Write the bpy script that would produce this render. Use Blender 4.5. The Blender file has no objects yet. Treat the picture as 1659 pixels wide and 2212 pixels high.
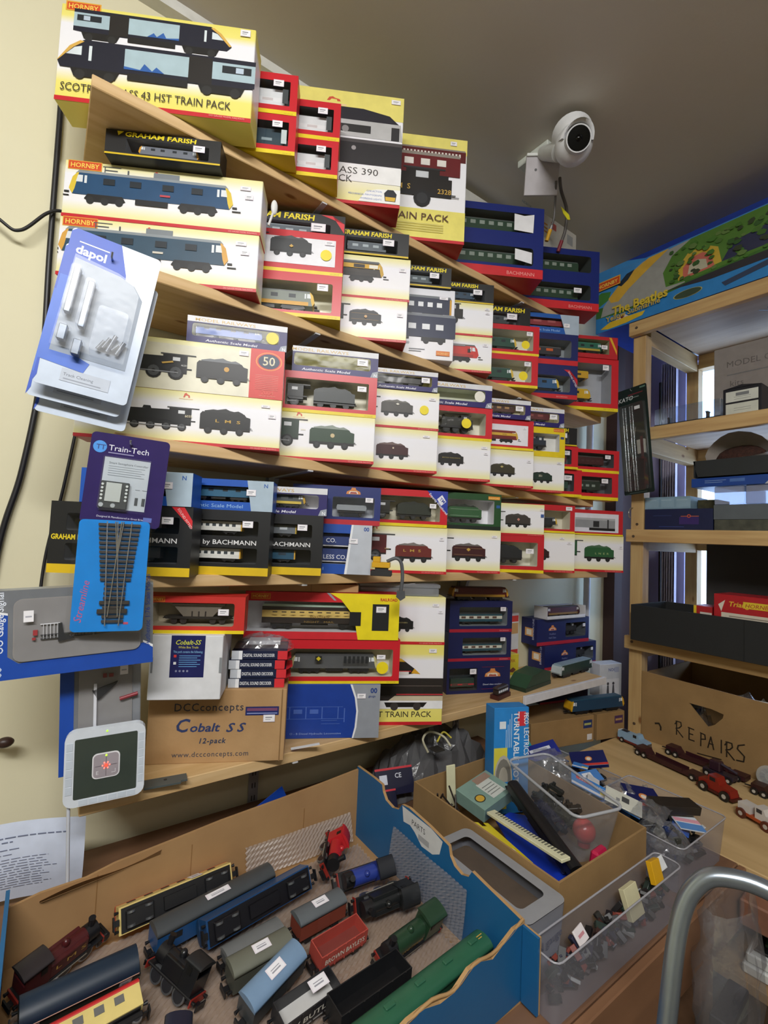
import bpy, math, random
from mathutils import Matrix, Vector, Euler
random.seed(7)
scn = bpy.context.scene
col = scn.collection
R = math.radians

# ---------------------------------------------------------------- camera
cd = bpy.data.cameras.new('camera'); cam = bpy.data.objects.new('camera', cd); col.objects.link(cam)
cd.sensor_fit = 'VERTICAL'; cd.sensor_height = 36.0; cd.lens = 36.0 * 1024.07 / 2212.0
cd.clip_start = 0.01; cd.clip_end = 50
_r = Vector((0.81338171, -0.58009026, 0.04365189)); _d = Vector((0.06714702, 0.01908453, -0.99756055)); _f = Vector((0.57784208, 0.8143286, 0.05447434))
cam.matrix_world = Matrix(((_r.x, -_d.x, -_f.x, 0), (_r.y, -_d.y, -_f.y, 0), (_r.z, -_d.z, -_f.z, 1.4), (0, 0, 0, 1)))
scn.camera = cam
# ---------------------------------------------------------------- world, lights, exposure
w = bpy.data.worlds.new('world'); scn.world = w; w.use_nodes = True
bg = w.node_tree.nodes['Background']; bg.inputs[0].default_value = (0.42, 0.62, 1.0, 1); bg.inputs[1].default_value = 6.0
def area(name, loc, target, sx, sy, energy, color):
    ld = bpy.data.lights.new(name, 'AREA'); ld.shape = 'RECTANGLE'; ld.size = sx; ld.size_y = sy; ld.energy = energy; ld.color = color
    o = bpy.data.objects.new(name, ld); col.objects.link(o); o.location = loc
    o.rotation_euler = (Vector(target) - Vector(loc)).to_track_quat('-Z', 'Y').to_euler()
    return o
area('ceiling_tube_lamp', (-0.5, -0.62, 2.54), (-0.15, 0.35, 1.3), 1.3, 0.2, 43.0, (1.0, 0.99, 0.97))
area('ceiling_tube_lamp_rear', (0.7, -1.7, 2.56), (0.7, -1.7, 0), 1.3, 0.2, 4.0, (1.0, 0.96, 0.9))
vs = scn.view_settings; vs.view_transform = 'Standard'; vs.look = 'None'; vs.exposure = 0.0; vs.gamma = 1.0; vs.use_curve_mapping = False

# ---------------------------------------------------------------- materials
def lin(h):
    h = h.lstrip('#'); h = h if len(h) == 6 else ''.join(q * 2 for q in h); c = [int(h[i:i+2], 16) / 255 for i in (0, 2, 4)]
    return tuple((x / 12.92 if x <= 0.04045 else ((x + 0.055) / 1.055) ** 2.4) for x in c) + (1,)
_M = {}
def M(h, rough=0.42, metal=0.0, emit=0.0, spec=0.5):
    k = (h, rough, metal, emit, spec)
    if k in _M: return _M[k]
    m = bpy.data.materials.new('print_' + h.lstrip('#')); m.use_nodes = True
    nt = m.node_tree; b = nt.nodes['Principled BSDF']; c = lin(h)
    n = nt.nodes.new('ShaderNodeTexNoise'); n.inputs['Scale'].default_value = 35; n.inputs['Detail'].default_value = 3
    tc = nt.nodes.new('ShaderNodeTexCoord'); nt.links.new(tc.outputs['Object'], n.inputs['Vector'])
    r = nt.nodes.new('ShaderNodeValToRGB'); nt.links.new(n.outputs['Fac'], r.inputs[0])
    r.color_ramp.elements[0].position = .3; r.color_ramp.elements[1].position = .7
    r.color_ramp.elements[0].color = tuple(x * .93 for x in c[:3]) + (1,); r.color_ramp.elements[1].color = tuple(min(1, x * 1.05) for x in c[:3]) + (1,)
    nt.links.new(r.outputs[0], b.inputs['Base Color'])
    b.inputs['Roughness'].default_value = rough; b.inputs['Metallic'].default_value = metal; b.inputs['Specular IOR Level'].default_value = spec
    if emit:
        b.inputs['Emission Color'].default_value = c; b.inputs['Emission Strength'].default_value = emit
    _M[k] = m; return m
def clear(name, tint=(1, 1, 1), gloss=.1, rough=.06, haze=0.0, hazecol=(.8, .8, .82), bump=0.0, bscale=60):
    k = ('clear', name)
    if k in _M: return _M[k]
    m = bpy.data.materials.new(name); m.use_nodes = True; nt = m.node_tree; nt.nodes.clear()
    out = nt.nodes.new('ShaderNodeOutputMaterial'); tr = nt.nodes.new('ShaderNodeBsdfTransparent'); gl = nt.nodes.new('ShaderNodeBsdfGlossy')
    tr.inputs[0].default_value = tint + (1,); gl.inputs['Roughness'].default_value = rough
    mx = nt.nodes.new('ShaderNodeMixShader'); mx.inputs[0].default_value = gloss
    nt.links.new(tr.outputs[0], mx.inputs[1]); nt.links.new(gl.outputs[0], mx.inputs[2]); last = mx
    if haze:
        df = nt.nodes.new('ShaderNodeBsdfDiffuse'); df.inputs[0].default_value = hazecol + (1,)
        m2 = nt.nodes.new('ShaderNodeMixShader'); m2.inputs[0].default_value = haze
        nt.links.new(last.outputs[0], m2.inputs[1]); nt.links.new(df.outputs[0], m2.inputs[2]); last = m2
    if bump:
        n = nt.nodes.new('ShaderNodeTexNoise'); n.inputs['Scale'].default_value = bscale; n.inputs['Detail'].default_value = 2
        tc = nt.nodes.new('ShaderNodeTexCoord'); nt.links.new(tc.outputs['Object'], n.inputs['Vector'])
        b = nt.nodes.new('ShaderNodeBump'); b.inputs['Strength'].default_value = bump; b.inputs['Distance'].default_value = .004
        nt.links.new(n.outputs['Fac'], b.inputs['Height']); nt.links.new(b.outputs[0], gl.inputs['Normal'])
    nt.links.new(last.outputs[0], out.inputs[0]); _M[k] = m; return m
def wood(name, a, b, scale=9.0, axis=0, rough=.6):
    k = ('wood', name)
    if k in _M: return _M[k]
    m = bpy.data.materials.new(name); m.use_nodes = True; nt = m.node_tree; p = nt.nodes['Principled BSDF']
    tc = nt.nodes.new('ShaderNodeTexCoord'); mp = nt.nodes.new('ShaderNodeMapping'); s = [scale * 6] * 3; s[axis] = scale * .5
    mp.inputs['Scale'].default_value = s; nt.links.new(tc.outputs['Object'], mp.inputs[0])
    n = nt.nodes.new('ShaderNodeTexNoise'); n.inputs['Scale'].default_value = 1.0; n.inputs['Detail'].default_value = 4; nt.links.new(mp.outputs[0], n.inputs['Vector'])
    r = nt.nodes.new('ShaderNodeValToRGB'); r.color_ramp.elements[0].position = .33; r.color_ramp.elements[1].position = .66
    r.color_ramp.elements[0].color = lin(a); r.color_ramp.elements[1].color = lin(b); nt.links.new(n.outputs['Fac'], r.inputs[0])
    # knots
    v = nt.nodes.new('ShaderNodeTexVoronoi'); v.inputs['Scale'].default_value = 1.0; mp2 = nt.nodes.new('ShaderNodeMapping'); s2 = [scale * 1.6] * 3; s2[axis] = scale * .7
    mp2.inputs['Scale'].default_value = s2; nt.links.new(tc.outputs['Object'], mp2.inputs[0]); nt.links.new(mp2.outputs[0], v.inputs['Vector'])
    r2 = nt.nodes.new('ShaderNodeValToRGB'); r2.color_ramp.elements[0].position = .05; r2.color_ramp.elements[1].position = .11
    r2.color_ramp.elements[0].color = (.45, .3, .2, 1); r2.color_ramp.elements[1].color = (1, 1, 1, 1); nt.links.new(v.outputs['Distance'], r2.inputs[0])
    mu = nt.nodes.new('ShaderNodeMixRGB'); mu.blend_type = 'MULTIPLY'; mu.inputs[0].default_value = 1; nt.links.new(r.outputs[0], mu.inputs[1]); nt.links.new(r2.outputs[0], mu.inputs[2])
    nt.links.new(mu.outputs[0], p.inputs['Base Color']); p.inputs['Roughness'].default_value = rough; _M[k] = m; return m
def rough_mat(name, a, b, scale=8, rough=.8, bump=.15, bscale=120, dist=.002):
    k = ('rough', name)
    if k in _M: return _M[k]
    m = bpy.data.materials.new(name); m.use_nodes = True; nt = m.node_tree; p = nt.nodes['Principled BSDF']
    tc = nt.nodes.new('ShaderNodeTexCoord'); n = nt.nodes.new('ShaderNodeTexNoise'); n.inputs['Scale'].default_value = scale; n.inputs['Detail'].default_value = 5
    nt.links.new(tc.outputs['Object'], n.inputs['Vector']); r = nt.nodes.new('ShaderNodeValToRGB'); r.color_ramp.elements[0].position = .3; r.color_ramp.elements[1].position = .7
    r.color_ramp.elements[0].color = lin(a); r.color_ramp.elements[1].color = lin(b); nt.links.new(n.outputs['Fac'], r.inputs[0]); nt.links.new(r.outputs[0], p.inputs['Base Color'])
    p.inputs['Roughness'].default_value = rough
    if bump:
        n2 = nt.nodes.new('ShaderNodeTexNoise'); n2.inputs['Scale'].default_value = bscale; nt.links.new(tc.outputs['Object'], n2.inputs['Vector'])
        bp = nt.nodes.new('ShaderNodeBump'); bp.inputs['Strength'].default_value = bump; bp.inputs['Distance'].default_value = dist
        nt.links.new(n2.outputs['Fac'], bp.inputs['Height']); nt.links.new(bp.outputs[0], p.inputs['Normal'])
    _M[k] = m; return m
def gradient(name, stops, rough=.35):
    """printed colour fade up the height of a carton (Generated z)"""
    k = ('grad', name)
    if k in _M: return _M[k]
    m = bpy.data.materials.new(name); m.use_nodes = True; nt = m.node_tree; p = nt.nodes['Principled BSDF']
    tc = nt.nodes.new('ShaderNodeTexCoord'); sp = nt.nodes.new('ShaderNodeSeparateXYZ'); nt.links.new(tc.outputs['Generated'], sp.inputs[0])
    r = nt.nodes.new('ShaderNodeValToRGB'); nt.links.new(sp.outputs[2], r.inputs[0]); cr = r.color_ramp
    while len(cr.elements) < len(stops): cr.elements.new(.5)
    for e, (pos, c) in zip(cr.elements, stops): e.position = pos
    for e, (pos, c) in zip(cr.elements, stops): e.color = lin(c)
    nt.links.new(r.outputs[0], p.inputs['Base Color']); p.inputs['Roughness'].default_value = rough; _M[k] = m; return m
CREAM = gradient('cream_print', [(0, '#b8242b'), (.02, '#b8242b'), (.025, '#ebe49a'), (.12, '#ede8b2'), (.3, '#f0eff2'), (.76, '#eeeef5'), (.92, '#ede7b4'), (1, '#ebe39c')])
PALE = gradient('pale_print', [(0, '#e8e6ea'), (.6, '#eceaf0'), (1, '#dfe0e8')])
YELL = gradient('yellow_print', [(0, '#e9dd6c'), (.2, '#eee27a'), (.34, '#efeef0'), (.8, '#ececf2'), (.88, '#ece17e'), (1, '#e6db6c')])
REDB = gradient('red_print', [(0, '#d8bd1c'), (.012, '#d8bd1c'), (.02, '#c8202c'), (1, '#c8202c')])
TWINB = gradient('navy_print', [(0, '#b8202a'), (.012, '#b8202a'), (.02, '#14256e'), (1, '#14256e')])
CARD = rough_mat('cardboard', '#a9855a', '#b89468', 14, .85, .12, 150)
CARD_D = rough_mat('cardboard_brown', '#8f7148', '#9c7c50', 14, .85, .12, 150)
FILM = clear('clear_film', gloss=.035, rough=.07, bump=.35, bscale=22)
BLIST = clear('blister_plastic', (.95, .96, .98), .03, .3, .02, (.7, .73, .78), .35, 30)
TUB = clear('tub_plastic', (.88, .88, .91), .06, .25, .2, (.5, .5, .56), .2, 40)
BAG = clear('bag_plastic', (.9, .91, .93), .16, .15, .10, (.6, .61, .66), .8, 45)
PINE = wood('pine', '#c4a06c', '#d6b686', 9, 0)
PINEY = wood('pine_rail', '#b89360', '#cfae78', 9, 1)
PINEZ = wood('pine_post', '#b4915f', '#c8a874', 9, 2)
PLY = wood('plywood', '#a98e70', '#bda283', 4, 1, .7)
WALL = rough_mat('wall_paint', '#dcd6b6', '#e2dcbe', 1.6, .75, .12, 90)

# ---------------------------------------------------------------- mesh builder
class MB:
    def __init__(s): s.v = []; s.f = []; s.m = []; s.mats = []; s.sm = []
    def mi(s, m):
        if isinstance(m, str): m = M(m)
        if m not in s.mats: s.mats.append(m)
        return s.mats.index(m)
    def add(s, vs, fs, m, smooth=False):
        o = len(s.v); s.v += [tuple(p) for p in vs]; i = s.mi(m)
        for f in fs: s.f.append([o + k for k in f]); s.m.append(i); s.sm.append(smooth)
        return s
    def box(s, x0, x1, y0, y1, z0, z1, m, mt=None):
        v = [(x, y, z) for z in (z0, z1) for y in (y0, y1) for x in (x0, x1)]
        if mt is not None: v = [tuple(mt @ Vector(p)) for p in v]
        return s.add(v, [(0, 2, 3, 1), (4, 5, 7, 6), (0, 1, 5, 4), (2, 6, 7, 3), (0, 4, 6, 2), (1, 3, 7, 5)], m)
    def bbox(s, x0, x1, y0, y1, z0, z1, m, c=.001, mt=None):
        """box with chamfered edges"""
        P = []; F = []
        X = (x0, x1); Y = (y0, y1); Z = (z0, z1); idx = {}
        for i in (0, 1):
            for j in (0, 1):
                for k in (0, 1):
                    sx = c if i == 0 else -c; sy = c if j == 0 else -c; sz = c if k == 0 else -c
                    for a, p in (('x', (X[i], Y[j] + sy, Z[k] + sz)), ('y', (X[i] + sx, Y[j], Z[k] + sz)), ('z', (X[i] + sx, Y[j] + sy, Z[k]))):
                        idx[(i, j, k, a)] = len(P); P.append(p)
        g = lambda *q: idx[q]
        for i in (0, 1): F.append([g(i, 0, 0, 'x'), g(i, 1, 0, 'x'), g(i, 1, 1, 'x'), g(i, 0, 1, 'x')][::(1 if i else -1)])
        for j in (0, 1): F.append([g(0, j, 0, 'y'), g(1, j, 0, 'y'), g(1, j, 1, 'y'), g(0, j, 1, 'y')][::(-1 if j else 1)])
        for k in (0, 1): F.append([g(0, 0, k, 'z'), g(1, 0, k, 'z'), g(1, 1, k, 'z'), g(0, 1, k, 'z')][::(1 if k else -1)])
        for i in (0, 1):
            for j in (0, 1): F.append([g(i, j, 0, 'x'), g(i, j, 0, 'y'), g(i, j, 1, 'y'), g(i, j, 1, 'x')])
            for k in (0, 1): F.append([g(i, 0, k, 'x'), g(i, 0, k, 'z'), g(i, 1, k, 'z'), g(i, 1, k, 'x')])
        for j in (0, 1):
            for k in (0, 1): F.append([g(0, j, k, 'y'), g(0, j, k, 'z'), g(1, j, k, 'z'), g(1, j, k, 'y')])
        for i in (0, 1):
            for j in (0, 1):
                for k in (0, 1): F.append([g(i, j, k, 'x'), g(i, j, k, 'y'), g(i, j, k, 'z')])
        if mt is not None: P = [tuple(mt @ Vector(p)) for p in P]
        return s.add(P, F, m)
    def prism(s, pts, y0, y1, m):
        n = len(pts); v = [(x, y0, z) for x, z in pts] + [(x, y1, z) for x, z in pts]
        return s.add(v, [list(range(n)), list(range(2 * n - 1, n - 1, -1))] + [(i, (i + 1) % n, n + (i + 1) % n, n + i) for i in range(n)], m)
    def ext(s, pts, z0, z1, m, mt=None):
        n = len(pts); v = [(x, y, z0) for x, y in pts] + [(x, y, z1) for x, y in pts]
        if mt is not None: v = [tuple(mt @ Vector(p)) for p in v]
        return s.add(v, [list(range(n)), list(range(2 * n - 1, n - 1, -1))] + [(i, (i + 1) % n, n + (i + 1) % n, n + i) for i in range(n)], m)
    def xext(s, pts, x0, x1, m, smooth=False):
        n = len(pts); v = [(x0, y, z) for y, z in pts] + [(x1, y, z) for y, z in pts]
        s.add(v, [(i, (i + 1) % n, n + (i + 1) % n, n + i) for i in range(n)], m, smooth)
        return s.add(v, [list(range(n)), list(range(2 * n - 1, n - 1, -1))], m)
    def poly(s, pts3, m): return s.add(pts3, [list(range(len(pts3)))], m)
    def cyl(s, p0, p1, r0, m, r1=None, n=12, cap=True):
        p0 = Vector(p0); p1 = Vector(p1); r1 = r0 if r1 is None else r1; d = (p1 - p0).normalized()
        u = d.orthogonal().normalized(); w_ = d.cross(u); v = []
        for p, r in ((p0, r0), (p1, r1)):
            for i in range(n):
                a = 2 * math.pi * i / n; v.append(p + u * (r * math.cos(a)) + w_ * (r * math.sin(a)))
        s.add(v, [(i, (i + 1) % n, n + (i + 1) % n, n + i) for i in range(n)], m, True)
        if cap: s.add(v, [list(range(n))[::-1], list(range(n, 2 * n))], m)
        return s
    def tube(s, pts, r, m, n=8):
        pts = [Vector(p) for p in pts]; v = []; up = Vector((.13, .31, .94))
        for k, p in enumerate(pts):
            d = (pts[min(k + 1, len(pts) - 1)] - pts[max(k - 1, 0)]).normalized()
            u = d.cross(up); u = d.orthogonal() if u.length < 1e-4 else u; u.normalize(); w_ = d.cross(u)
            for i in range(n):
                a = 2 * math.pi * i / n; v.append(p + u * (r * math.cos(a)) + w_ * (r * math.sin(a)))
        f = [(k * n + i, k * n + (i + 1) % n, (k + 1) * n + (i + 1) % n, (k + 1) * n + i) for k in range(len(pts) - 1) for i in range(n)]
        f2 = [list(range(n))[::-1], list(range((len(pts) - 1) * n, len(pts) * n))]
        return s.add(v, f, m, True).add(v, f2, m)
    def ball(s, c, r, m, n=12, sc=(1, 1, 1), k=8):
        v = []; f = []
        for j in range(k + 1):
            t = math.pi * j / k
            for i in range(n):
                a = 2 * math.pi * i / n; v.append((c[0] + r * sc[0] * math.sin(t) * math.cos(a), c[1] + r * sc[1] * math.sin(t) * math.sin(a), c[2] + r * sc[2] * math.cos(t)))
        for j in range(k):
            for i in range(n): f.append((j * n + i, (j + 1) * n + i, (j + 1) * n + (i + 1) % n, j * n + (i + 1) % n))
        return s.add(v, f, m, True)
    def build(s, name, parent=None, loc=None, rot=None):
        me = bpy.data.meshes.new(name); me.from_pydata(s.v, [], s.f)
        for m in s.mats: me.materials.append(m)
        me.polygons.foreach_set('material_index', s.m); me.polygons.foreach_set('use_smooth', s.sm); me.update()
        o = bpy.data.objects.new(name, me); col.objects.link(o)
        if parent: o.parent = parent
        if loc is not None: o.location = loc
        if rot is not None: o.rotation_euler = rot
        return o
def smooth_path(ctrl, n=10):
    """Catmull-Rom through control points"""
    P = [Vector(p) for p in ctrl]; P = [P[0] * 2 - P[1]] + P + [P[-1] * 2 - P[-2]]; out = []
    for i in range(1, len(P) - 2):
        for k in range(n):
            t = k / n; a, b, c, d = P[i - 1], P[i], P[i + 1], P[i + 2]
            out.append(.5 * ((2 * b) + (c - a) * t + (2 * a - 5 * b + 4 * c - d) * t * t + (3 * b - a - 3 * c + d) * t ** 3))
    out.append(P[-2]); return out
def tag(o, label, cat, group=None, kind=None):
    o['label'] = label
    if cat: o['category'] = cat
    if group: o['group'] = group
    if kind: o['kind'] = kind
    return o
def struct(o): o['kind'] = 'structure'; return o
def empty(name, loc=(0, 0, 0), rot=(0, 0, 0)):
    o = bpy.data.objects.new(name, None); col.objects.link(o); o.location = loc; o.rotation_euler = rot; o.empty_display_size = .02; return o
def rrect(x0, x1, y0, y1, r, n=4):
    out = []
    for cx, cy, a0 in ((x0 + r, y0 + r, 180), (x1 - r, y0 + r, 270), (x1 - r, y1 - r, 0), (x0 + r, y1 - r, 90)):
        for i in range(n + 1):
            a = R(a0 + 90 * i / n); out.append((cx + r * math.cos(a), cy + r * math.sin(a)))
    return out
# ---------------------------------------------------------------- lettering
_T = {}
def text2d(s, bold=0.0, shear=0.0, space=1.0):
    k = (s, bold, shear, space)
    if k not in _T:
        c = bpy.data.curves.new('t', 'FONT'); c.body = s; c.size = 1; c.offset = bold; c.shear = shear; c.space_character = space; c.resolution_u = 2; c.fill_mode = 'FRONT'
        o = bpy.data.objects.new('t', c); col.objects.link(o); bpy.context.view_layer.update()
        me = bpy.data.meshes.new_from_object(o.evaluated_get(bpy.context.evaluated_depsgraph_get()))
        v = [(p.co.x, p.co.y) for p in me.vertices]; f = [list(p.vertices) for p in me.polygons]
        bpy.data.objects.remove(o); bpy.data.meshes.remove(me); bpy.data.curves.remove(c)
        if not v: v = [(0, 0)]
        x0 = min(p[0] for p in v); x1 = max(p[0] for p in v); y0 = min(0, 0); 
        _T[k] = ([(p[0] - x0, p[1]) for p in v], f, x1 - x0)
    return _T[k]
class Print:
    """flat print on a face: local u (right), v (up) -> 3D by a mapping function"""
    def __init__(s, fn, step=.00005): s.mb = MB(); s.fn = fn; s.k = 0; s.step = step
    def _d(s): s.k += 1; return .0003 + s.k * s.step
    def poly(s, pts, m):
        d = s._d(); s.mb.poly([s.fn(u, v, d) for u, v in pts], m); return s
    def rect(s, u0, u1, v0, v1, m): return s.poly([(u0, v0), (u1, v0), (u1, v1), (u0, v1)], m)
    def disc(s, u, v, r, m, n=14, sy=1.0): return s.poly([(u + r * math.cos(2 * math.pi * i / n), v + r * sy * math.sin(2 * math.pi * i / n)) for i in range(n)], m)
    def text(s, st, u, v, size, m, al='l', bold=0.0, shear=0.0, space=1.0, wide=1.0, ang=0.0, fit=None):
        vs_, fs, wd = text2d(st, bold, shear, space)
        if fit: wide = fit / (wd * size)
        off = {'l': 0, 'c': -wd * size * wide / 2, 'r': -wd * size * wide}[al]; d = s._d(); ca, sa = math.cos(ang), math.sin(ang)
        out = []
        for x, y in vs_:
            a = off + x * size * wide; b = y * size; out.append(s.fn(u + a * ca - b * sa, v + a * sa + b * ca, d))
        s.mb.add(out, fs, m); return s
    def art(s, prof, u0, v0, ln, flip=False, lim=-9):
        for t, dat, c, wf in prof:
            if t == 'p': pts = dat
            else:
                x, y, r = dat; pts = [(x + r * math.cos(2 * math.pi * i / 12), y + r * math.sin(2 * math.pi * i / 12)) for i in range(12)]
            pts = [(u0 + ((1 - x) if flip else x) * ln, v0 + y * ln) for x, y in pts]
            if max(q[0] for q in pts) > lim: s.poly([(max(lim, q[0]), q[1]) for q in pts], c)
        return s
def rc(x0, x1, y0, y1): return [(x0, y0), (x1, y0), (x1, y1), (x0, y1)]
# ================================================================ rolling stock side profiles (x 0..1, y in lengths), shared by print and models
BLK = '#17171a'; DGY = '#2c2d30'
def buffers(x, y, s=1): return [('p', rc(min(x, x + .03 * s), max(x, x + .03 * s), y, y + .012), BLK, .7), ('p', rc(min(x, x + .055 * s), max(x, x + .055 * s), y - .022, y - .014), BLK, .3)]
def p_tender(c='#23262a', coal='#1c1c1e', line=None):
    L = [('p', rc(.02, .98, .09, .15), BLK, .8)]
    jag = [(.1, .42)] + [(.1 + .08 * i, .45 + .035 * ((i * 7) % 3) / 2 + (.03 if 2 < i < 7 else 0)) for i in range(10)] + [(.86, .42)]
    L.append(('p', jag, coal, .8))
    L.append(('p', [(.02, .14), (.02, .38), (.06, .43), (.86, .43), (.9, .38), (.98, .36), (.98, .14)], c, 1))
    if line: L += [('p', rc(.08, .9, .36, .37), line, 1.01), ('p', rc(.08, .9, .18, .19), line, 1.01)]
    for x in (.18, .48, .78): L += [('c', (x, .075, .075), BLK, .75), ('c', (x, .075, .045), DGY, .76)]
    L += buffers(.98, .15); return L
def p_steam(c='#1f2023', wheels=3, r=.085):
    L = [('p', rc(.05, .8, .1, .17), BLK, .7), ('p', [(.05, .2), (.05, .32), (.16, .33), (.62, .35), (.62, .18), (.05, .18)], c, .75),
         ('p', [(.03, .19), (.03, .33), (.16, .34), (.16, .19)], BLK, .76), ('p', rc(.085, .12, .33, .41), BLK, .3), ('p', [(.36, .34), (.37, .385), (.43, .385), (.44, .34)], c, .35),
         ('p', rc(0, .84, .165, .185), BLK, 1), ('p', [(.6, .16), (.6, .385), (.8, .385), (.8, .12), (.66, .12)], c, .95), ('p', rc(.58, .87, .38, .398), '#3a3b3d', 1), ('p', rc(.68, .74, .29, .345), '#d9dce0', .96),
         ('p', rc(.09, .22, .09, .165), BLK, 1)]
    xs = [.34, .53, .71] if wheels == 3 else ([.3, .44, .58, .72] if wheels == 4 else [.42, .66])
    for x in xs: L += [('c', (x, r, r), BLK, .8), ('c', (x, r, r * .72), '#4b4d50', .81), ('c', (x, r, r * .25), BLK, .82)]
    for x in (.06, .19): L += [('c', (x, .045, .045), BLK, .8)]
    L += [('p', rc(.16, xs[-1] + .02, r - .012, r + .004), '#8a8c90', .9), ('p', rc(-.03, .02, .14, .155), '#9a2a26', .7)]
    k = .64; fx = lambda x: (x + .03) / .9
    return [(t, [(fx(x), y * k) for x, y in d] if t == 'p' else (fx(d[0]), d[1] * k, d[2] * k), c_, w_) for t, d, c_, w_ in L]
def p_tank(c='#1d1e20'):
    L = [('p', rc(.05, .95, .13, .19), BLK, 1), ('p', [(.08, .18), (.08, .38), (.2, .42), (.62, .42), (.62, .18)], c, .8), ('p', rc(.22, .62, .19, .36), c, 1), ('p', [(.62, .18), (.62, .48), (.86, .48), (.86, .36), (.95, .36), (.95, .18)], c, .97),
         ('p', rc(.6, .9, .47, .49), DGY, 1), ('p', rc(.69, .78, .36, .44), '#c9ccd0', .98), ('p', rc(.12, .17, .4, .5), BLK, .3), ('p', [(.36, .41), (.38, .47), (.44, .47), (.46, .41)], c, .35)]
    for x in (.22, .48, .74): L += [('c', (x, .1, .1), BLK, .8), ('c', (x, .1, .065), DGY, .81)]
    return L + buffers(.95, .16) + buffers(.05, .16, -1)
def p_diesel(c='#1f4d73', end='#e3bb2a', roof='#6d7278', panto=False, low=None, grille=True):
    L = []
    if panto: L += [('p', rc(.2, .28, .225, .232), '#55585c', .5), ('p', rc(.2, .206, .21, .25), '#55585c', .5), ('p', rc(.19, .30, .248, .253), '#55585c', .5), ('p', rc(.5, .66, .205, .245), '#7b8288', .5), ('p', rc(.34, .35, .2, .24), '#55585c', .3)]
    L += [('p', [(.03, .19), (.05, .212), (.95, .212), (.97, .19)], roof, .8), ('p', [(.02, .055), (.0, .09), (.018, .165), (.045, .195), (.955, .195), (.982, .165), (1, .09), (.98, .055)], c, 1)]
    if low: L.append(('p', rc(.06, .94, .056, .095), low, 1.005))
    for s in (0, 1):
        f = (lambda x: x) if s == 0 else (lambda x: 1 - x)
        L += [('p', [(f(.018), .055), (f(-.004), .09), (f(.014), .165), (f(.04), .195), (f(.05), .195), (f(.03), .09)], end, 1.005), ('p', [(f(.035), .135), (f(.045), .18), (f(.075), .18), (f(.075), .135)], '#dfe4e8', 1.006),
              ('p', rc(min(f(.085), f(.1)), max(f(.085), f(.1)), .13, .18), '#dfe4e8', 1.006)]
        x0, x1 = sorted((f(.09), f(.34))); L.append(('p', [(x0, .03), (x0 + .02, .062), (x1 - .02, .062), (x1, .03), (x1 - .03, .015), (x0 + .03, .015)], BLK, .85))
        for k in (0.15, .5, .85): L.append(('c', (x0 + (x1 - x0) * k, .022, .024), '#222325', .7))
        L += buffers(f(.0), .06, 1 if s else -1)
    if grille:
        for x in (.2, .36, .56, .74): L.append(('p', rc(x, x + .07, .13, .17), '#15202a', 1.004))
    L.append(('p', rc(.4, .6, .02, .056), BLK, .8)); return L
def p_coach(c='#1d3a63', up=None, roof='#8a8e92', n=9, wc='#dfe3e6', h=.19, end=None):
    L = [('p', [(0, h), (.01, h + .025), (.99, h + .025), (1, h)], roof, .85), ('p', rc(0, 1, .05, h + .004), c, 1)]
    if up: L.append(('p', rc(0, 1, .105, .17), up, 1.004))
    if end: L.append(('p', rc(.985, 1.004, .05, h), end, 1.005))
    for i in range(n): L.append(('p', rc(.05 + .9 * i / n, .05 + .9 * i / n + .5 / n, .115, .16), wc, 1.008))
    for x0 in (.08, .72):
        L.append(('p', rc(x0, x0 + .2, .02, .05), BLK, .8))
        for k in (.2, .8): L.append(('c', (x0 + .2 * k, .022, .024), BLK, .7))
    L.append(('p', rc(.36, .62, .03, .05), BLK, .6)); return L
def p_hst(c='#1a1c2c', side='#a9c0c9', nose='#d8ac52', winb='#d8e2e6'):
    L = [('p', [(0, .05), (0, .2), (.86, .2), (.93, .16), (1.0, .075), (.97, .045), (.1, .04)], c, 1), ('p', rc(.0, .22, .08, .175), side, 1.004), ('p', rc(.34, .66, .07, .18), side, 1.004),
         ('p', rc(.22, .34, .045, .19), '#23201f', 1.005), ('p', [(.88, .195), (.93, .16), (1.0, .08), (.985, .075), (.91, .155), (.86, .19)], nose, 1.006),
         ('p', [(.87, .115), (.87, .165), (.905, .155), (.945, .115)], winb, 1.007), ('p', rc(.82, .835, .09, .17), winb, 1.007), ('p', rc(.02, .17, .12, .16), '#22282e', 1.008), ('p', rc(.06, .1, .125, .155), '#b8c8d8', 1.009),
         ('p', [(.46, .07), (.5, .1), (.52, .075), (.56, .11), (.58, .075), (.66, .085), (.66, .07)], '#2f5fa8', 1.006)]
    for x0 in (.05, .68):
        L.append(('p', [(x0, .045), (x0 + .24, .045), (x0 + .22, .0), (x0 + .02, .0)], '#1b1a1a', .8))
        for k in (.2, .8): L.append(('c', (x0 + .24 * k, .012, .026), '#2a2a2a', .7))
    L.append(('p', rc(.34, .64, .012, .05), '#1f1e1e', .8)); return L
def p_hopper():
    L = [('p', [(.12, .3), (.88, .3), (.72, .12), (.28, .12)], '#6d655a', .9), ('p', rc(.1, .9, .29, .315), '#8a847c', 1), ('p', rc(.02, .98, .08, .12), '#26221f', .9)]
    for x in (.14, .28, .72, .86): L.append(('c', (x, .05, .05), '#2b2523', .7))
    for x in (.4, .5, .6): L.append(('p', rc(x, x + .02, .09, .2), '#2b2523', .95))
    return L + buffers(.98, .1) + buffers(.02, .1, -1)

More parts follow.
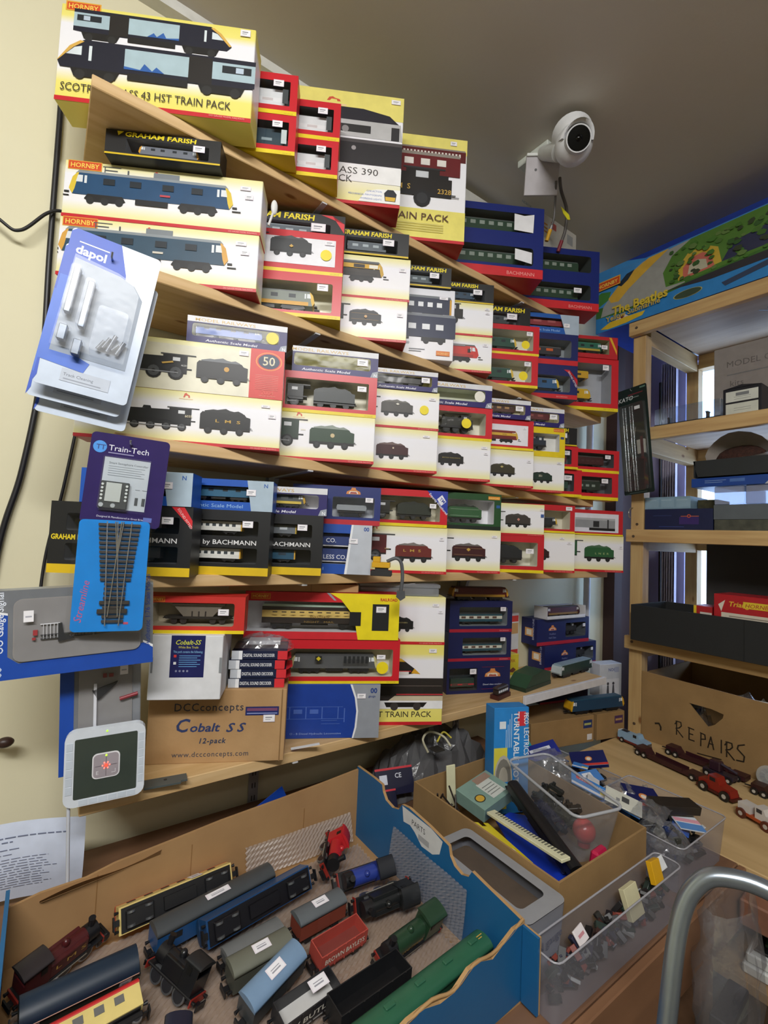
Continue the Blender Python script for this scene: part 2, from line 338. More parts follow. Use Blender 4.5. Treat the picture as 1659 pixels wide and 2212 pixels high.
# ================================================================ cartons
class Carton:
    def __init__(s, pid, name, label, group=None, body=CREAM, cat='box', edge=None, pos=None):
        X, Y, z, H, L, D, rot = PL[pid] if pos is None else pos
        s.L, s.D, s.H = L, D, H; s.name = name; s.body = M(body) if isinstance(body, str) else body; s.label = label
        t = R(rot); u = Vector((math.cos(t), -math.sin(t), 0)); n = Vector((math.sin(t), math.cos(t), 0))
        c = Vector((X, Y, 1.4 + z)) - u * (L / 2) + n * (D / 2); s.c = c; s.rot = -t
        s.root = empty(name, c, (0, 0, -t)); tag(s.root, label, cat, group)
        s.p = Print(lambda a, b, d: (a, -D / 2 - d, b)); s.labs = []; s.wins = []; s.models = []; s.side = None
    def U(s, ur): return s.L / 2 - ur * s.H
    # --- print, in units of the carton height; ur = distance from the right edge
    def rect(s, a, b, v0, v1, m): s.p.rect(max(-s.L / 2, s.U(max(a, b))), s.U(min(a, b)), v0 * s.H, v1 * s.H, m); return s
    def full(s, v0, v1, m): s.p.rect(-s.L / 2, s.L / 2, v0 * s.H, v1 * s.H, m); return s
    def poly(s, pts, m): s.p.poly([(s.U(a), b * s.H) for a, b in pts], m); return s
    def disc(s, a, b, r, m, sy=1.0, n=16): s.p.disc(s.U(a), b * s.H, r * s.H, m, n, sy); return s
    def txt(s, st, a, b, size, m, al='r', **k):
        if 'fit' in k: k['fit'] *= s.H
        s.p.text(st, s.U(a), b * s.H, size * s.H, m, al, **k); return s
    def art(s, prof, a, b, ln, flip=False): s.p.art(prof, s.U(a) - ln * s.H, b * s.H, ln * s.H, flip, -s.L / 2 + .001); return s
    def sticker(s, a, b, w_=.13, h=.09):
        lab = MB(); x1 = s.U(a); x0 = x1 - w_ * s.H; z0 = b * s.H; z1 = z0 + h * s.H; y = -s.D / 2 - .0022
        q = lambda ax, bx, az, bz, d, m: lab.poly([(ax, y - d, az), (bx, y - d, az), (bx, y - d, bz), (ax, y - d, bz)], m)
        q(x0, x1, z0, z1, 0, '#e6dfea'); e = (x1 - x0) * .06
        q(x0 + e, x1 - e, z0 + e, z1 - e, .0001, '#f2f1f4'); q(x0 + e * 3, x1 - e * 4, z0 + (z1 - z0) * .55, z0 + (z1 - z0) * .7, .0002, '#8f8f98'); q(x0 + e * 3, x1 - e * 6, z0 + (z1 - z0) * .3, z0 + (z1 - z0) * .4, .0002, '#a5a5ae')
        s.labs.append(lab); return s
    def logo(s, left_u, v, w_=.36, h=.11):
        """orange plate with yellow lettering, left_u measured from the left edge"""
        a = s.L / s.H - left_u; s.rect(a, a - w_, v, v + h, '#e0a436'); s.rect(a - .012, a - w_ + .012, v + .012, v + h - .012, '#cf4a22'); s.txt('HORNBY', a - w_ / 2, v + h * .25, h * .72, '#f0cf58', 'c', bold=.015, fit=w_ * .84); return s
    def crest(s, a, v, sz=.09):
        s.poly([(a + .05 * 1, v), (a + .03, v + sz * .8), (a, v + sz), (a - .02, v + sz * .7), (a - .06, v + sz * .5), (a - .07, v), (a - .04, v), (a - .035, v + sz * .4), (a + .01, v + sz * .45), (a + .025, v)], '#d2553f')
        s.rect(a + .12, a - .12, v - .035, v - .02, '#e6c9a0'); return s
    def window(s, a, b, v0, v1, r=.05, inner='#d8d6cc', film=FILM, deep=.85): s.wins.append((s.U(max(a, b)), s.U(min(a, b)), v0 * s.H, v1 * s.H, r * s.H, inner, film, deep)); return s
    def model(s, prof, a, b, ln, name, desc, flip=False): s.models.append((prof, s.U(a) - ln * s.H, b * s.H, ln * s.H, name, desc, flip)); return s
    def done(s):
        L, D, H = s.L, s.D, s.H; mb = MB()
        if not s.wins:
            mb.bbox(-L / 2, L / 2, -D / 2, D / 2, 0, H, s.body, .0012)
        else:
            x0, x1, y0, y1 = -L / 2, L / 2, -D / 2, D / 2
            mb.add([(x0, y0, 0), (x1, y0, 0), (x1, y1, 0), (x0, y1, 0), (x0, y0, H), (x1, y0, H), (x1, y1, H), (x0, y1, H)], [(0, 3, 2, 1), (4, 5, 6, 7), (1, 2, 6, 5), (2, 3, 7, 6), (3, 0, 4, 7)], s.body)
            W = sorted(s.wins, key=lambda q: q[2]); cuts = [0] + [(W[i][3] + W[i + 1][2]) / 2 for i in range(len(W) - 1)] + [H]
            for i, (a, b, c, d, r, inner, film, deep) in enumerate(W):
                a = max(a, x0 + .004); z0, z1 = cuts[i], cuts[i + 1]; hole = rrect(a, b, c, d, r, 3); O = [(x0, z0), (x1, z0), (x1, z1), (x0, z1)]; k = 4
                for q in range(4):
                    arc = hole[q * k:(q + 1) * k]; nx = hole[((q + 1) % 4) * k]
                    mb.poly([(O[q][0], y0, O[q][1])] + [(px, y0, pz) for px, pz in arc[::-1]], s.body)
                    o2 = O[(q + 1) % 4]; mb.poly([(O[q][0], y0, O[q][1]), (o2[0], y0, o2[1]), (nx[0], y0, nx[1]), (arc[-1][0], y0, arc[-1][1])], s.body)
                yb = y0 + D * deep; tr = MB(); n = len(hole)
                tr.add([(px, y0 + .0002, pz) for px, pz in hole] + [(px, yb, pz) for px, pz in hole], [(j, (j + 1) % n, n + (j + 1) % n, n + j) for j in range(n)] + [list(range(n, 2 * n))], inner)
                tr.build('inner_tray', s.root)
                MB().poly([(px, y0 + .0006, pz) for px, pz in hole], film).build('window', s.root)
        mb.build('carton', s.root)
        if s.p.mb.f: s.p.mb.build('front_print', s.root)
        for lab in s.labs: lab.build('price_label', s.root)
        for prof, u0, v0, ln, nm, desc, flip in s.models:
            m3 = MB(); wd = min(.03, D * .42)
            wa, wb, wc_, wd_ = min(s.wins, key=lambda q: abs((q[2] + q[3]) / 2 - v0 - .06 * ln) if len(s.wins) > 1 else 0)[:4]
            wa = max(wa, -L / 2 + .004) + .002 + s.wins[0][4] * .6 - u0; wb = wb - .002 - s.wins[0][4] * .6 - u0; zl = max(0, wc_ + .001 - v0); zh = wd_ - .002 - v0
            for t, dat, c, wf in prof:
                g = lambda x: min(wb, max(wa, ((1 - x) if flip else x) * ln)); h = lambda y: min(zh, max(zl, y * ln))
                if t == 'p':
                    q = [(g(x), h(y)) for x, y in dat]
                    if max(a_[0] for a_ in q) - min(a_[0] for a_ in q) > 1e-4 and max(a_[1] for a_ in q) - min(a_[1] for a_ in q) > 1e-4: m3.prism(q, -wd / 2 * wf, wd / 2 * wf, c)
                elif wa + dat[2] * ln < g(dat[0]) < wb - dat[2] * ln and (dat[1] - dat[2]) * ln >= zl - .002: m3.cyl((g(dat[0]), -wd / 2 * wf, dat[1] * ln), (g(dat[0]), wd / 2 * wf, dat[1] * ln), dat[2] * ln, c, n=10)
            o = m3.build(nm, None, s.c + Matrix.Rotation(s.rot, 3, 'Z') @ Vector((u0, -D / 2 + D * .42, v0)), (0, 0, s.rot)); tag(o, desc, 'model train')
        return s.root
PL = {  # carton -> front lower right corner x, y, height above eye level, then height, length, depth (m) and turn (deg)
    'HST1': (0.2617, 0.8576, 0.7670, 0.1862, 0.349, 0.060, 30),
    'r1b1': (0.3604, 0.8772, 0.7670, 0.0842, 0.270, 0.045, 30),
    'r1b2': (0.3595, 0.8772, 0.8512, 0.0870, 0.270, 0.045, 30),
    'r1c1': (0.4600, 0.8773, 0.7670, 0.0842, 0.270, 0.055, 30),
    'r1c2': (0.4608, 0.8773, 0.8512, 0.0868, 0.270, 0.055, 30),
    '390': (0.6206, 0.8656, 0.7670, 0.2693, 0.360, 0.070, 30),
    'LMS2328': (0.8323, 0.8678, 0.7670, 0.2818, 0.340, 0.070, 30),
    'blueA': (1.1228, 0.8397, 0.7670, 0.2121, 0.310, 0.090, 30),
    'blueB': (1.4218, 0.8424, 0.7670, 0.2021, 0.310, 0.090, 30),
    '87l': (0.3025, 0.8900, 0.4670, 0.1148, 0.370, 0.062, 30),
    '87u': (0.3038, 0.8900, 0.5818, 0.1120, 0.370, 0.062, 30),
    'GF1': (0.2234, 0.9050, 0.6938, 0.0480, 0.210, 0.045, 30),
    'r2b1': (0.4889, 0.8850, 0.4670, 0.0972, 0.360, 0.060, 30),
    'r2b2': (0.4896, 0.8850, 0.5642, 0.0941, 0.360, 0.060, 30),
    'GF2': (0.5118, 0.9250, 0.6583, 0.0729, 0.220, 0.040, 30),
    'r2c1': (0.6708, 0.8850, 0.4670, 0.1013, 0.360, 0.060, 30),
    'r2c2': (0.6752, 0.8850, 0.5683, 0.1054, 0.360, 0.060, 30),
    'GF3': (0.6670, 0.8850, 0.6737, 0.0600, 0.155, 0.050, 30),
    'dmu': (0.8336, 0.8950, 0.4670, 0.1887, 0.330, 0.060, 30),
    'GF4': (0.8177, 0.8950, 0.6557, 0.0546, 0.220, 0.050, 30),
    'r2e1': (0.9749, 0.8900, 0.4670, 0.1018, 0.360, 0.060, 30),
    'r2e2': (0.9756, 0.8900, 0.5688, 0.0934, 0.360, 0.060, 30),
    'GF5': (0.9750, 0.8900, 0.6622, 0.0563, 0.220, 0.050, 30),
    'r2f1': (1.1727, 0.8850, 0.4670, 0.0986, 0.330, 0.060, 30),
    'r2f2': (1.1752, 0.8850, 0.5656, 0.0915, 0.330, 0.060, 30),
    'GF6': (1.1747, 0.9200, 0.6571, 0.0710, 0.220, 0.045, 30),
    'r2g1': (1.3546, 0.8700, 0.4670, 0.1098, 0.280, 0.060, 30),
    'r2g2': (1.3544, 0.8700, 0.5768, 0.1014, 0.280, 0.060, 30),
    'dapN1': (1.3557, 0.8700, 0.6782, 0.0635, 0.220, 0.050, 30),
    'r2h1': (1.5736, 0.8550, 0.4670, 0.1814, 0.300, 0.075, 30),
    'r2h2': (1.5661, 0.8550, 0.6484, 0.0766, 0.300, 0.060, 30),
    '6035': (0.3666, 0.8850, 0.1620, 0.1027, 0.370, 0.062, 24),
    '50': (0.3670, 0.8850, 0.2647, 0.0991, 0.370, 0.062, 24),
    'dap1': (0.3698, 0.8850, 0.3637, 0.0516, 0.190, 0.045, 24),
    'r3b1': (0.5828, 0.8700, 0.1620, 0.1039, 0.360, 0.060, 27),
    'r3b2': (0.5832, 0.8700, 0.2659, 0.0912, 0.360, 0.060, 27),
    'dap2': (0.5837, 0.8700, 0.3571, 0.0562, 0.190, 0.045, 27),
    'r3c1': (0.7684, 0.8680, 0.1620, 0.1051, 0.360, 0.060, 27),
    'r3c2': (0.7691, 0.8680, 0.2671, 0.0949, 0.360, 0.060, 27),
    'dap3': (0.7612, 0.8680, 0.3620, 0.0491, 0.190, 0.045, 27),
    'r3d1': (0.9631, 0.8720, 0.1620, 0.1094, 0.360, 0.060, 27),
    'r3d2': (0.9653, 0.8720, 0.2714, 0.0905, 0.340, 0.060, 27),
    'dap4': (0.9611, 0.8720, 0.3619, 0.0624, 0.190, 0.045, 27),
    'r3e1': (1.1447, 0.8700, 0.1620, 0.1086, 0.360, 0.060, 27),
    'r3e2': (1.1413, 0.8700, 0.2706, 0.0884, 0.340, 0.060, 27),
    'dap5': (1.1247, 0.8700, 0.3590, 0.0560, 0.190, 0.045, 27),
    'r3f1': (1.2964, 0.8700, 0.1620, 0.1100, 0.330, 0.030, 27),
    'r3f2': (1.2960, 0.8700, 0.2720, 0.0923, 0.300, 0.030, 27),
    'dap6': (1.2887, 0.8700, 0.3643, 0.0580, 0.190, 0.028, 27),
    'r3g1': (1.4383, 0.9000, 0.1620, 0.0907, 0.240, 0.030, 27),
    'r3g2': (1.4140, 0.9000, 0.2527, 0.0757, 0.240, 0.030, 27),
    'GF7': (1.4057, 0.9000, 0.3284, 0.0599, 0.180, 0.030, 27),
    'r3h1': (1.6029, 0.8650, 0.1620, 0.0942, 0.210, 0.050, 27),
    'r3h2': (1.6064, 0.8650, 0.2562, 0.0799, 0.210, 0.050, 27),
    'GFB1': (0.2129, 0.8900, -0.0850, 0.1250, 0.240, 0.055, 30),
    'dapN2': (0.2087, 0.8900, 0.0400, 0.0607, 0.190, 0.055, 30),
    'GFB2': (0.3569, 0.8850, -0.0850, 0.1257, 0.240, 0.055, 30),
    'dapN3': (0.3591, 0.8850, 0.0407, 0.0598, 0.200, 0.055, 30),
    'GFB3': (0.4731, 0.8850, -0.0850, 0.1252, 0.240, 0.055, 30),
    'dap7': (0.4795, 0.8850, 0.0402, 0.0578, 0.190, 0.050, 30),
    'dapOO': (0.6010, 0.8900, -0.0850, 0.1112, 0.260, 0.060, 30),
    'bach1': (0.6209, 0.8900, 0.0262, 0.0876, 0.200, 0.055, 30),
    'r4e1': (0.8235, 0.8800, -0.0850, 0.1161, 0.360, 0.060, 28),
    'r4e2': (0.8198, 0.8800, 0.0311, 0.0921, 0.340, 0.060, 28),
    'r4f1': (1.0237, 0.8800, -0.0850, 0.1192, 0.320, 0.060, 28),
    'r4f2': (1.0208, 0.8800, 0.0342, 0.0985, 0.300, 0.060, 28),
    'r4g1': (1.2101, 0.8750, -0.0850, 0.1097, 0.320, 0.060, 28),
    'r4g2': (1.2085, 0.8750, 0.0247, 0.0939, 0.340, 0.060, 28),
    'r4h1': (1.3685, 0.8750, -0.0850, 0.1244, 0.330, 0.060, 28),
    'r4h2': (1.3645, 0.8750, 0.0394, 0.0881, 0.300, 0.060, 28),
    'r4i1': (1.6455, 0.8650, -0.0850, 0.1262, 0.360, 0.060, 28),
    'r4i2': (1.6395, 0.8650, 0.0412, 0.0871, 0.340, 0.060, 28),
    'cobaltK': (0.4201, 0.9041, -0.4560, 0.1416, 0.262, 0.090, 26),
    'cobaltW': (0.2851, 0.9041, -0.3144, 0.1178, 0.128, 0.110, 26),
    'hopper': (0.3231, 0.9041, -0.1966, 0.0702, 0.185, 0.055, 26),
    'dapHyd': (0.6503, 0.9000, -0.4560, 0.1198, 0.260, 0.060, 27),
    'class17': (0.6909, 0.8850, -0.3362, 0.0999, 0.300, 0.060, 27),
    'western': (0.6842, 0.8850, -0.2363, 0.1051, 0.350, 0.060, 27),
    'HST5': (0.8311, 0.8850, -0.4560, 0.1953, 0.330, 0.070, 28),
    'tend5': (0.8310, 0.8850, -0.2607, 0.1178, 0.340, 0.060, 28),
    'bc1': (1.1966, 0.9766, -0.4560, 0.0962, 0.210, 0.055, 20),
    'bc2': (1.1978, 0.9766, -0.3598, 0.0861, 0.210, 0.055, 20),
    'bc3': (1.1994, 0.9766, -0.2737, 0.0940, 0.210, 0.055, 20),
}
# ================================================================ boxes on the wall shelves
RED = '#c8202c'; HRED = '#c51f2a'; YEL = '#e8cf1f'; NAVY = '#141c58'; PURP = '#241c62'; GOLD = '#c9a24a'
G1, G2, G3, G4, G5 = ['boxed models on the %s shelf' % w_ for w_ in ('top', 'second', 'third', 'fourth', 'bottom')]
def cream(pid, label, group, strip=True, body=CREAM, crest=None, logo=None):
    b = Carton(pid, 'train_box', label, group, body)
    if strip: b.full(0, .06, HRED); b.txt('OO GAUGE MODEL RAILWAYS', .06, .018, .035, '#e8a9a0')
    if crest: b.crest(*crest)
    if logo is not None: b.logo(*logo)
    return b
def redbox(pid, label, group, strip=.08, body=REDB):
    b = Carton(pid, 'train_box', label, group, body); b.full(0, strip, YEL); b.txt('OO GAUGE', .08, .02, .04, '#a89420'); return b
def farish(pid, label, group, tagc=False, model=None, ur=.7, ln=2.7, desc=None):
    b = Carton(pid, 'train_box', label, group, '#17181a'); b.full(0, .07, '#d9b91c')
    b.txt('GRAHAM FARISH', ur, .77, .25, '#ecd820', bold=.03, shear=.08, fit=ln); b.poly([(ur + ln + .3, .95), (ur + ln + .05, .95), (ur + ln + .25, .77)], '#ecd820')
    b.window(.45, 3.6, .13, .68, .04, '#6f747b').sticker(.6, .42, .45, .26)
    if tagc: b.poly([(.75, .98), (.4, .98), (.02, .45), (.02, .75)], '#d8323c')
    if model: b.model(model, .9, .16, 2.3, 'model_locomotive', desc)
    return b.done()
def dapol(pid, label, group, inner='#dcd9b8', model=None, desc=None, disc=None, ln=2.6, a=.8, name='model_locomotive', sticker=True):
    b = Carton(pid, 'train_box', label, group, PURP); b.full(.78, 1, '#d9dade'); b.txt('MODEL RAILWAYS', 1.2, .82, .16, '#cfae6a', bold=.01, fit=2.2)
    b.txt('Authentic Scale Model', 1.1, .06, .13, '#e8e8f4', shear=.15, bold=.015, fit=1.9)
    b.poly([(.0, .0), (.3, .0), (.22, .2), (.0, .26)], '#9aa0ac'); b.txt('N', .05, .03, .17, '#e8eaf0', bold=.02)
    b.window(.3, 3.5, .24, .74, .1, inner, clear('thin_film', gloss=.012, rough=.12, bump=.3, bscale=22))
    if model: b.model(model, a, .27, ln, name, desc)
    if disc: b.disc(.55, .48, .24, disc)
    if sticker: b.sticker(.42, .42, .42, .26)
    return b.done()

# ---------------- top shelf
b = Carton('HST1', 'train_pack_box', 'tall cream and yellow box printed with two dark blue and pale blue express power cars', G1, YELL)
b.full(0, .045, HRED).logo(.04, .93, .33, .1).crest(1.05, .9, .05)
b.art(p_hst(), .23, .655, 1.52).art(p_hst(), -.02, .255, 1.92, True)
b.txt('SCOTRAIL CLASS 43 HST TRAIN PACK', .2, .1, .115, '#3a332c', fit=1.62).sticker(.05, .9, .1, .07).txt('OO GAUGE MODEL RAILWAYS', .06, .012, .025, '#e8a9a0').done()
def coachbox(pid, label, white, desc):
    b = redbox(pid, label, G1, .1); b.window(.17, 2.6, .22, .82, .02, '#3b3d42')
    b.model(p_coach('#dfe2e4' if white else '#1f3a48', '#e9eaec' if white else '#27404c', '#33363a', 3, '#d0c8c8' if white else '#8fa0a8', .3), .3, .24, 1.5, 'model_coach', desc)
    b.rect(.34, .21, .27, .62, '#c3cdd0' if not white else '#41474a').sticker(.32, .66, .24, .16); return b.done()
coachbox('r1b1', 'red window box with a dark coach, lower of two beside the two-power-car box', False, 'dark blue-green model coach in the lower red box beside the two-power-car pack')
coachbox('r1b2', 'red window box with a silver coach, upper of two beside the two-power-car box', True, 'silver model coach in the upper red box beside the two-power-car pack')
coachbox('r1c1', 'red window box with a white coach, lower of two before the 390 box', True, 'white model coach in the lower red box beside the 390 pack')
coachbox('r1c2', 'red window box with a white coach, upper of two before the 390 box', True, 'white model coach in the upper red box beside the 390 pack')
b = Carton('390', 'train_pack_box', 'tall cream and yellow train pack box lettered 390 with dark and silver trains', G1, CREAM)
b.full(.78, 1, '#e8dc78').full(0, .028, HRED).crest(.62, .9, .04)
b.poly([(1.6, .72), (1.6, .86), (.35, .86), (.12, .82), (.03, .745), (.05, .72)], '#23222c').poly([(1.6, .6), (1.6, .75), (.02, .75), (.0, .6)], '#b9b9ba').rect(1.6, .28, .64, .71, '#2b2a2c').rect(.1, .03, .6, .72, '#2e2d30').disc(.5, .665, .03, '#8a8788')
b.poly([(1.6, .36), (1.6, .57), (0, .57), (0, .36)], '#262428').rect(1.6, 0, .55, .58, '#4a4648').disc(.42, .5, .02, '#9a9698')
b.full(.2, .345, '#eeeeee').txt('PENDOLINO CLASS 390', .2, .265, .085, '#3a3530', fit=1.05).txt('TRAIN PACK', .42, .19, .085, '#3a3530', fit=.5)
b.poly([(.36, .03), (.3, .12), (.2, .15), (0, .16), (0, .03)], '#f0f0ee').poly([(.13, .05), (.14, .12), (.11, .155), (.06, .155), (.03, .12), (.04, .05)], '#22232a').poly([(.125, .055), (.13, .09), (.04, .09), (.045, .055)], '#dcb23a')
for q, t in enumerate(('CAB ACTION', 'MECHANICAL PANTOGRAPH', 'WORKING LIGHTS')): b.txt(t, .16, .12 - q * .035, .022, '#6a7fc0', 'r')
b.sticker(.03, .93, .08, .04).done()
b = Carton('LMS2328', 'train_pack_box', 'tall yellow train pack box with a black tank engine numbered 2328 and maroon coaches', G1, CREAM)
b.full(.85, 1, '#e9dd78').full(.02, .3, '#e9dd70').full(0, .028, HRED).art(p_coach('#5a1a1c', None, '#8a8078', 20, '#d8cfc8', .19), .01, .74, .72).art(p_coach('#66191d', None, '#8d857c', 8, '#e2dcd6', .18), .06, .56, 1.35)
b.art([(t_, [(x, y * .58) for x, y in d_] if t_ == 'p' else (d_[0], d_[1] * .58, d_[2] * .62), c_, w_) for t_, d_, c_, w_ in p_tank('#1b1715')], .07, .32, 1.3).txt('L  M  S', .52, .47, .07, GOLD, 'r', bold=.01).txt('2328', .14, .45, .065, GOLD, 'r', bold=.01)
b.txt('LMS SUBURBAN TRAIN PACK', .15, .19, .09, '#57352a', fit=1.35)
for q in range(4): b.rect(.95 - q * .1, .2, .15 - q * .022, .155 - q * .022, '#b9ad6a')
b.sticker(.1, .93, .06, .04).done()
def twin(pid, label, big):
    b = Carton(pid, 'train_pack_box', label, G1, TWINB); b.full(0, .13, '#c9242c').txt('BACHMANN', .12, .03, .07, '#e89a94')
    b.window(.14, 1.5, .63, .9, .04, '#4a5352').window(.14, 1.5, .17, .42, .04, '#4a5352')
    for v, w_ in ((.64, 'upper'), (.18, 'lower')):
        b.model(p_coach('#24402e', None, '#4b5450', 8, '#8f9a90', .17), .3, v, 1.15, 'model_coach', 'green model coach in the %s window of the %s' % (w_, 'navy twin box with torn white labels' if big else 'navy twin box beside the beam unit'))
    if big: b.p.poly([(b.U(.42), .66 * b.H), (b.U(.15), .64 * b.H), (b.U(.14), .9 * b.H), (b.U(.28), .87 * b.H), (b.U(.42), .89 * b.H)], '#e9e9ec').poly([(b.U(.4), .25 * b.H), (b.U(.16), .2 * b.H), (b.U(.16), .36 * b.H), (b.U(.4), .4 * b.H)], '#e6e6ea')
    else: b.sticker(.3, .28, .13, .08)
    return b.done()
twin('blueA', 'navy two-window box with white torn labels and red base', True)
twin('blueB', 'navy two-window box with red base under the camera cables', False)

# ---------------- second shelf
for pid, c, e, w_ in (('87l', '#2c4a60', '#d9a44a', 'lower'), ('87u', '#17466e', '#e0c23c', 'upper')):
    b = cream(pid, 'cream box printed with a %s electric locomotive, %s of two' % ('weathered blue' if w_ == 'lower' else 'clean blue', w_), G2, crest=(1.8, .86), logo=(.05, .84, .55, .16))
    b.art(p_diesel(c, e, '#8a9298', True, None), .5, .26, 2.7).rect(1.72, 1.55, .5, .535, '#b8404a' if w_ == 'upper' else '#c9c4b8').sticker(.2, .78, .18, .07).sticker(.15, .62, .14, .08).done()
D3 = lambda c, e='#d9b02c', **k: p_diesel(c, e, k.pop('roof', '#5a5e62'), **k)
farish('GF1', 'long black box with yellow lettering lying on the upper electric locomotive box', G2, ur=.95, ln=2.7, model=D3('#6e7480', '#d69a2a'), desc='grey model diesel with orange ends in the black box over the blue electrics')
b = redbox('r2b1', 'red window box with a yellow and grey diesel, under the weathered tender box', G2); b.window(.2, 2.1, .14, .8, .04, '#dcd8bc').model(D3('#7c857c', '#e0b422', low='#d9a01e'), .6, .2, 2.2, 'model_locomotive', 'grey and yellow model diesel in the red box under the printed black tender').sticker(.3, .62, .24, .15).done()
b = redbox('r2b2', 'red box with white panel printed with a black tender and a yellow dot', G2); b.rect(2.3, .19, .2, .83, '#e8e8ee').art(p_tender('#25282b', '#3a3d40'), .72, .36, .98).art(p_steam('#202224'), 1.72, .36, 2.08).poly([(1.25, .6), (1.2, .65), (1.15, .6), (1.2, .57)], GOLD).disc(.4, .46, .13, '#efd81c').sticker(.22, .7, .22, .1).done()
farish('GF2', 'black window box with a red corner flash, over the red boxes', G2, True, p_coach('#5b6670', None, '#8a949a', 5, '#aab6bc'), .95, 2.3, 'grey model unit in the black box with red corner flash')
b = cream('r2c1', 'cream box printed with a lined black tender, under the brown and yellow diesel box', G2); b.art(p_tender('#1f2024', '#3a3a3c', '#8a6a30'), .6, .34, .78).art(p_steam('#2b2d30'), 1.35, .34, 1.92).disc(.98, .55, .035, '#c9a06a').sticker(.1, .6, .14, .09).done()
b = cream('r2c2', 'cream box printed with a brown and yellow diesel locomotive', G2); b.art(D3('#39332e', '#c9a032', low='#2f2b28'), .62, .38, 2.3).rect(1.6, .72, .69, .79, '#d9a926').rect(1.3, 1.05, .7, .78, '#2a2724').rect(.95, .75, .7, .78, '#e8e6da').sticker(.1, .68, .16, .09).done()
farish('GF3', 'black window box with yellow lettering on the brown and yellow diesel box', G2, False, p_coach('#59636c', None, '#9aa4aa', 5, '#a9b4ba'), .7, 2.0, 'grey model unit in the black box above the brown and yellow diesel box')
b = Carton('dmu', 'train_box', 'tall white box printed with two dark blue railcars', G2, PALE)
b.art(p_coach('#1b2440', None, '#6e747a', 10, '#e6e8ec', .2, '#c9962a'), .05, .57, 1.45).art(p_coach('#1a2344', None, '#777c84', 8, '#e8eaee', .22), -.02, .22, 1.7).rect(.24, .05, .06, .125, '#e07a28').txt('HORNBY', .145, .075, .045, '#f0c878', 'c', fit=.16).txt('900', .62, .2, .045, '#555a66').rect(.62, .4, .13, .14, '#aeb2ba').rect(.62, .45, .1, .11, '#aeb2ba').sticker(.1, .85, .12, .04).done()
farish('GF4', 'black window box with yellow lettering on the white railcar box', G2, False, p_coach('#4d5a60', None, '#7e8a90', 5, '#98a4aa'), .25, 2.3, 'dark model unit in the black box above the white railcar box')
b = cream('r2e1', 'cream box printed with a bright red diesel locomotive', G2); b.art(D3('#c8342c', '#c8342c', low='#a8322c', grille=False), .38, .26, 2.3).rect(1.9, .75, .69, .75, '#8a8688').rect(.68, .6, .53, .63, '#3a2424').sticker(.12, .72, .14, .08).done()
b = cream('r2e2', 'cream box printed with the end of a black tank engine, above the red diesel box', G2); b.art(p_tank('#211f1d'), .86, .32, 1.3).sticker(.12, .8, .14, .07).sticker(.12, .68, .12, .06).done()
farish('GF5', 'black window box with yellow lettering on the black tank engine box', G2, False, D3('#27435a', '#3a4650'), .8, 2.0, 'blue model diesel in the black box above the tank engine box')
for pid, w_ in (('r2f1', 'lower'), ('r2f2', 'upper')):
    b = redbox(pid, 'red window box with a green diesel and yellow dot, %s of two' % w_, G2); b.window(.2, 1.9, .17, .83, .04, '#dedccc').model(D3('#1e4a3c', '#d9b53c', roof='#40524c'), .72, .2, 2.0, 'model_locomotive', 'green model diesel with a yellow end in the %s of the two yellow-dot red boxes' % w_)
    b.disc(.46, .36, .14, '#ecd51e').sticker(.24, .66, .2, .13).done()
farish('GF6', 'black window box with yellow lettering above the pair of green diesel boxes', G2, False, D3('#3a4448', '#4a5254'), .25, 2.2, 'dark model diesel in the black box above the green diesel pair')
b = Carton('r2g1', 'train_box', 'navy window box with a red corner flash lettered SOUND FITTED', G2, '#141f5c'); b.full(0, .13, '#c4242c').txt('BACHMANN', .3, .04, .06, '#e89a94').window(.22, 1.9, .2, .68, .06, '#8f969a').model(D3('#2f5b86', '#d8b52c'), .5, .22, 2.0, 'model_locomotive', 'blue model diesel with a yellow end in the navy sound fitted box')
b.poly([(.42, .87), (.25, .87), (.0, .42), (.0, .6)], '#c4202c').txt('SOUND FITTED', .3, .81, .075, '#f0dada', 'l', bold=.01, ang=-1.05).done()
b = Carton('r2g2', 'train_box', 'navy window box with an orange-panelled model, above the sound fitted box', G2, '#141f5c'); b.full(0, .16, '#c4242c').window(.22, 1.9, .24, .8, .06, '#8f969a').model(p_coach('#33333a', None, '#54565a', 4, '#d2602a', .17), .5, .27, 1.8, 'model_wagon', 'dark model vehicle with orange panels in the navy box above the sound fitted box').done()
b = Carton('dapN1', 'train_box', 'blue and silver box with a red model, on the navy boxes', G2, '#1c56a6'); b.rect(.7, 0, 0, 1, '#a9b8c8').poly([(1.0, 1), (.7, 0), (.6, 0), (.6, 1)], '#a9b8c8').window(.35, 3.2, .32, .78, .05, '#23262a').model(p_coach('#8a3238', None, '#4a2c30', 3, '#a85a5c', .15), .7, .34, 2.5, 'model_coach', 'red model coach in the blue and silver box on the navy boxes').txt('Authentic Scale Model', 1.0, .1, .16, '#9cc0ea', fit=1.7).sticker(.5, .34, .3, .2).done()
b = redbox('r2h1', 'large red window box with two yellow models on a grey tray', G2, .06); b.window(.14, 1.5, .14, .9, .02, '#a9acb4').model(p_coach('#cfa22c', None, '#c9b02c', 3, '#3a3426', .2), .55, .6, .8, 'model_wagon', 'small yellow model wagon in the upper half of the large red box').model(D3('#d0a41e', '#d0a41e', roof='#c9b02c'), .5, .18, 1.2, 'model_locomotive', 'yellow model crane vehicle in the lower half of the large red box').sticker(.2, .78, .12, .1).done()
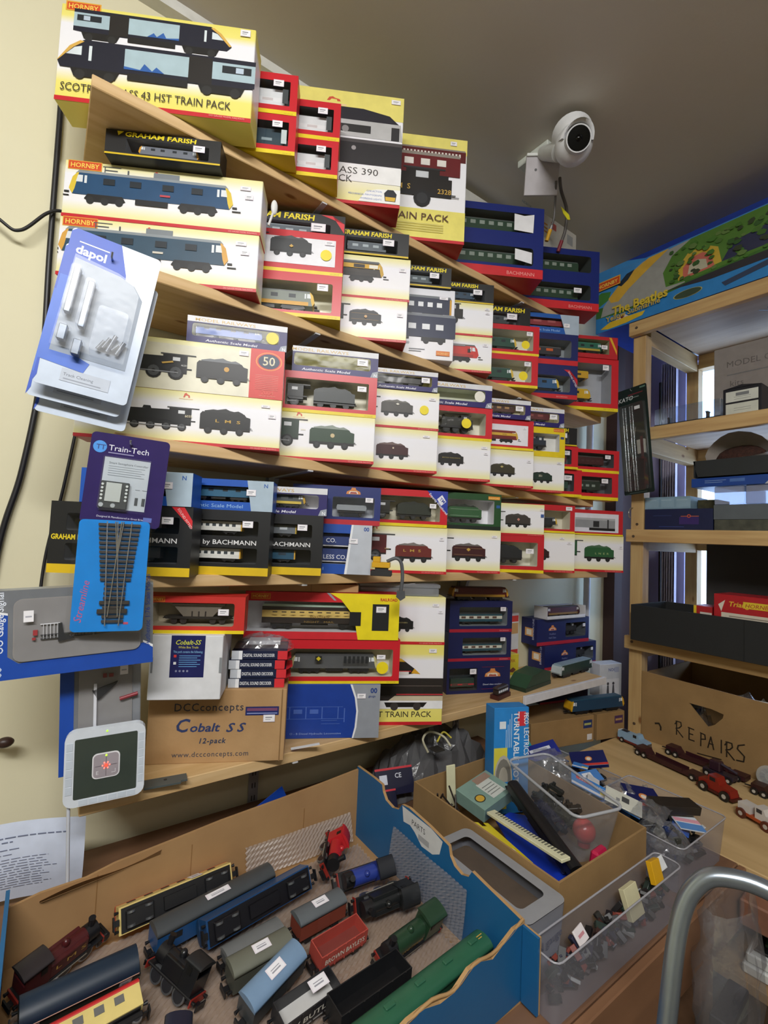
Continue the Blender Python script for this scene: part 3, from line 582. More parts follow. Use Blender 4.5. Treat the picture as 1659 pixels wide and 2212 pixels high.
b = Carton('r2h2', 'train_box', 'low red box with a yellow stripe and a green and cream model inside', G2, '#b8242c'); b.window(.4, 3, .2, .85, .02, '#b9b08c').poly([(.42, .98), (.3, .98), (.04, .4), (.04, .2)], '#d8a82c').model(D3('#2b6a56', '#2b2b28', roof='#3c8a72', low='#b9a03a'), .6, .26, 2.4, 'model_locomotive', 'green model locomotive in the low red box with a yellow stripe').sticker(.5, .42, .28, .18).done()

# ---------------- third shelf
b = cream('6035', 'cream box printed with a black steam engine numbered 6035 and lettered tender', G3, crest=(1.75, .88))
b.art(p_steam('#191a1c', 4, .07), 1.5, .24, 1.75).art(p_tender('#18191b', '#232426'), .55, .24, .95).txt('L  M  S', .75, .46, .08, GOLD, 'r', bold=.01, fit=.45).txt('6035', 1.62, .5, .065, '#d9cfb0', 'r', bold=.01).sticker(.1, .62, .14, .08).sticker(.22, .82, .16, .05).done()
b = Carton('50', 'train_box', 'cream box with black steam engine and red panel with a large gold 50', G3, CREAM); b.full(.0, .9, '#e6e2cc').rect(0.0, .66, 0, 1, '#d0352c').disc(.3, .76, .26, '#e88a3a', .72, 24).disc(.3, .76, .235, '#d0352c', .72, 24).disc(.3, .76, .21, '#23304e', .72, 24).txt('50', .3, .68, .25, '#d8cfae', 'c', bold=.01)
for q in range(9): b.rect(.55, .1, .47 - q * .036, .476 - q * .036, '#e89080')
b.txt('2004', .3, .08, .12, '#e0604c', 'c').txt('LIMITED EDITION', .3, .04, .04, '#e89080', 'c').art(p_steam('#1d1e21', 3, .115), 1.68, .2, 2.0).art(p_tender('#1b1c1f', '#6a6e74'), .68, .2, 1.0).disc(1.1, .5, .05, '#c9963a').poly([(2.3, .52), (2.1, .56), (2.08, .53), (2.28, .49)], GOLD).txt('46201', 1.83, .47, .05, '#d9d9d9', 'r').sticker(.7, .82, .18, .1).done()
dapol('dap1', 'white and purple box with a blue diesel and a round sticker, on the 50 box', G3, '#e0dca0', D3('#2c55a8', '#2c55a8', roof='#3a5fb0'), 'blue model diesel in the purple box on top of the 50 box', '#e3cf3a', 2.7, .95, sticker=False)
b = cream('r3b1', 'cream box printed with a green steam engine and green tender', G3, crest=(1.62, .92)); b.art(p_steam('#25382c'), 1.43, .27, 2.3).art(p_tender('#29412f', '#8a948c'), .42, .27, .98).disc(.9, .55, .045, '#c9b58a').txt('30934', 1.47, .62, .04, '#d9d0a8', 'r').done()
b = redbox('r3b2', 'red window box with a black engine and large black tender', G3); b.window(.2, 2.2, .17, .83, .03, '#dedac6').model(p_tender('#2a3133', '#23282a'), .5, .2, 1.05, 'model_tender', 'black model tender in the red box above the green steam engine box').model(p_steam('#212426'), 1.62, .2, 2.08, 'model_steam_engine', 'black model steam engine in the red box above the green steam engine box').sticker(.26, .62, .22, .13).done()
dapol('dap2', 'white and purple box with an empty cream tray, above the black tender box', G3, '#dedba8')
b = cream('r3c1', 'cream box printed with a maroon tender', G3); b.art(p_tender('#401c1e', '#6e5a56'), .68, .27, .78).art(p_steam('#3a1a1c'), 1.5, .27, 1.92).disc(1.05, .53, .02, '#d9c9b0').sticker(.2, .82, .16, .05).done()
b = cream('r3c2', 'cream box printed with a weathered grey tender and a yellow dot', G3); b.art(p_tender('#4a4845', '#6a6862'), .68, .3, .86).art(p_steam('#3a3937'), 1.55, .3, 1.92).poly([(1.15, .62), (1.1, .65), (1.05, .62), (1.1, .59)], '#e0ddd0').disc(.4, .52, .12, '#efdb1c').sticker(.1, .78, .18, .07).done()
dapol('dap3', 'white and purple box with a grey roofed model, on the weathered tender box', G3, '#d9d4a0', p_coach('#2c2a28', None, '#b9b7ae', 0, '#999', .16), 'dark model vehicle in the purple box on the weathered tender box', None, 2.7, .7, 'model_wagon')
b = cream('r3d1', 'cream box printed with a black tender lettered in gold', G3); b.art(p_tender('#1d1c1b', '#2a2928'), .68, .34, .66).art(p_steam('#1d1c1b'), 1.4, .34, 1.92).txt('BRITISH RAILWAYS', .78, .52, .04, '#a99a5a', fit=.45).sticker(.1, .8, .15, .06).sticker(.08, .66, .1, .06).done()
b = redbox('r3d2', 'red window box with a black tank engine and a yellow dot', G3); b.window(.2, 2.1, .17, .83, .04, '#dedac8').model(p_tank('#23241f'), .5, .24, 1.1, 'model_tank_engine', 'black model tank engine in the red yellow-dot box above the gold lettered tender').disc(.8, .5, .15, '#efd81c').done()
dapol('dap4', 'white and purple box with a round white sticker, on the black tank engine box', G3, '#c9cdb8', None, None, '#e8e6da', sticker=False)
b = cream('r3e1', 'cream box printed with an olive green tender', G3); b.art(p_tender('#3a3626', '#4a4636'), .52, .27, .7).art(p_steam('#332f22'), 1.25, .27, 1.92).poly([(.95, .53), (.9, .56), (.85, .53), (.9, .5)], '#b9a96a').sticker(.08, .68, .12, .07).done()
b = Carton('r3e2', 'train_box', 'red framed box printed with a maroon and gold diesel', G3, RED); b.full(0, .08, YEL).rect(2.3, .2, .15, .82, '#e6e4ea').art(D3('#7a2424', '#c9a03a', roof='#8a4038', low='#6a1f20'), .55, .22, 1.9).rect(1.9, .62, .45, .54, '#d0a63c').txt('54703', .95, .47, .06, '#5a1f1c').sticker(.28, .7, .1, .07).done()
dapol('dap5', 'white and purple box with a brown coach, on the maroon and gold diesel box', G3, '#cfc9a8', p_coach('#4a2a20', '#3a2018', '#5a4a40', 5, '#a07a4a', .18), 'brown model coach in the purple box on the maroon diesel box', None, 2.4, .8, 'model_coach')
b = cream('r3f1', 'cream box printed with a dark green engine lettered 351', G3); b.art(p_tender('#1f352c', '#22302a'), .36, .25, .62).art(p_steam('#1f352c'), 1.0, .25, 1.92).txt('351', .68, .42, .08, '#dcd9c0', 'r', bold=.01).sticker(.1, .8, .14, .06).done()
b = Carton('r3f2', 'train_box', 'yellow window box with a dark blue model, orange lettered tag at the top', G3, '#e3c818'); b.window(.2, 1.9, .18, .78, .03, '#dcdcd8').model(p_tank('#2a3340'), .6, .22, .95, 'model_locomotive', 'dark blue model engine in the yellow box').rect(.42, .05, .86, .97, '#d9642a').txt('RAILROAD', .235, .885, .07, '#f0d070', 'c', fit=.33).rect(.17, .04, .62, .7, '#3a4a78').done()
dapol('dap6', 'white and purple box with a maroon coach, on the yellow box', G3, '#d6d2b0', p_coach('#5a2226', None, '#8a8078', 4, '#8a4a44', .18), 'maroon model coach in the purple box on the yellow box', None, 2.4, .8, 'model_coach')
for pid, w_, c in (('r3g1', 'lower', '#24453e'), ('r3g2', 'upper', '#6a2a38')):
    b = redbox(pid, 'narrow red window box with a %s model, %s of two beside the yellow box' % ('green' if w_ == 'lower' else 'pinkish', w_), G3, .1); b.window(.3, 2.6, .2, .85, .05, '#4c5258').model(p_coach(c, None, '#33383c', 3, '#7a8a88', .25), .5, .25, 1.2, 'model_coach', '%s model coach in the narrow red box, %s of two' % ('green' if w_ == 'lower' else 'dark pink', w_)).sticker(.4, .6, .3, .18).done()
farish('GF7', 'small black box with yellow lettering on the narrow red boxes', G3, False, None, .5, 1.8)
for pid, w_, c in (('r3h1', 'lower', '#23302a'), ('r3h2', 'upper', '#3f1a1e')):
    b = redbox(pid, 'red window box with a %s coach, %s of two ending the third shelf' % ('dark green' if w_ == 'lower' else 'dark maroon', w_), G3, .12); b.window(.25, 2.6, .24, .84, .04, '#5a5c62').model(p_coach(c, None, '#4a4a48', 7, '#87948c' if w_ == 'lower' else '#4a2a2c', .22), .65, .27, 1.85, 'model_coach', '%s model coach in the red box at the shelf end, %s of two' % ('dark green' if w_ == 'lower' else 'dark maroon', w_)).sticker(.42, .62, .26, .16).done()

# ---------------- fourth shelf
def farish2(pid, label, cs, descs, flash=False):
    b = Carton(pid, 'train_box', label, G4, '#1c1d1f'); b.full(0, .125, '#dcb81e'); b.txt('by BACHMANN', .2, .47, .1, '#e9e9ea', bold=.008, fit=.8).txt('FARISH', 1.04, .47, .1, '#e8cf2a', bold=.03, fit=.5).txt('GRAHAM', 1.57, .47, .1, '#e8cf2a', bold=.03, fit=.32)
    b.window(.18, 1.7, .6, .84, .03, '#55585d').window(.18, 1.7, .18, .42, .03, '#55585d')
    for v, p_, d in ((.63, cs[0], descs[0]), (.2, cs[1], descs[1])):
        if p_: b.model(p_, .45, v, 1.0, 'model_railcar', d)
    if flash: b.poly([(.3, .99), (.12, .99), (.0, .8), (.0, .68)], '#d02c34').txt('SOUND FITTED', .22, .96, .05, '#f0d4d4', 'l', ang=-.95)
    b.sticker(.26, .74, .16, .1); b.done()
farish2('GFB1', 'large black two-window box behind the hanging purple card', (p_coach('#3a3634', None, '#55504c', 3, '#7a7270', .2), p_coach('#33302f', None, '#4a4644', 3, '#7a7270', .2)), ('dark model unit, upper window of the black box behind the purple card', 'dark model unit, lower window of the black box behind the purple card'), True)
wr = p_coach('#d8d8d2', '#e6e6e0', '#5a5d60', 9, '#3a4248', .2, '#d9a83a')
farish2('GFB2', 'large black two-window box with two white railcars', (wr, wr), ('white model railcar, upper window of the black box', 'white model railcar, lower window of the black box'))
farish2('GFB3', 'large black two-window box with a blue railcar in its lower window', (p_coach('#6a7076', None, '#8a9096', 4, '#c0c6cc', .2, '#c9a83a'), p_coach('#24506a', None, '#4a5a64', 4, '#2a3a48', .2, '#d8a83a')), ('grey model railcar, upper window of the black box beside the silver tank', 'blue model railcar, lower window of the black box'))
def dapolN(pid, label, prof, desc, a=.65):
    b = Carton(pid, 'train_box', label, G4, '#1a55b4'); b.poly([(.85, 1), (.68, 0), (0, 0), (0, 1)], '#a9bccb').window(.5, 3.0, .28, .78, .08, '#1b1d20').model(prof, a, .32, 2.3, 'model_locomotive', desc).txt('N', .18, .78, .18, '#2a5aa8', 'r', bold=.02).txt('Authentic Scale Model', .95, .08, .16, '#9cc4ee', fit=1.9).sticker(.55, .5, .3, .2); return b.done()
dapolN('dapN2', 'blue and silver box lettered N beside the hanging purple card', D3('#26292a', '#26292a', roof='#3a3d3e'), 'black model locomotive in the blue box beside the purple card')
dapolN('dapN3', 'blue and silver box lettered N on the white railcar box', D3('#2f6484', '#2f6484', roof='#4a7a94'), 'blue model locomotive in the blue box on the white railcar box')
dapol('dap7', 'white and purple box with a striped grey diesel, beside the silver tank wagon box', G4, '#e6e6ea', D3('#4a4e50', '#b9942c', low='#c9b04a'), 'grey striped model diesel in the purple box beside the silver tank wagon', None, 2.4, .8, sticker=False)
b = Carton('dapOO', 'train_box', 'blue and silver box lettered 00 with two blue containers', G4, '#1f4fa8'); b.poly([(.38, 1), (.5, 0), (0, 0), (0, 1)], '#bcc2cc').poly([(.42, 1), (.38, 1), (.48, 0), (.53, 0)], '#e9ebee').window(.22, 1.8, .2, .82, .06, '#8e98a6').model([('p', rc(0, 1, .02, .2), '#2c3f7a', 1), ('p', rc(.02, .98, .0, .02), '#e8e8ea', .9)], .2, .55, 1.35, 'model_container', 'dark blue model container, upper of two in the blue box lettered 00').model([('p', rc(0, 1, .02, .2), '#2c3f7a', 1), ('p', rc(.02, .98, .0, .02), '#e8e8ea', .9)], .2, .23, 1.35, 'model_container', 'dark blue model container, lower of two in the blue box lettered 00')
b.txt('CO.', .72, .63, .12, '#dcdfe8', 'r', bold=.01).txt('LESS CO.', .5, .3, .12, '#dcdfe8', 'r', bold=.01).txt('00', .06, .88, .11, '#2a4f9a', 'r', bold=.03).txt('Authentic Scale Model', .95, .07, .09, '#9cc0ea', fit=1.1).sticker(.28, .62, .18, .1).done()
def bcrest(b, a, v, s):
    b.poly([(a + s, v), (a + s * .9, v + s * .35), (a + s * .35, v + s * .62), (a + s * .25, v + s * .9), (a - s * .25, v + s * .9), (a - s * .35, v + s * .62), (a - s * .9, v + s * .35), (a - s, v)], '#d88a4a').poly([(a + s * .65, v + .01), (a + s * .5, v + s * .4), (a - s * .5, v + s * .4), (a - s * .65, v + .01)], '#e9e4da').poly([(a + s * .5, v + .015), (a + s * .4, v + s * .3), (a - s * .4, v + s * .3), (a - s * .5, v + .015)], '#9a3030'); return b
b = Carton('bach1', 'train_box', 'navy window box with an arched crest and a silver tank wagon', G4, '#1d2c6e'); b.full(0, .13, '#b82630').window(.16, 1.25, .2, .72, .04, '#c2c6ce').model([('p', rc(.05, .95, .1, .16), BLK, .8), ('p', [(.03, .18), (.0, .26), (.03, .36), (.97, .36), (1, .26), (.97, .18)], '#8c9298', .9), ('c', (.2, .06, .06), BLK, .7), ('c', (.8, .06, .06), BLK, .7)], .35, .24, .8, 'model_tank_wagon', 'silver model tank wagon in the navy crest box')
bcrest(b, .72, .8, .19).sticker(.2, .6, .2, .12).done()
b = cream('r4e1', 'cream box printed with a crimson engine and gold lettered tender', G4, crest=(1.6, .92)); b.art(p_steam('#5a1c1e'), 1.15, .24, 2.3).art(p_tender('#6a2722', '#7a7470'), .33, .24, .82).txt('L  M  S', .58, .46, .075, GOLD, 'r', bold=.01, fit=.38).txt('45552', 1.27, .5, .04, '#d9c080').sticker(.08, .72, .1, .08).done()
b = redbox('r4e2', 'red window box with black tender and blue corner lettered Expertly Weathered', G4); b.window(.2, 2.3, .16, .82, .03, '#dcd7c2').model(p_tender('#252c24', '#20231f'), .4, .2, .98, 'model_tender', 'black model tender in the red box with the blue corner').model(p_steam('#24251f'), 1.42, .2, 1.92, 'model_steam_engine', 'black model steam engine in the red box with the blue corner')
b.poly([(.58, 1), (0, 1), (0, .36)], '#2438a0').poly([(.3, .78), (.16, .9), (.04, .72), (.18, .6)], '#e8e8f0').txt('TMC', .24, .77, .12, '#3a4aa8', 'l', bold=.02, ang=-.7).txt('Expertly Weathered', .53, .9, .095, '#e6e6f4', 'l', bold=.01, ang=-.83, fit=.74).sticker(.32, .52, .18, .12).done()
b = cream('r4f1', 'cream box printed with a maroon engine and lined maroon tender', G4); b.art(p_steam('#3a1a1e'), 1.12, .26, 2.08).art(p_tender('#3f191d', '#6a6462', '#8a6a4a'), .35, .26, .82).poly([(.82, .53), (.77, .57), (.72, .53), (.77, .49)], '#c9a24a').sticker(.1, .82, .12, .05).done()
b = Carton('r4f2', 'train_box', 'green window box with a green lined tender, orange tag at the top', G4, '#1d4a24'); b.full(0, .1, '#14221a').window(.2, 2.2, .16, .82, .03, '#e6e6ea').model(p_tender('#2a5a34', '#1f2a22', '#8aa08a'), .5, .19, 1.0, 'model_tender', 'lined green model tender in the green box').rect(.38, .04, .85, .94, '#d98a2a').txt('RAILROAD', .21, .868, .065, '#f4e08a', 'c', fit=.3).rect(.14, .03, .62, .7, '#2a5a9a').done()
b = Carton('r4g1', 'train_box', 'red window box with a black goods engine, under the grey tender box', G4, '#c01f2a'); b.full(0, .08, YEL).window(.18, 2.2, .18, .82, .03, '#d9d6c4').model(p_tender('#1c1f26', '#20232a'), .55, .24, 1.0, 'model_tender', 'black model tender in the red box under the printed grey tender').sticker(.3, .52, .22, .13).done()
b = cream('r4g2', 'cream box printed with a weathered grey-brown tender with a red crest', G4); b.art(p_tender('#3d3836', '#4a4543'), .45, .25, .86).art(p_steam('#33302e'), 1.3, .25, 1.92).poly([(.92, .5), (.87, .55), (.82, .5), (.87, .45)], '#c98a7a').rect(.13, .03, .6, .7, '#3a5a9a').sticker(.04, .8, .12, .07).done()
b = cream('r4h1', 'cream box printed with a small dark maroon tender end', G4); b.art(p_tender('#33191b', '#403c3a'), .68, .3, .62).art(p_steam('#2a1618'), 1.3, .3, 1.76).sticker(.1, .72, .12, .06).sticker(.3, .84, .12, .05).done()
b = Carton('r4h2', 'train_box', 'red window box with a dark diesel with yellow cab front', G4, '#c01f2a'); b.full(0, .07, YEL).window(.18, 2.0, .14, .8, .03, '#d9d3c0').model(D3('#22252c', '#d8b02a'), .6, .2, 1.7, 'model_locomotive', 'dark model diesel with yellow cab in the red box').sticker(.12, .82, .24, .13).done()
b = cream('r4i1', 'cream box printed with a light green engine and green tender', G4); b.art(p_steam('#2c5a3a'), 1.2, .28, 2.24).art(p_tender('#2a5c38', '#4a6a50'), .28, .28, .9).txt('L  N  E  R', .45, .48, .07, '#b9c98a', 'r', fit=.4).sticker(.04, .65, .1, .08).done()
b = Carton('r4i2', 'train_box', 'red framed box printed with a grey goods brake vehicle', G4, '#c2222c'); b.full(0, .06, YEL).rect(3, .2, .12, .86, '#dcdce6').art([('p', rc(0, 1, .1, .3), '#8f9296', 1), ('p', rc(0, 1, .28, .33), '#a9acb0', 1), ('p', rc(.45, .6, .12, .26), '#2a2b2e', 1), ('p', rc(.8, .84, .1, .3), '#3a3b3e', 1), ('p', rc(.35, 1, .04, .1), BLK, 1)], .35, .12, 1.7).sticker(.25, .76, .08, .06).done()
# red box lying behind the silver tank wagon box
b = Carton('x', 'train_box', 'plain red box standing behind the crest box against the wall', G4, '#a8202a', pos=(.80, 1.108, -.085, .215, .2, .042, 0)); b.full(.93, 1, '#8a1a24').done()

# ---------------- bottom shelf
b = Carton('cobaltK', 'cardboard_box', 'large brown cardboard box lettered 12-pack', G5, CARD)
b.txt('DCCconcepts', 1.05, .71, .15, '#3a3c48', 'c', bold=.006, space=1.12, fit=.92).txt('C', 1.38, .43, .25, '#33406a', 'c', bold=.02, shear=.25).txt('obalt', 1.29, .43, .16, '#33406a', 'l', bold=.022, shear=.2, fit=.4).txt('S S', .54, .42, .17, '#33406a', 'r', bold=.02, shear=.35, fit=.27).txt('12-pack', .98, .27, .1, '#33405a', 'c', bold=.02, shear=.2, space=1.15).txt('www.dccconcepts.com', 1.0, .09, .1, '#4a4c58', 'c', space=1.1, fit=1.02)
b.rect(.56, .1, .64, .76, '#1f2a66').rect(.54, .12, .7, .74, '#7a4a6a').rect(.54, .12, .66, .675, '#8a96c8').sticker(.15, .55, .16, .1).rect(.07, .055, 0, 1, '#8a6a44').done()
b = Carton('cobaltW', 'cardboard_box', 'white cardboard box with a navy label, on the 12-pack carton', G5, M('#dcdee2', .6)); b.rect(.78, .27, .35, 1.0, '#1a1f5a').txt('Cobalt-SS', .52, .86, .1, '#d8dc4a', 'c', shear=.3, bold=.01, fit=.38).txt('White Box Trade', .52, .8, .05, '#d8d04a', 'c', fit=.3).txt('This pack contains the following:', .52, .73, .05, '#8ac0ea', 'c', fit=.44).rect(.73, .69, .66, .7, '#d23a3a').rect(.73, .69, .55, .59, '#e8e8e8')
for q in range(6): b.rect(.65, .33 + .05 * (q % 2), .68 - q * .033, .69 - q * .033, '#6aa6dc')
b.txt('* * * *', .6, .41, .08, '#c8d0ea', 'c').rect(.04, .0, .42, .66, '#8a8e92').rect(1.06, 1.03, .42, .66, '#8a8e92').done()
b = Carton('hopper', 'train_box', 'red window box with a grey hopper wagon, on the white carton', G5, '#c4302a'); b.full(0, .09, YEL).logo(.1, .84, .45, .13).window(.28, 2.4, .2, .82, .06, '#b9ae96').model(p_hopper(), .38, .22, 1.75, 'model_hopper_wagon', 'grey model hopper wagon in the red window box').sticker(.42, .5, .28, .17).done()
b = Carton('dapHyd', 'train_box', 'blue and grey box with an outline drawing of a diesel locomotive, lettered 00', G5, '#1c3f98'); b.poly([(.55, 1), (.46, .75), (.42, .5), (.44, .2), (.5, 0), (0, 0), (0, 1)], '#9297a0').poly([(.58, 1), (.54, 1), (.45, .75), (.41, .5), (.43, .2), (.48, 0), (.51, 0), (.465, .2), (.445, .5), (.485, .75)], '#e8eaee')
for a0, a1, v0, v1 in ((1.75, .7, .58, .59), (1.75, .66, .36, .37), (1.7, 1.68, .36, .58), (1.4, 1.38, .36, .58), (1.1, 1.08, .36, .58), (.8, .78, .36, .58), (.68, .66, .3, .56), (1.1, .75, .27, .28), (1.1, .8, .33, .34), (1.62, 1.46, .46, .54), (1.32, 1.16, .46, .54)): b.rect(a0, a1, v0, v1, '#4a68b8')
b.txt('O - B Diesel Hydraulic Locomotive', .72, .08, .05, '#8aa4dc', 'r', fit=.95).txt('00', .06, .84, .13, '#2a4488', 'r', bold=.03).txt('gauge', .09, .76, .06, '#2a4488', 'r').sticker(.28, .74, .16, .09).done()
b = redbox('class17', 'long red window box with a weathered grey diesel and a yellow dot', G5, .06); b.window(.16, 2.6, .16, .78, .04, '#dcd6c2').model(p_diesel('#55575a', '#c9c08a', '#4a4b4e', grille=False), .5, .2, 2.0, 'model_locomotive', 'weathered grey model diesel in the long red yellow-dot box')
for q in range(6): b.rect(1.3 - q * .1, 1.24 - q * .1, .46, .62, '#26282a')
b.poly([(1.95, .5), (1.8, .5), (1.8, .62), (1.95, .62)], '#23241f').poly([(1.93, .56), (1.875, .61), (1.82, .56), (1.875, .51)], '#d0bd2a').disc(.4, .36, .14, '#efd81c').sticker(.34, .56, .2, .1).done()
b = Carton('western', 'train_box', 'red and yellow window box with a chocolate and cream mail coach lettered WESTERN', G5, '#cc2630'); b.poly([(1.55, 1), (1.3, 0.86), (1.0, .5), (.9, .0), (0, 0), (0, 1)], '#ecd81e').poly([(1.62, 1), (1.55, 1), (1.4, .84), (1.45, .84)], '#9aa0a8').logo(.12, .84, .4, .12).window(.2, 3.3, .16, .8, .03, '#e2e2e6')
b.model(p_coach('#2a2220', '#d9bb6a', '#a9bfae', 0, '#333', .2), .68, .2, 2.3, 'model_mail_coach', 'chocolate and cream model mail coach lettered WESTERN').rect(.6, .23, .2, .78, '#1e1f22').txt('WESTERN', 1.75, .45, .07, '#7a5a2a', 'c', bold=.015, fit=.42).txt('NIGHT   MAIL', 1.75, .35, .06, '#8a7038', 'c', fit=.65).rect(1.1, .85, .3, .6, '#1a1a1c').txt('RAILROAD', .24, .85, .09, '#c8302a', 'c', bold=.03, fit=.38)
for q in range(9): b.rect(2.75 - q * .19, 2.65 - q * .19, .56, .585, '#4a4030')
b.sticker(.3, .6, .22, .13).done()
b = Carton('HST5', 'train_pack_box', 'tall cream box lettered TRAIN PACK with a black, red and white express power car', G5, YELL)
b.full(0, .04, HRED).poly([(2, .62), (2, .86), (.75, .86), (.55, .82), (.38, .7), (.36, .64), (.5, .62)], '#221f1d').poly([(.9, .86), (.75, .86), (.55, .82), (.5, .78), (.9, .8)], '#dcae2e').poly([(.92, .72), (.92, .8), (.75, .8), (.62, .72)], '#e4e4e6').rect(2, .42, .66, .67, '#c8323a').rect(2, .45, .62, .66, '#e0dcd8').poly([(.42, .64), (.38, .7), (.3, .63)], '#d9a22a')
b.poly([(2, .3), (2, .58), (0, .58), (0, .3)], '#26211f').poly([(2, .36), (.9, .36), (1.1, .46), (2, .46)], '#cdbfa0').poly([(.7, .3), (.62, .36), (0, .36), (0, .3)], '#c9bca0').rect(.6, 0, .37, .385, '#c03a40').full(.2, .3, '#eeeef0').poly([(.75, .28), (.72, .22), (.25, .22), (.2, .28)], '#1d1a19').disc(.62, .23, .05, '#3a3634').disc(.33, .23, .05, '#3a3634').rect(2, .02, .48, .49, '#5a504c')
b.txt('CLASS 43 HST TRAIN PACK', .14, .1, .1, '#38332e', fit=1.25).sticker(.1, .9, .1, .05).done()
b = cream('tend5', 'cream box printed with a small black tender, on the tall power car pack', G5); b.art(p_tender('#1b1b1c', '#232324'), .68, .26, .62).art(p_steam('#1b1b1c'), 1.35, .26, 1.76).txt('SOUTHERN', .82, .44, .04, '#b9b078', fit=.2).sticker(.15, .8, .14, .06).sticker(.06, .66, .1, .06).done()
def bachc(pid, label, kind):
    b = Carton(pid, 'train_box', label, G5, '#151d50')
    if kind:
        b.full(0, .1, '#a81e34').window(.18, 1.9, .2, .8, .05, '#8d9498').model(p_coach('#1f4a58', '#cfcfc2', '#33383c', 5, '#5a4038', .2), .3, .24, 1.55, 'model_coach', 'blue and cream model coach in the %s of the navy coach boxes' % kind).sticker(.25, .68, .2, .13).txt('BACHMANN', .12, .025, .06, '#d89098')
    else:
        b.window(1.15, 2.1, .1, .78, .04, '#3f4448').model(p_coach('#2c4038', '#a83038', '#3a4442', 2, '#33403c', .35), 1.2, .14, .8, 'model_coach', 'green and red model coach in the lowest navy box').sticker(1.2, .6, .22, .16); bcrest(b, .62, .5, .28).txt('BACHMANN', .62, .55, .08, '#f0d8b0', 'c', bold=.01, fit=.42).txt('Diesel class coaches', .62, .24, .075, '#d0d4e4', 'c', fit=.65).rect(1.0, .22, .8, .81, '#8a2a44').rect(1.0, .22, .12, .13, '#8a2a44')
    return b.done()
bachc('bc1', 'navy box with a gold arched crest, lowest of three at the shelf centre', None)
bachc('bc2', 'navy window box with a blue and cream coach, middle of three', 'middle')
bachc('bc3', 'navy window box with a blue and cream coach, top of three', 'top')
# ================================================================ the room
WY = 1.16; CZ = 2.6; FX = 2.45
struct(MB().box(-2.2, FX + .1, -2.4, WY + .1, -.05, 0, rough_mat('floor_carpet', '#6a645e', '#7a746c', 10, .9)).build('floor'))
struct(MB().box(-2.2, FX + .1, -2.4, WY + .1, CZ, CZ + .05, rough_mat('ceiling_paint', '#cfc9be', '#d6d0c5', 2, .85, .1, 60, .003)).build('ceiling'))
struct(MB().box(-2.2, 2.04, WY, WY + .08, 0, CZ, WALL).build('wall_back'))
struct(MB().box(2.04, FX, WY, WY + .08, 0, CZ, rough_mat('wall_brown', '#3a2622', '#452d28', 3, .8)).box(2.04, 2.1, WY - .05, WY, 0, CZ, rough_mat('wall_brown', '#3a2622', '#452d28', 3, .8)).build('wall_recess'))
struct(MB().box(-2.28, -2.2, -2.4, WY, 0, CZ, WALL).build('wall_left'))
struct(MB().box(-2.2, FX, -2.48, -2.4, 0, CZ, WALL).build('wall_front'))
LIL = rough_mat('wall_lilac', '#b0acd2', '#b8b4da', 2, .8)
WY0, WY1, WZ0, WZ1 = -.5, 1.0, .95, 2.3      # window opening in the far wall
struct(MB().box(FX, FX + .1, WY1, WY + .1, 0, CZ, LIL).box(FX, FX + .1, -2.4, WY0, 0, CZ, LIL).box(FX, FX + .1, WY0, WY1, 0, WZ0, LIL).box(FX, FX + .1, WY0, WY1, WZ1, CZ, LIL).build('wall_right'))
wf = MB()
for a, b in ((WY1 - .025, WY1), (WY0, WY0 + .05), (.2, .24)): wf.box(FX + .03, FX + .08, a, b, WZ0, WZ1, '#e6e8ee')
for a, b in ((WZ0, WZ0 + .05), (WZ1 - .05, WZ1)): wf.box(FX + .03, FX + .08, WY0, WY1, a, b, '#e6e8ee')
win = struct(wf.build('window_1'))
MB().box(FX + .05, FX + .054, WY0 + .05, WY1 - .05, WZ0 + .05, WZ1 - .05, clear('window_glass', gloss=.05)).build('pane', win)
MB().box(FX - .03, FX + .03, WY0 - .03, WY1 + .03, WZ0 - .03, WZ0, '#dfe1e8').build('window_sill', win)
# pale curtain gathered beside the window and a dark cord
cu = MB(); pts = []
for i in range(41): pts.append((FX - .06 + .016 * math.sin(i * 1.1), 1.085 - .075 * i / 40))
cu.ext(pts + [(x + .003, y) for x, y in pts[::-1]], .75, 2.3, M('#b9b2c4', .85))
cur = tag(cu.build('curtain'), 'narrow pale lilac curtain hanging beside the window', 'curtain')
MB().tube(smooth_path([(FX - .1, 1.07, 2.2), (FX - .1, 1.066, 1.8), (FX - .1, 1.062, 1.2), (FX - .1, 1.058, .8)]), .006, '#1a1416').build('cord', cur)

# ---------------- wall shelves: five pine boards on slotted uprights
SZ = [2.167, 1.867, 1.562, 1.315, .944]
SX = [(.012, 1.44), (.06, 1.60), (.085, 1.56), (.075, 1.66), (.075, 1.64)]
nm = ('top', 'second', 'third', 'fourth', 'bottom')
for i, (z, (x0, x1)) in enumerate(zip(SZ, SX)):
    r = empty('wall_shelf', ((x0 + x1) / 2, (.93 + WY) / 2, z - .02)); tag(r, '%s pine board shelf on the cream wall' % nm[i], 'shelf', 'pine wall shelves')
    MB().bbox(-(x1 - x0) / 2, (x1 - x0) / 2, -(WY - .93) / 2, (WY - .93) / 2 - .0065, -.002, .02, PINE, .0015).build('board', r)
    for bx in (.46, 1.15):
        if x0 < bx < x1:
            o = MB().prism([(-.115, -.002), (.108, -.002), (.108, -.07), (.09, -.066), (.07, -.006), (-.115, -.005)], -.006, .006, '#c9cacd').build('bracket', r, (bx - (x0 + x1) / 2, 0, 0), (0, 0, R(90)))
STEEL = M('#a8aab2', .45, .3)
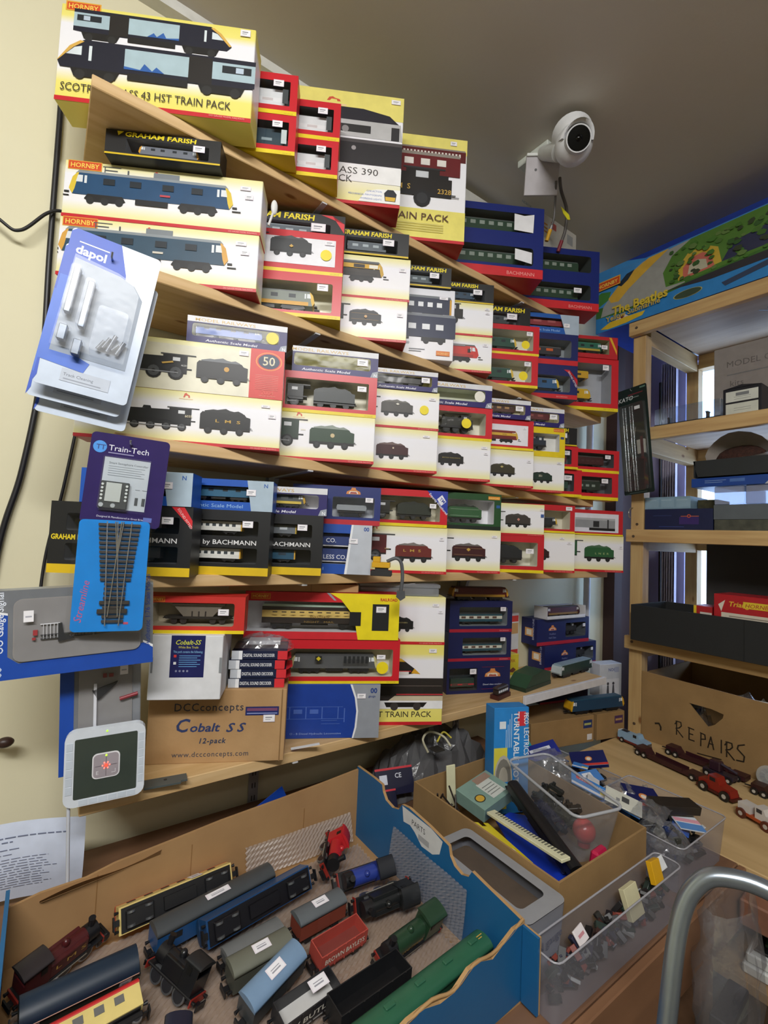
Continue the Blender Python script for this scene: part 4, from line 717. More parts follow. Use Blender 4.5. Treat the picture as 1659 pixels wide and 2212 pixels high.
for bx in (.46, 1.15):
    u = MB(); u.box(-.012, .012, WY - .006, WY - .001, .72, 2.5, STEEL)
    for k in range(60): u.box(-.005, -.002, WY - .0068, WY - .006, .74 + k * .03, .752 + k * .03, '#4a4b50'); u.box(.002, .005, WY - .0068, WY - .006, .74 + k * .03, .752 + k * .03, '#4a4b50')
    tag(u.build('shelf_upright', None, (bx, 0, 0)), 'slotted metal shelf upright on the wall, %s' % ('under the brown 12-pack carton' if bx < .9 else 'behind the navy coach boxes'), 'bracket', 'shelf uprights')
# white end upright pipe by the recess
tag(MB().cyl((1.86, 1.13, .9), (1.86, 1.13, 2.1), .014, '#c9c9cc').build('wall_pipe'), 'white pipe rising beside the shelf ends', 'pipe')

struct(MB().box(-.3, .62, WY - .03, WY, CZ - .025, CZ, '#d8d8d2').build('trim_1'))
# ---------------- table and far bench board
t = empty('work_table', (.55, .75, 0)); tag(t, 'wooden table carrying the blue tray and cartons', 'table')
TW = wood('table_wood', '#6e4f3a', '#7d5c44', 5, 0)
MB().bbox(-1.0, .70, -.35, .40, .715, .74, TW, .002).build('tabletop', t)
MB().bbox(-1.0, .70, -.365, -.351, .63, .739, wood('table_edge', '#7c583e', '#8c6548', 4, 0), .002).build('front_rail', t)
for x in (-.95, .6):
    for y in (-.3, .36): MB().bbox(x - .03, x + .03, y - .03, y + .03, 0, .715, TW, .002).build('leg', t)
# ---------------- shelving unit of rough timber in front of the window
u = empty('shelving_unit', (1.95, .3, 0)); tag(u, 'rough timber shelving unit standing before the window', 'shelving')
def part(n, x0, x1, y0, y1, z0, z1, m, c=.0015): return MB().bbox(x0 - 1.95, x1 - 1.95, y0 - .3, y1 - .3, z0, z1, m, c).build(n, u)
Y0, Y1 = -.9, .9
for x in (1.75, 2.2):
    for y in (.85, -.9): part('post', x, x + .045, y, y + .045, 0, 2.19, PINEZ)
for zt in (2.24, 1.835, 1.47, 1.088):
    zl = zt - (.045 if zt < 2.2 else .05)
    part('rail', 1.725, 1.75, Y0, Y1, zl, zt, PINEY); part('rail', 2.2, 2.245, Y0, .85, zl - .02, zt - .012, PINEY); part('rail', 1.7955, 2.1995, .853, .893, zl - .03, zt - .012, wood('pine_x', '#b0905f', '#c4a473', 9, 0)); part('shelf_board', 1.7505, 2.24, Y0, .849, zt - .012, zt, PLY, .001)
part('shelf_board', 1.255, 2.24, Y0, .9, .712, .738, wood('bench_board', '#bfa070', '#d2b482', 4, 1, .6), .002)
p = Print(lambda a, b, d: (1.9 + b - 1.95, a - .3, 2.2275 - d))
for k in range(7): p.text('WHARF'[k % 5], .55 - .03 * k, .06 + .012 * (k % 3), .06, '#4a4038', ang=math.pi + .3)
p.mb.build('pencil_marks', u)
for y, z in ((.872, 2.215), (.872, 1.49), (.872, 1.445), (.872, 1.07), (.872, .78)): MB().cyl((1.7485 - 1.95 - (.025 if z in (2.215, 1.445, 1.07) else 0), y - .3, z), (1.752 - 1.95, y - .3, z), .005, '#5a4a3a', n=10).build('screw', u)
MB().tube(smooth_path([(1.75, .888, 1.55), (1.735, .888, 1.548), (1.722, .888, 1.535), (1.722, .888, 1.52), (1.73, .888, 1.512)]), .0018, M('#b9b4a8', .3, .9)).build('screw_hook', u).location = (-1.95, -.3, 0)
# ================================================================ more things on the bottom shelf
Z5 = .944
# four slim decoder packets fanned on the brown carton
cs, sn = math.cos(R(-22)), math.sin(R(-22))
zt = 1.4 + PL['cobaltK'][2] + PL['cobaltK'][3]
for k, (dx, w_) in enumerate((((0, 'lowest')), (.003, 'second'), (-.001, 'third'), (.004, 'topmost'))):
    r = empty('decoder_packet', (.37 + dx + .02, .985, zt + .0005 + .0185 * k), (0, 0, R(-26))); tag(r, 'slim navy and red packet lettered DIGITAL SOUND DECODER, %s of its stack' % w_, 'packet', 'stacked decoder packets')
    MB().bbox(-.055, .055, -.05, .04, 0, .0175, '#17203e', .0006).build('carton', r)
    p = Print(lambda a, b, d: (a, -.05 - d, b)); p.rect(-.055, -.034, 0, .0175, '#c9ced6').rect(-.041, -.034, 0, .0175, '#eef0f4').rect(.036, .055, 0, .0175, '#d8323a').text('DIGITAL SOUND DECODER', -.001, .0055, .009, '#eceef2', 'c', bold=.012, fit=.062); p.mb.build('front_print', r)
    MB().box(.055, .0556, -.05, .04, .001, .0168, '#cf2c36').poly([(.0556, -.05, .016), (.068, -.03, .018), (.066, .02, .018), (.0556, .03, .016)], '#c42a34').build('end_flap', r)
def crumple(mb, L, W, Hh, mat, seed, nx=14, ny=10, base=0):
    rnd = random.Random(seed); v = []; f = []
    for j in range(ny):
        for i in range(nx):
            u_, v_ = i / (nx - 1), j / (ny - 1); e = math.sin(math.pi * u_) ** .5 * math.sin(math.pi * v_) ** .5 if 0 < u_ < 1 and 0 < v_ < 1 else 0
            v.append(((u_ - .5) * L + rnd.uniform(-.3, .3) * L / nx, (v_ - .5) * W + rnd.uniform(-.3, .3) * W / ny, base + e * Hh * rnd.uniform(.45, 1.0)))
    for j in range(ny - 1):
        for i in range(nx - 1): f.append((j * nx + i, j * nx + i + 1, (j + 1) * nx + i + 1, (j + 1) * nx + i))
    return mb.add(v, f, mat, False)
r = empty('spare_parts_bag', (.398, .985, zt + .0748), (0, 0, R(-26))); tag(r, 'clear plastic bag of small parts lying on the decoder packets', 'bag')
crumple(MB(), .115, .075, .028, BAG, 3).build('bag', r); MB().box(-.03, .035, -.02, .015, .004, .012, '#e4e4e8').build('paper_slip', r)
for k in range(3): MB().cyl((-.04 + .03 * k, .0, .006), (-.025 + .03 * k, .02, .008), .003, '#9a9ca2', n=8).build('small_part', r)
# flat brown carton on the red and yellow box
X, Y, z, H, L, D, rot = PL['western']
r = empty('flat_carton', (.485, 1.03, 1.4 + z + H + .0008), (0, 0, R(-24))); tag(r, 'flat brown cardboard box lying on the mail coach box', 'box')
MB().bbox(-.145, .145, -.035, .035, 0, .018, CARD, .001).build('carton', r); MB().box(.145, .1458, -.03, .03, .003, .015, '#8d6c44').box(.035, .0365, -.0353, -.035, 0, .018, '#92714a').build('tape_seam', r)
# clear lidded case on the small tender box
X, Y, z, H, L, D, rot = PL['tend5']
r = empty('clear_case', (.742, .968, 1.4 + z + H + .0005), (0, 0, R(-28))); tag(r, 'clear plastic lidded case on the small tender box', 'case')
MB().bbox(-.1, .1, -.028, .028, 0, .02, clear('case_clear', (.85, .88, .92), .12, .1, .25, (.6, .63, .7)), .002).build('body', r); MB().bbox(-.103, .103, -.03, .03, .0205, .03, clear('case_clear'), .002).build('lid', r); MB().box(-.03, .04, -.02, .01, .0302, .0306, '#dfe2e6').build('paper_label', r)
# yellow digger with its arm hanging off the fourth shelf
r = empty('model_digger', (.613, .862, 1.316), (0, 0, R(-40))); tag(r, 'yellow model digger with grey arm reaching over the fourth shelf edge', 'model digger')
MB().bbox(-.022, .018, -.012, .012, .018, .03, '#d8a51e').bbox(-.02, -.004, -.011, .011, .03, .042, '#d8a51e').build('body', r)
MB().bbox(-.024, .022, -.014, -.008, 0, .012, '#2a2a2c').bbox(-.024, .022, .008, .014, 0, .012, '#2a2a2c').box(-.015, .014, -.008, .008, .006, .018, '#2a2a2c').build('tracks', r)
MB().tube(smooth_path([(.01, 0, .032), (.03, 0, .04), (.042, 0, .03), (.046, 0, .0), (.044, 0, -.03)]), .004, '#54565a').build('arm', r)
MB().prism([(.036, -.03), (.052, -.03), (.054, -.045), (.044, -.052), (.034, -.044)], -.008, .008, '#4a4c50').build('bucket', r)
def model(name, label, prof, loc, rz, ln, wd, roll=0, pitch=0, cat='model train', group=None, parts=True):
    """a free-standing model: body mesh, underframe and each wheelset as parts"""
    r = empty(name, loc, (R(roll), R(pitch), R(rz))); tag(r, label, cat, group); body = MB()
    for t, dat, c, wf in prof:
        if t == 'p': body.prism([((x - .5) * ln, y * ln) for x, y in dat], -wd / 2 * wf, wd / 2 * wf, c)
        else: MB().cyl(((dat[0] - .5) * ln, -wd / 2 * wf, dat[1] * ln), ((dat[0] - .5) * ln, wd / 2 * wf, dat[1] * ln), dat[2] * ln, c, n=14).build('wheelset', r)
    body.build('body', r); return r
zc = 1.4 + PL['bc3'][2] + PL['bc3'][3]
model('model_diesel', 'maroon and gold diesel standing on the navy coach boxes', p_diesel('#5a1418', '#c9962c', '#4a1014', low='#a8802c', grille=False), (1.108, 1.035, zc + .001), -20, .19, .03)
# yellow packet, green card building, small boat-like tram
b = Carton('x', 'kit_box', 'small yellow kit box with red lettering behind the green building', None, '#dcc83a', pos=(1.33, 1.05, -.456, .085, .075, .04, 6)); b.rect(.75, .5, .62, .9, '#c8403a').txt('AIRFIX', .45, .7, .16, '#b03a2a', 'c', bold=.01, fit=.5).poly([(.6, .35), (.3, .5), (.15, .4), (.3, .3)], '#7a4a3a').rect(.7, .1, .1, .2, '#e8e2b0').done()
b = Carton('x', 'kit_box', 'white edged packet with red and yellow panels standing behind the yellow kit box', None, '#d9d9dc', pos=(1.395, 1.105, -.456, .21, .05, .03, 0)); b.rect(.23, .02, .86, .96, '#d03a2a').rect(.23, .02, .66, .84, '#c9a06a').rect(.23, .02, .3, .4, '#d03a2a').done()
r = empty('model_shed', (1.312, .985, Z5), (0, 0, R(8))); tag(r, 'dark green card model shed with a sloping roof on the bottom shelf', 'model building')
MB().box(-.085, .075, -.03, .035, 0, .012, '#26382a').prism([(-.08, .01), (-.045, .042), (.03, .05), (.075, .04), (.075, .01)], -.028, .033, '#2c4430').build('body', r); MB().add([(-.082, -.03, .012), (-.045, -.03, .0435), (.03, -.03, .0515), (-.082, .035, .012), (-.045, .035, .0435), (.03, .035, .0515)], [(0, 1, 4, 3), (1, 2, 5, 4)], '#33503a').build('roof', r)
r = empty('model_tram', (1.13, .955, Z5), (0, 0, R(12))); tag(r, 'tiny brown and white model tram on a dark base', 'model tram')
MB().box(-.036, .036, -.014, .014, 0, .012, '#4a2420').build('base', r); MB().bbox(-.03, .03, -.009, .009, .0125, .026, '#2e2422').build('body', r); MB().bbox(-.032, .032, -.01, .01, .0262, .034, '#3a3230', .003).build('roof', r)
for k in range(5): MB().box(-.027 + k * .0115, -.018 + k * .0115, -.0096, .0096, .0185, .025, '#d8dce4').build('window_pane', r)
# pair of navy boxes at the far end of the bottom shelf
def bachr(label, pos):
    b = Carton('x', 'train_box', label, G5, '#182058', pos=pos); b.full(0, .13, '#b02036').window(.2, 1.4, .24, .8, .06, '#5a6068'); bcrest(b, 2.15, .55, .22); b.txt('Modified', 2.15, .38, .1, '#8a94c0', 'c').txt('Hall Class', 2.15, .24, .1, '#8a94c0', 'c')
    b.model(p_tank('#26262a'), .5, .28, 1.0, 'model_engine', 'dark model engine inside the %s navy box at the shelf end' % ('upper' if 'upper' in label else 'lower')).sticker(.25, .62, .15, .12)
    p = Print(lambda a, v, d: (-b.L / 2 - d, -a, v)); p.rect(-.02, .02, .03, .06, '#d8a060').rect(-.012, .012, .035, .055, '#e8e0d4').text('BRANCH LINE', .024, .02, .012, '#c8cce4', ang=math.pi / 2); p.mb.build('end_print', b.root); return b.done()
bachr('navy window box with arched crest, lower of two by the wall recess', (1.80, 1.05, -.456, .088, .3, .075, 4))
bachr('navy window box with arched crest, upper of two by the wall recess', (1.755, 1.055, -.367, .095, .285, .075, 6))
r = empty('open_tray', (1.61, 1.085, 1.4 - .271), (0, 0, R(-4))); tag(r, 'open white card tray holding a maroon diesel on the upper navy box', 'tray')
MB().box(-.11, .11, -.03, .03, 0, .002, '#dcdce0').build('floor', r)
for a in ((-.11, .11, .028, .03), (-.11, -.108, -.03, .03), (.108, .11, -.03, .03), (-.11, .11, -.03, -.028)): MB().box(a[0], a[1], a[2], a[3], 0, .045 if a[2] > 0 or a[1] - a[0] < .1 else .012, '#dcdce0').build('side', r)
model('model_diesel', 'maroon and gold diesel lying in the open white card tray', p_diesel('#4a1418', '#3a1416', '#33201e', low='#8a6a2a', grille=False), (1.612, 1.085, 1.4 - .2685), -4, .19, .028)
model('model_diesel', 'green and silver diesel standing on the white shelf edge by the recess', p_diesel('#1f3a30', '#b9c4c8', '#8fa6b4', low='#20302a', grille=False), (1.565, 1.0, Z5 + .001), 4, .22, .036)
tag(MB().bbox(1.2, 1.645, .918, .929, .92, .9445, '#dcdce2').build('shelf_edging'), 'white edging strip along the far end of the bottom shelf', 'trim')
# ---------------- things standing on the table beyond, under the bottom shelf
b = Carton('x', 'train_box', 'navy box standing on the brown cartons below the bottom shelf', None, '#181d44', pos=(1.70, 1.02, -.57, .088, .23, .06, 12)); b.full(0, .08, '#a83a48'); bcrest(b, 1.0, .55, .2); b.sticker(.35, .6, .12, .12)
p = Print(lambda a, v, d: (-b.L / 2 - d, -a, v)); p.rect(-.02, .02, .014, .08, '#d4d4d8').rect(-.012, .008, .02, .045, '#3a3a40').rect(-.012, .008, .055, .074, '#55555c'); p.mb.build('end_label', b.root); b.done()
b = Carton('x', 'figure_box', 'white box showing two standing model figures below the bottom shelf', None, '#cfd2da', pos=(1.855, .975, -.57, .125, .11, .05, 14)); b.rect(.78, .1, .05, .55, '#e4e4ea').txt('NOCH', .16, .78, .13, '#5a6aa0', 'r', bold=.02).rect(.3, .12, .74, .9, '#aeb4cc')
for a in (.34, .56): b.poly([(a + .05, .12), (a + .03, .36), (a - .03, .36), (a - .05, .12)], '#55565c').disc(a, .41, .045, '#4a4a50')
b.done()
for i, (x, y, L, lab) in enumerate(((1.545, .93, .27, 'low brown carton with a dark blue label below the bottom shelf'), (1.688, .9, .13, 'low brown carton with a purple label beside the timber post'))):
    b = Carton('x', 'cardboard_box', lab, None, CARD_D, pos=(x + .02, y - .015, -.66, .088, L, .14, 12)); b.rect(.55, .1, .55, .85, '#25356a' if i == 0 else '#4a3058').rect(.5, .15, .66, .74, '#b0b46a' if i == 0 else '#b08a5a').rect(.35, .1, .1, .32, '#dcdce0').done()
model('model_diesel', 'dark blue diesel with yellow ends lying on the low brown cartons', p_diesel('#1c3f5c', '#d8a41e', '#2a5068', grille=False), (1.6, .935, 1.4 - .5715), -14, .24, .034)
# ================================================================ things hanging at the left end of the shelves
def hook(x, y, z, y2=.93):
    o = MB().tube([(x, y2, z), (x, y - .03, z), (x, y - .035, z + .008)], .0015, M('#b9bcc4', .3, .9)).build('peg_hook'); return o
def card(name, label, W, Hh, corners, mat, cat='card', slot=True, th=.0008, k=1.0):
    """hanging card whose local origin is its lower left corner; x right, z up, front -y"""
    tl, tr, bl, br = [Vector((c[0] * k, c[1] * k, 1.4 + (c[2] - 1.4) * k)) for c in corners]; ux = (tr - tl + br - bl); ux.normalize(); uz = (tl - bl + tr - br); uz = (uz - ux * uz.dot(ux)).normalized(); uy = uz.cross(ux)
    r = empty(name); r.matrix_world = Matrix(((ux.x, uy.x, uz.x, bl.x), (ux.y, uy.y, uz.y, bl.y), (ux.z, uy.z, uz.z, bl.z), (0, 0, 0, 1))) @ Matrix.Scale(k, 4); tag(r, label, cat)
    pts = rrect(0, W, 0, Hh, .006)
    MB().prism(pts, 0, th, mat).build('card', r); return r, Print(lambda a, b, d: (a, -d, b))
def bubble(r, pts, depth, mat=BLIST, name='blister', inset=.004):
    n = len(pts); cx = sum(p[0] for p in pts) / n; cz = sum(p[1] for p in pts) / n
    q = [(x + (cx - x) * inset / max(.01, math.hypot(x - cx, z - cz)), z + (cz - z) * inset / max(.01, math.hypot(x - cx, z - cz))) for x, z in pts]
    v = [(x, -.0012, z) for x, z in pts] + [(x, -depth, z) for x, z in q]
    return MB().add(v, [(i, (i + 1) % n, n + (i + 1) % n, n + i) for i in range(n)], mat, True).add(v, [list(range(n, 2 * n))], mat).build(name, r)
BLUE = '#1f4fc0'
# blue and white blister card hung in front of the electric locomotive boxes, with two more behind
YB = .80; KH = 1.09     # everything here was measured on the plane y = .8 and hangs at .872
for k, (dz, dy, lab) in enumerate(((0, 0, 'front blue and white blister card holding clear track tools'), (-.014, .022, 'middle blue and white blister card just behind the front one'), (-.032, .035, 'rearmost blue blister card with a grey label, lowest of three'))):
    dx = (-.006, .004)[k == 2] if k else 0
    z0 = 1.4 + dz
    c = [(-.018 + dx, YB + dy, z0 + .418), (.094 + dx, YB - .02 + dy, z0 + .411 - .015), (-.03 + dx, YB + dy, z0 + .192), (.090 + dx, YB - .02 + dy, z0 + .180)]
    r, p = card('blister_card', lab, .116, .232, c, M('#cdd9ea', .25), k=KH); tag(r, lab, 'blister card', 'hanging blister cards')
    p.poly([(0, .232), (0, .09), (.004, .012), (.0, .0), (.012, .0), (.0, .0)], BLUE).poly([(0.0, .226), (.006, .232), (.062, .232), (.076, .19), (.08, .165), (.03, .16), (0, .15)], BLUE).poly([(0, .16), (.012, .16), (.014, .06), (.06, .045), (.055, .03), (0, .035)], '#3a6ad0')
    p.poly([(.01, .05), (.104, .05), (.104, .16), (.09, .178), (.07, .185), (.012, .19)], '#98a2ae') if k == 0 else None
    p.text('dapol', .010, .197, .0175, '#eef2f8', bold=.03).rect(.012, .05, .2135, .2152, '#eef2f8').rect(.03, .09, .012, .03, '#b9c2d0').text('Track Cleaning', .033, .02, .006, '#5a6070').rect(.034, .08, .015, .0165, '#8a92a0')
    p.mb.build('front_print', r)
    if k == 0:
        bubble(r, [(.01, .05), (.104, .05), (.104, .16), (.09, .178), (.07, .185), (.012, .19)], .018)
        for q, (a, b, c2, d) in enumerate(((.014, .028, .1, .175), (.034, .048, .085, .162), (.014, .03, .06, .09), (.034, .05, .045, .075))):
            bubble(r, rrect(a, b, c2, d, .005), .024, name='blister_cell'); MB().bbox(a + .003, b - .003, -.016, -.004, c2 + .004, d - .004, M('#757c84', .3, .5), .001).build('tool', r)
        bubble(r, rrect(.056, .098, .055, .128, .006), .028, name='blister_cell')
        for q in range(5): MB().cyl((.065 + .006 * q, -.006, .068 + .004 * (q % 2)), (.072 + .006 * q, -.008, .082 + .006 * (q % 3)), .003, M('#8a8e94', .3, .7), n=8).build('tool', r)
        MB().tube([(.055, .02, .205), (.055, -.01, .205), (.055, -.013, .211)], .0015, M('#b9bcc4', .3, .9)).build('peg', r)
# purple card with an electronic module in a blister
r, p = card('module_card', 'purple card with a green and white electronic module in a blister', .1, .127, [(.036, .77, 1.4 + .125), (.130, .745, 1.4 + .113), (.036, .77, 1.4 + .004), (.136, .742, 1.4 + .004)], M('#33285e', .18), k=1.14)
p.disc(.012, .107, .0085, '#3f8fe0', 20).text('TT', .0075, .1035, .0095, '#1c2f78', bold=.015).text('Train-Tech', .023, .1035, .0115, '#e4e4f2').rect(.023, .055, .0995, .101, '#8a86b0').rect(.02, .078, .022, .094, '#c9d2da').text('Smart Semaphore Controller', .026, .085, .0042, '#55606a', bold=.01).text('Designed & Manufactured in Great Britain', .02, .0095, .0036, '#d8d6ea').rect(.078, .089, .008, .0145, '#5a6ab0')
for q in range(5): p.rect(.026, .072 - .004 * (q % 2), .0815 - q * .0032, .0822 - q * .0032, '#8a949e')
for a in (.064, .073): p.rect(a, a + .004, .03, .041, '#3a4248').rect(a - .001, a + .005, .052, .0525, '#6a747c')
p.mb.build('front_print', r)
m = MB(); m.bbox(.021, .056, -.008, -.003, .022, .06, '#2c3438').box(.028, .047, -.0095, -.008, .032, .058, '#c9d0cc')
for q in range(5):
    for a in (.0235, .0535): m.cyl((a, -.0095, .035 + q * .005), (a, -.008, .035 + q * .005), .0017, '#dfe6e4', n=8)
for a in (.0245, .039): m.cyl((a, -.0092, .0265), (a, -.008, .0265), .003, '#b9c0c4', n=10)
m.build('electronic_module', r); bubble(r, rrect(.018, .08, .019, .096, .003), .013, clear('blister_thin', (.96, .97, .98), .1, .06, .03))
MB().tube([(.05, .02, .116), (.05, -.008, .116), (.05, -.01, .12)], .0015, M('#c9ccd4', .25, .9)).build('peg', r)
# blue backed pack with a railway point
r, p = card('track_point_pack', 'bright blue backed pack holding a railway point, below the purple card', .086, .15, [(.046, .755, 1.4 + .004), (.124, .735, 1.4 + .004), (.034, .75, 1.4 - .142), (.114, .73, 1.4 - .142)], M('#1c86dc', .2), k=1.145)
p.text('Streamline', .012, .012, .013, '#c05a8a', ang=math.pi / 2 - .12, shear=.3).rect(.062, .068, .009, .012, '#c0506a'); p.mb.build('front_print', r)
m = MB()
for q in range(22):
    z = .012 + q * .0062; wd = .013 + .0006 * q if q > 8 else .013; m.box(.049 - wd, .049 + wd, -.0035, -.0012, z, z + .0034, '#3a3634')
m.bbox(.03, .066, -.0045, -.001, .024, .03, '#33302e', .0005).bbox(.032, .068, -.0045, -.001, .036, .041, '#33302e', .0005); m.build('sleepers', r)
RAIL = M('#c9ccd0', .2, .95); m = MB()
for a, b in (((.041, .008), (.034, .148)), ((.057, .008), (.064, .148)), ((.043, .02), (.0515, .148)), ((.055, .02), (.0465, .148)), ((.049, .1), (.044, .148)), ((.049, .1), (.054, .148))): m.tube([(a[0], -.0052, a[1]), (b[0], -.0052, b[1])], .0009, RAIL, 6)
m.build('rails', r); MB().prism(rrect(-.004, .089, -.002, .15, .002), -.007, -.0068, FILM).build('clear_sleeve', r)
# grey and blue signal boxes with clear fronts
def signalbox(label, W, Hh, corners, vertical):
    r, p = card('signal_box', label, W, Hh, corners, M('#a9adb4', .35, .2), 'box', k=1.115 if not vertical else 1.088); D = .03
    MB().box(0, W, 0, D, 0, Hh, M('#9ea3aa', .35, .25)).build('carton', r)
    if not vertical:
        p.poly([(0, 0), (W, 0), (W, .022), (W - .012, .03), (.03, .02), (.018, .03), (.018, Hh * .72), (0, Hh * .76)], '#1c4aa8').poly([(0, Hh * .76), (.018, Hh * .72), (.018, Hh * .745), (0, Hh * .785)], '#e8eaee').poly([(W, .022), (W - .013, .031), (W - .013, .034), (W, .026)], '#e8eaee').text('OO Gauge Signal', .0135, .035, .0115, '#dfe6f2', ang=math.pi / 2, bold=.012).text('00', .012, .004, .014, '#b9c8e4', ang=math.pi / 2, bold=.03).text('Authentic 1:76 Scale Model', W - .004, .025, .0095, '#2c4a9a', ang=math.pi / 2)
        w0, w1, h0, h1 = .024, W - .016, .022, Hh - .012
    else:
        p.rect(0, .018, 0, Hh, '#1c4aa8').poly([(.018, 0), (.04, .012), (.036, .012), (.014, 0)], '#e8eaee'); w0, w1, h0, h1 = .024, W - .012, .02, Hh - .012
    p.mb.build('front_print', r)
    MB().prism(rrect(w0, w1, h0, h1, .01), -.0022, -.0008, '#8d8a88').build('backing', r)
    bubble(r, rrect(w0 + .001, w1 - .001, h0 + .001, h1 - .001, .009), .008, BLIST, 'window', .002)
    s = MB()
    if not vertical:
        zc = h0 + .028; s.box(w0 + .03, w1 - .06, -.006, -.0035, zc, zc + .001, '#3a3a3c').box(w0 + .03, w1 - .06, -.006, -.0035, zc + .005, zc + .006, '#3a3a3c')
        for q in range(18): s.box(w0 + .032 + q * .004, w0 + .0326 + q * .004, -.006, -.0035, zc, zc + .006, '#3a3a3c')
        s.build('signal_ladder', r); MB().prism([(w0 + .05, zc - .005), (w0 + .068, zc - .002), (w0 + .056, zc + .006), (w0 + .054, zc + .02), (w0 + .05, zc + .02)], -.007, -.003, '#1a1b1e').build('signal_bracket', r)
        g = MB()
        for q in range(5): g.box(w0 + .033 + q * .004, w0 + .0336 + q * .004, -.006, -.004, zc + .0, zc + .02, '#e6e6e8')
        g.box(w0 + .03, w0 + .052, -.006, -.004, zc + .0195, zc + .0205, '#e6e6e8').build('signal_railing', r)
        MB().box(w0 + .022, w0 + .027, -.0065, -.004, zc + .006, zc + .013, '#a82c30').box(w0 + .021, w0 + .025, -.0065, -.004, zc + .0, zc + .003, '#a82c30').build('signal_arm', r)
        MB().cyl((w1 - .058, -.005, zc + .004), (w1 - .022, -.005, zc + .006), .0045, '#3a3f38', n=10).box(w1 - .055, w1 - .03, -.0105, -.009, zc + .003, zc + .008, '#b9943c').build('signal_motor', r)
        MB().box(w1 - .045, w1 - .006, -.005, -.0022, h0 + .05, h1 - .004, '#33403c').build('instruction_slip', r)
    else:
        s.box(w0 + .02, w0 + .024, -.007, -.003, h0 + .03, h1 - .03, '#e6e6ea').build('signal_post', r); MB().prism([(w0 + .018, h1 - .04), (w0 + .052, h1 - .03), (w0 + .05, h1 - .034), (w0 + .026, h1 - .055)], -.007, -.003, '#1a1b1e').build('signal_bracket', r)
        MB().box(w0 + .032, w0 + .037, -.007, -.004, h1 - .022, h1 - .016, '#8a2a2e').box(w0 + .04, w0 + .046, -.007, -.004, h1 - .022, h1 - .017, '#8a2a2e').build('signal_arm', r); MB().cyl((w0 + .055, -.006, h0 + .085), (w0 + .08, -.006, h0 + .09), .003, '#8a3038', n=8).build('signal_motor', r)
        MB().cyl((w0 + .02, -.006, h0 + .01), (w0 + .022, -.006, h0 + .03), .0035, '#1a1b1e', n=8).build('signal_foot', r)
    q = Print(lambda a, b, d: (a, -.0085 - d, b)); x0 = w0 + (.012 if not vertical else .055); z0 = h1 - (.03 if not vertical else .02); q.rect(x0, x0 + .011, z0, z0 + .015, '#efeef2').rect(x0 + .002, x0 + .009, z0 + .006, z0 + .008, '#a9a9b4'); q.mb.build('price_label', r)
    return r
signalbox('wide grey and blue signal box with a clear front hanging below the shelves', .19, .117, [(-.042, .80, 1.4 - .084), (.148, .775, 1.4 - .083), (-.046, .80, 1.4 - .209), (.142, .775, 1.4 - .188)], False)
signalbox('upright grey and blue signal box hanging behind the square control pad', .108, .175, [(.045, .865, 1.4 - .195), (.150, .85, 1.4 - .192), (.040, .865, 1.4 - .378), (.146, .85, 1.4 - .37)], True)
# square white control pad on a thin stem
c = [(.0565, .912, 1.4 - .322), (.17, .895, 1.4 - .318), (.0515, .913, 1.4 - .448), (.168, .896, 1.4 - .422)]
tl, tr, bl, br = [Vector(q) for q in c]; ux = (tr - tl).normalized(); uz = (tl - bl); uz = (uz - ux * uz.dot(ux)).normalized(); uy = uz.cross(ux)
r = empty('control_pad'); r.matrix_world = Matrix(((ux.x, uy.x, uz.x, bl.x), (ux.y, uy.y, uz.y, bl.y), (ux.z, uy.z, uz.z, bl.z), (0, 0, 0, 1))) @ Matrix.Scale(1.18, 4); tag(r, 'square white control pad with grey face and a glowing red centre', 'control pad')
MB().prism(rrect(0, .0965, 0, .1, .012), -.006, .006, M('#d6dde6', .3)).build('case', r); MB().prism(rrect(.0115, .0865, .0105, .0895, .002), -.0068, -.006, M('#3f4740', .15)).build('face_panel', r)
MB().prism(rrect(.0325, .0655, .033, .067, .006), -.0076, -.0068, M('#e6e6ea', .3)).build('centre_frame', r); MB().prism(rrect(.034, .064, .0345, .0655, .005), -.0079, -.0075, M('#a39ba2', .3)).build('centre_panel', r)
p = Print(lambda a, b, d: (a, -.0079 - d, b)); p.rect(.0487, .0493, .036, .064, '#6a646c').rect(.036, .062, .0497, .0503, '#6a646c').text('E', .0375, .039, .007, '#e8e8ec').rect(.0555, .0605, .039, .0396, '#e8e8ec').rect(.0599, .0605, .039, .044, '#e8e8ec'); p.mb.build('pad_print', r)
lamp = MB(); lamp.cyl((.049, -.0088, .05), (.049, -.0078, .05), .0022, M('#ff3a2a', .4, 0, 2.5), n=12)
for q in range(6): a = q * math.pi / 3; lamp.cyl((.049 + .0042 * math.cos(a), -.0086, .05 + .0042 * math.sin(a)), (.049 + .0042 * math.cos(a), -.0078, .05 + .0042 * math.sin(a)), .001, M('#ff7a6a', .4, 0, 1.5), n=8)
lamp.build('red_lamp', r); MB().cyl((.049, -.0086, .0635), (.049, -.0076, .0635), .0013, M('#a8e83a', .4, 0, 1.5), n=10).cyl((.049, -.0066, .0955), (.049, -.006, .0955), .0013, M('#a8e83a', .4, 0, 1.0), n=10).build('green_lamp', r)
k = MB()
for q in range(6):
    z = .018 + q * .0115; k.box(.0022, .0095, -.0066, -.006, z, z + .0102, M('#c6d0dc', .3)); k.box(.0885, .0945, -.0066, -.006, z, z + .0102, M('#c6d0dc', .3)); k.box(.018 + q * .0115, .0282 + q * .0115, -.0066, -.006, .0018, .0085, M('#c6d0dc', .3))
k.build('button_row', r); MB().cyl((.006, .002, -.002), (.010, .002, -.178), .0022, M('#c9ced8', .4), n=8).build('stem', r)
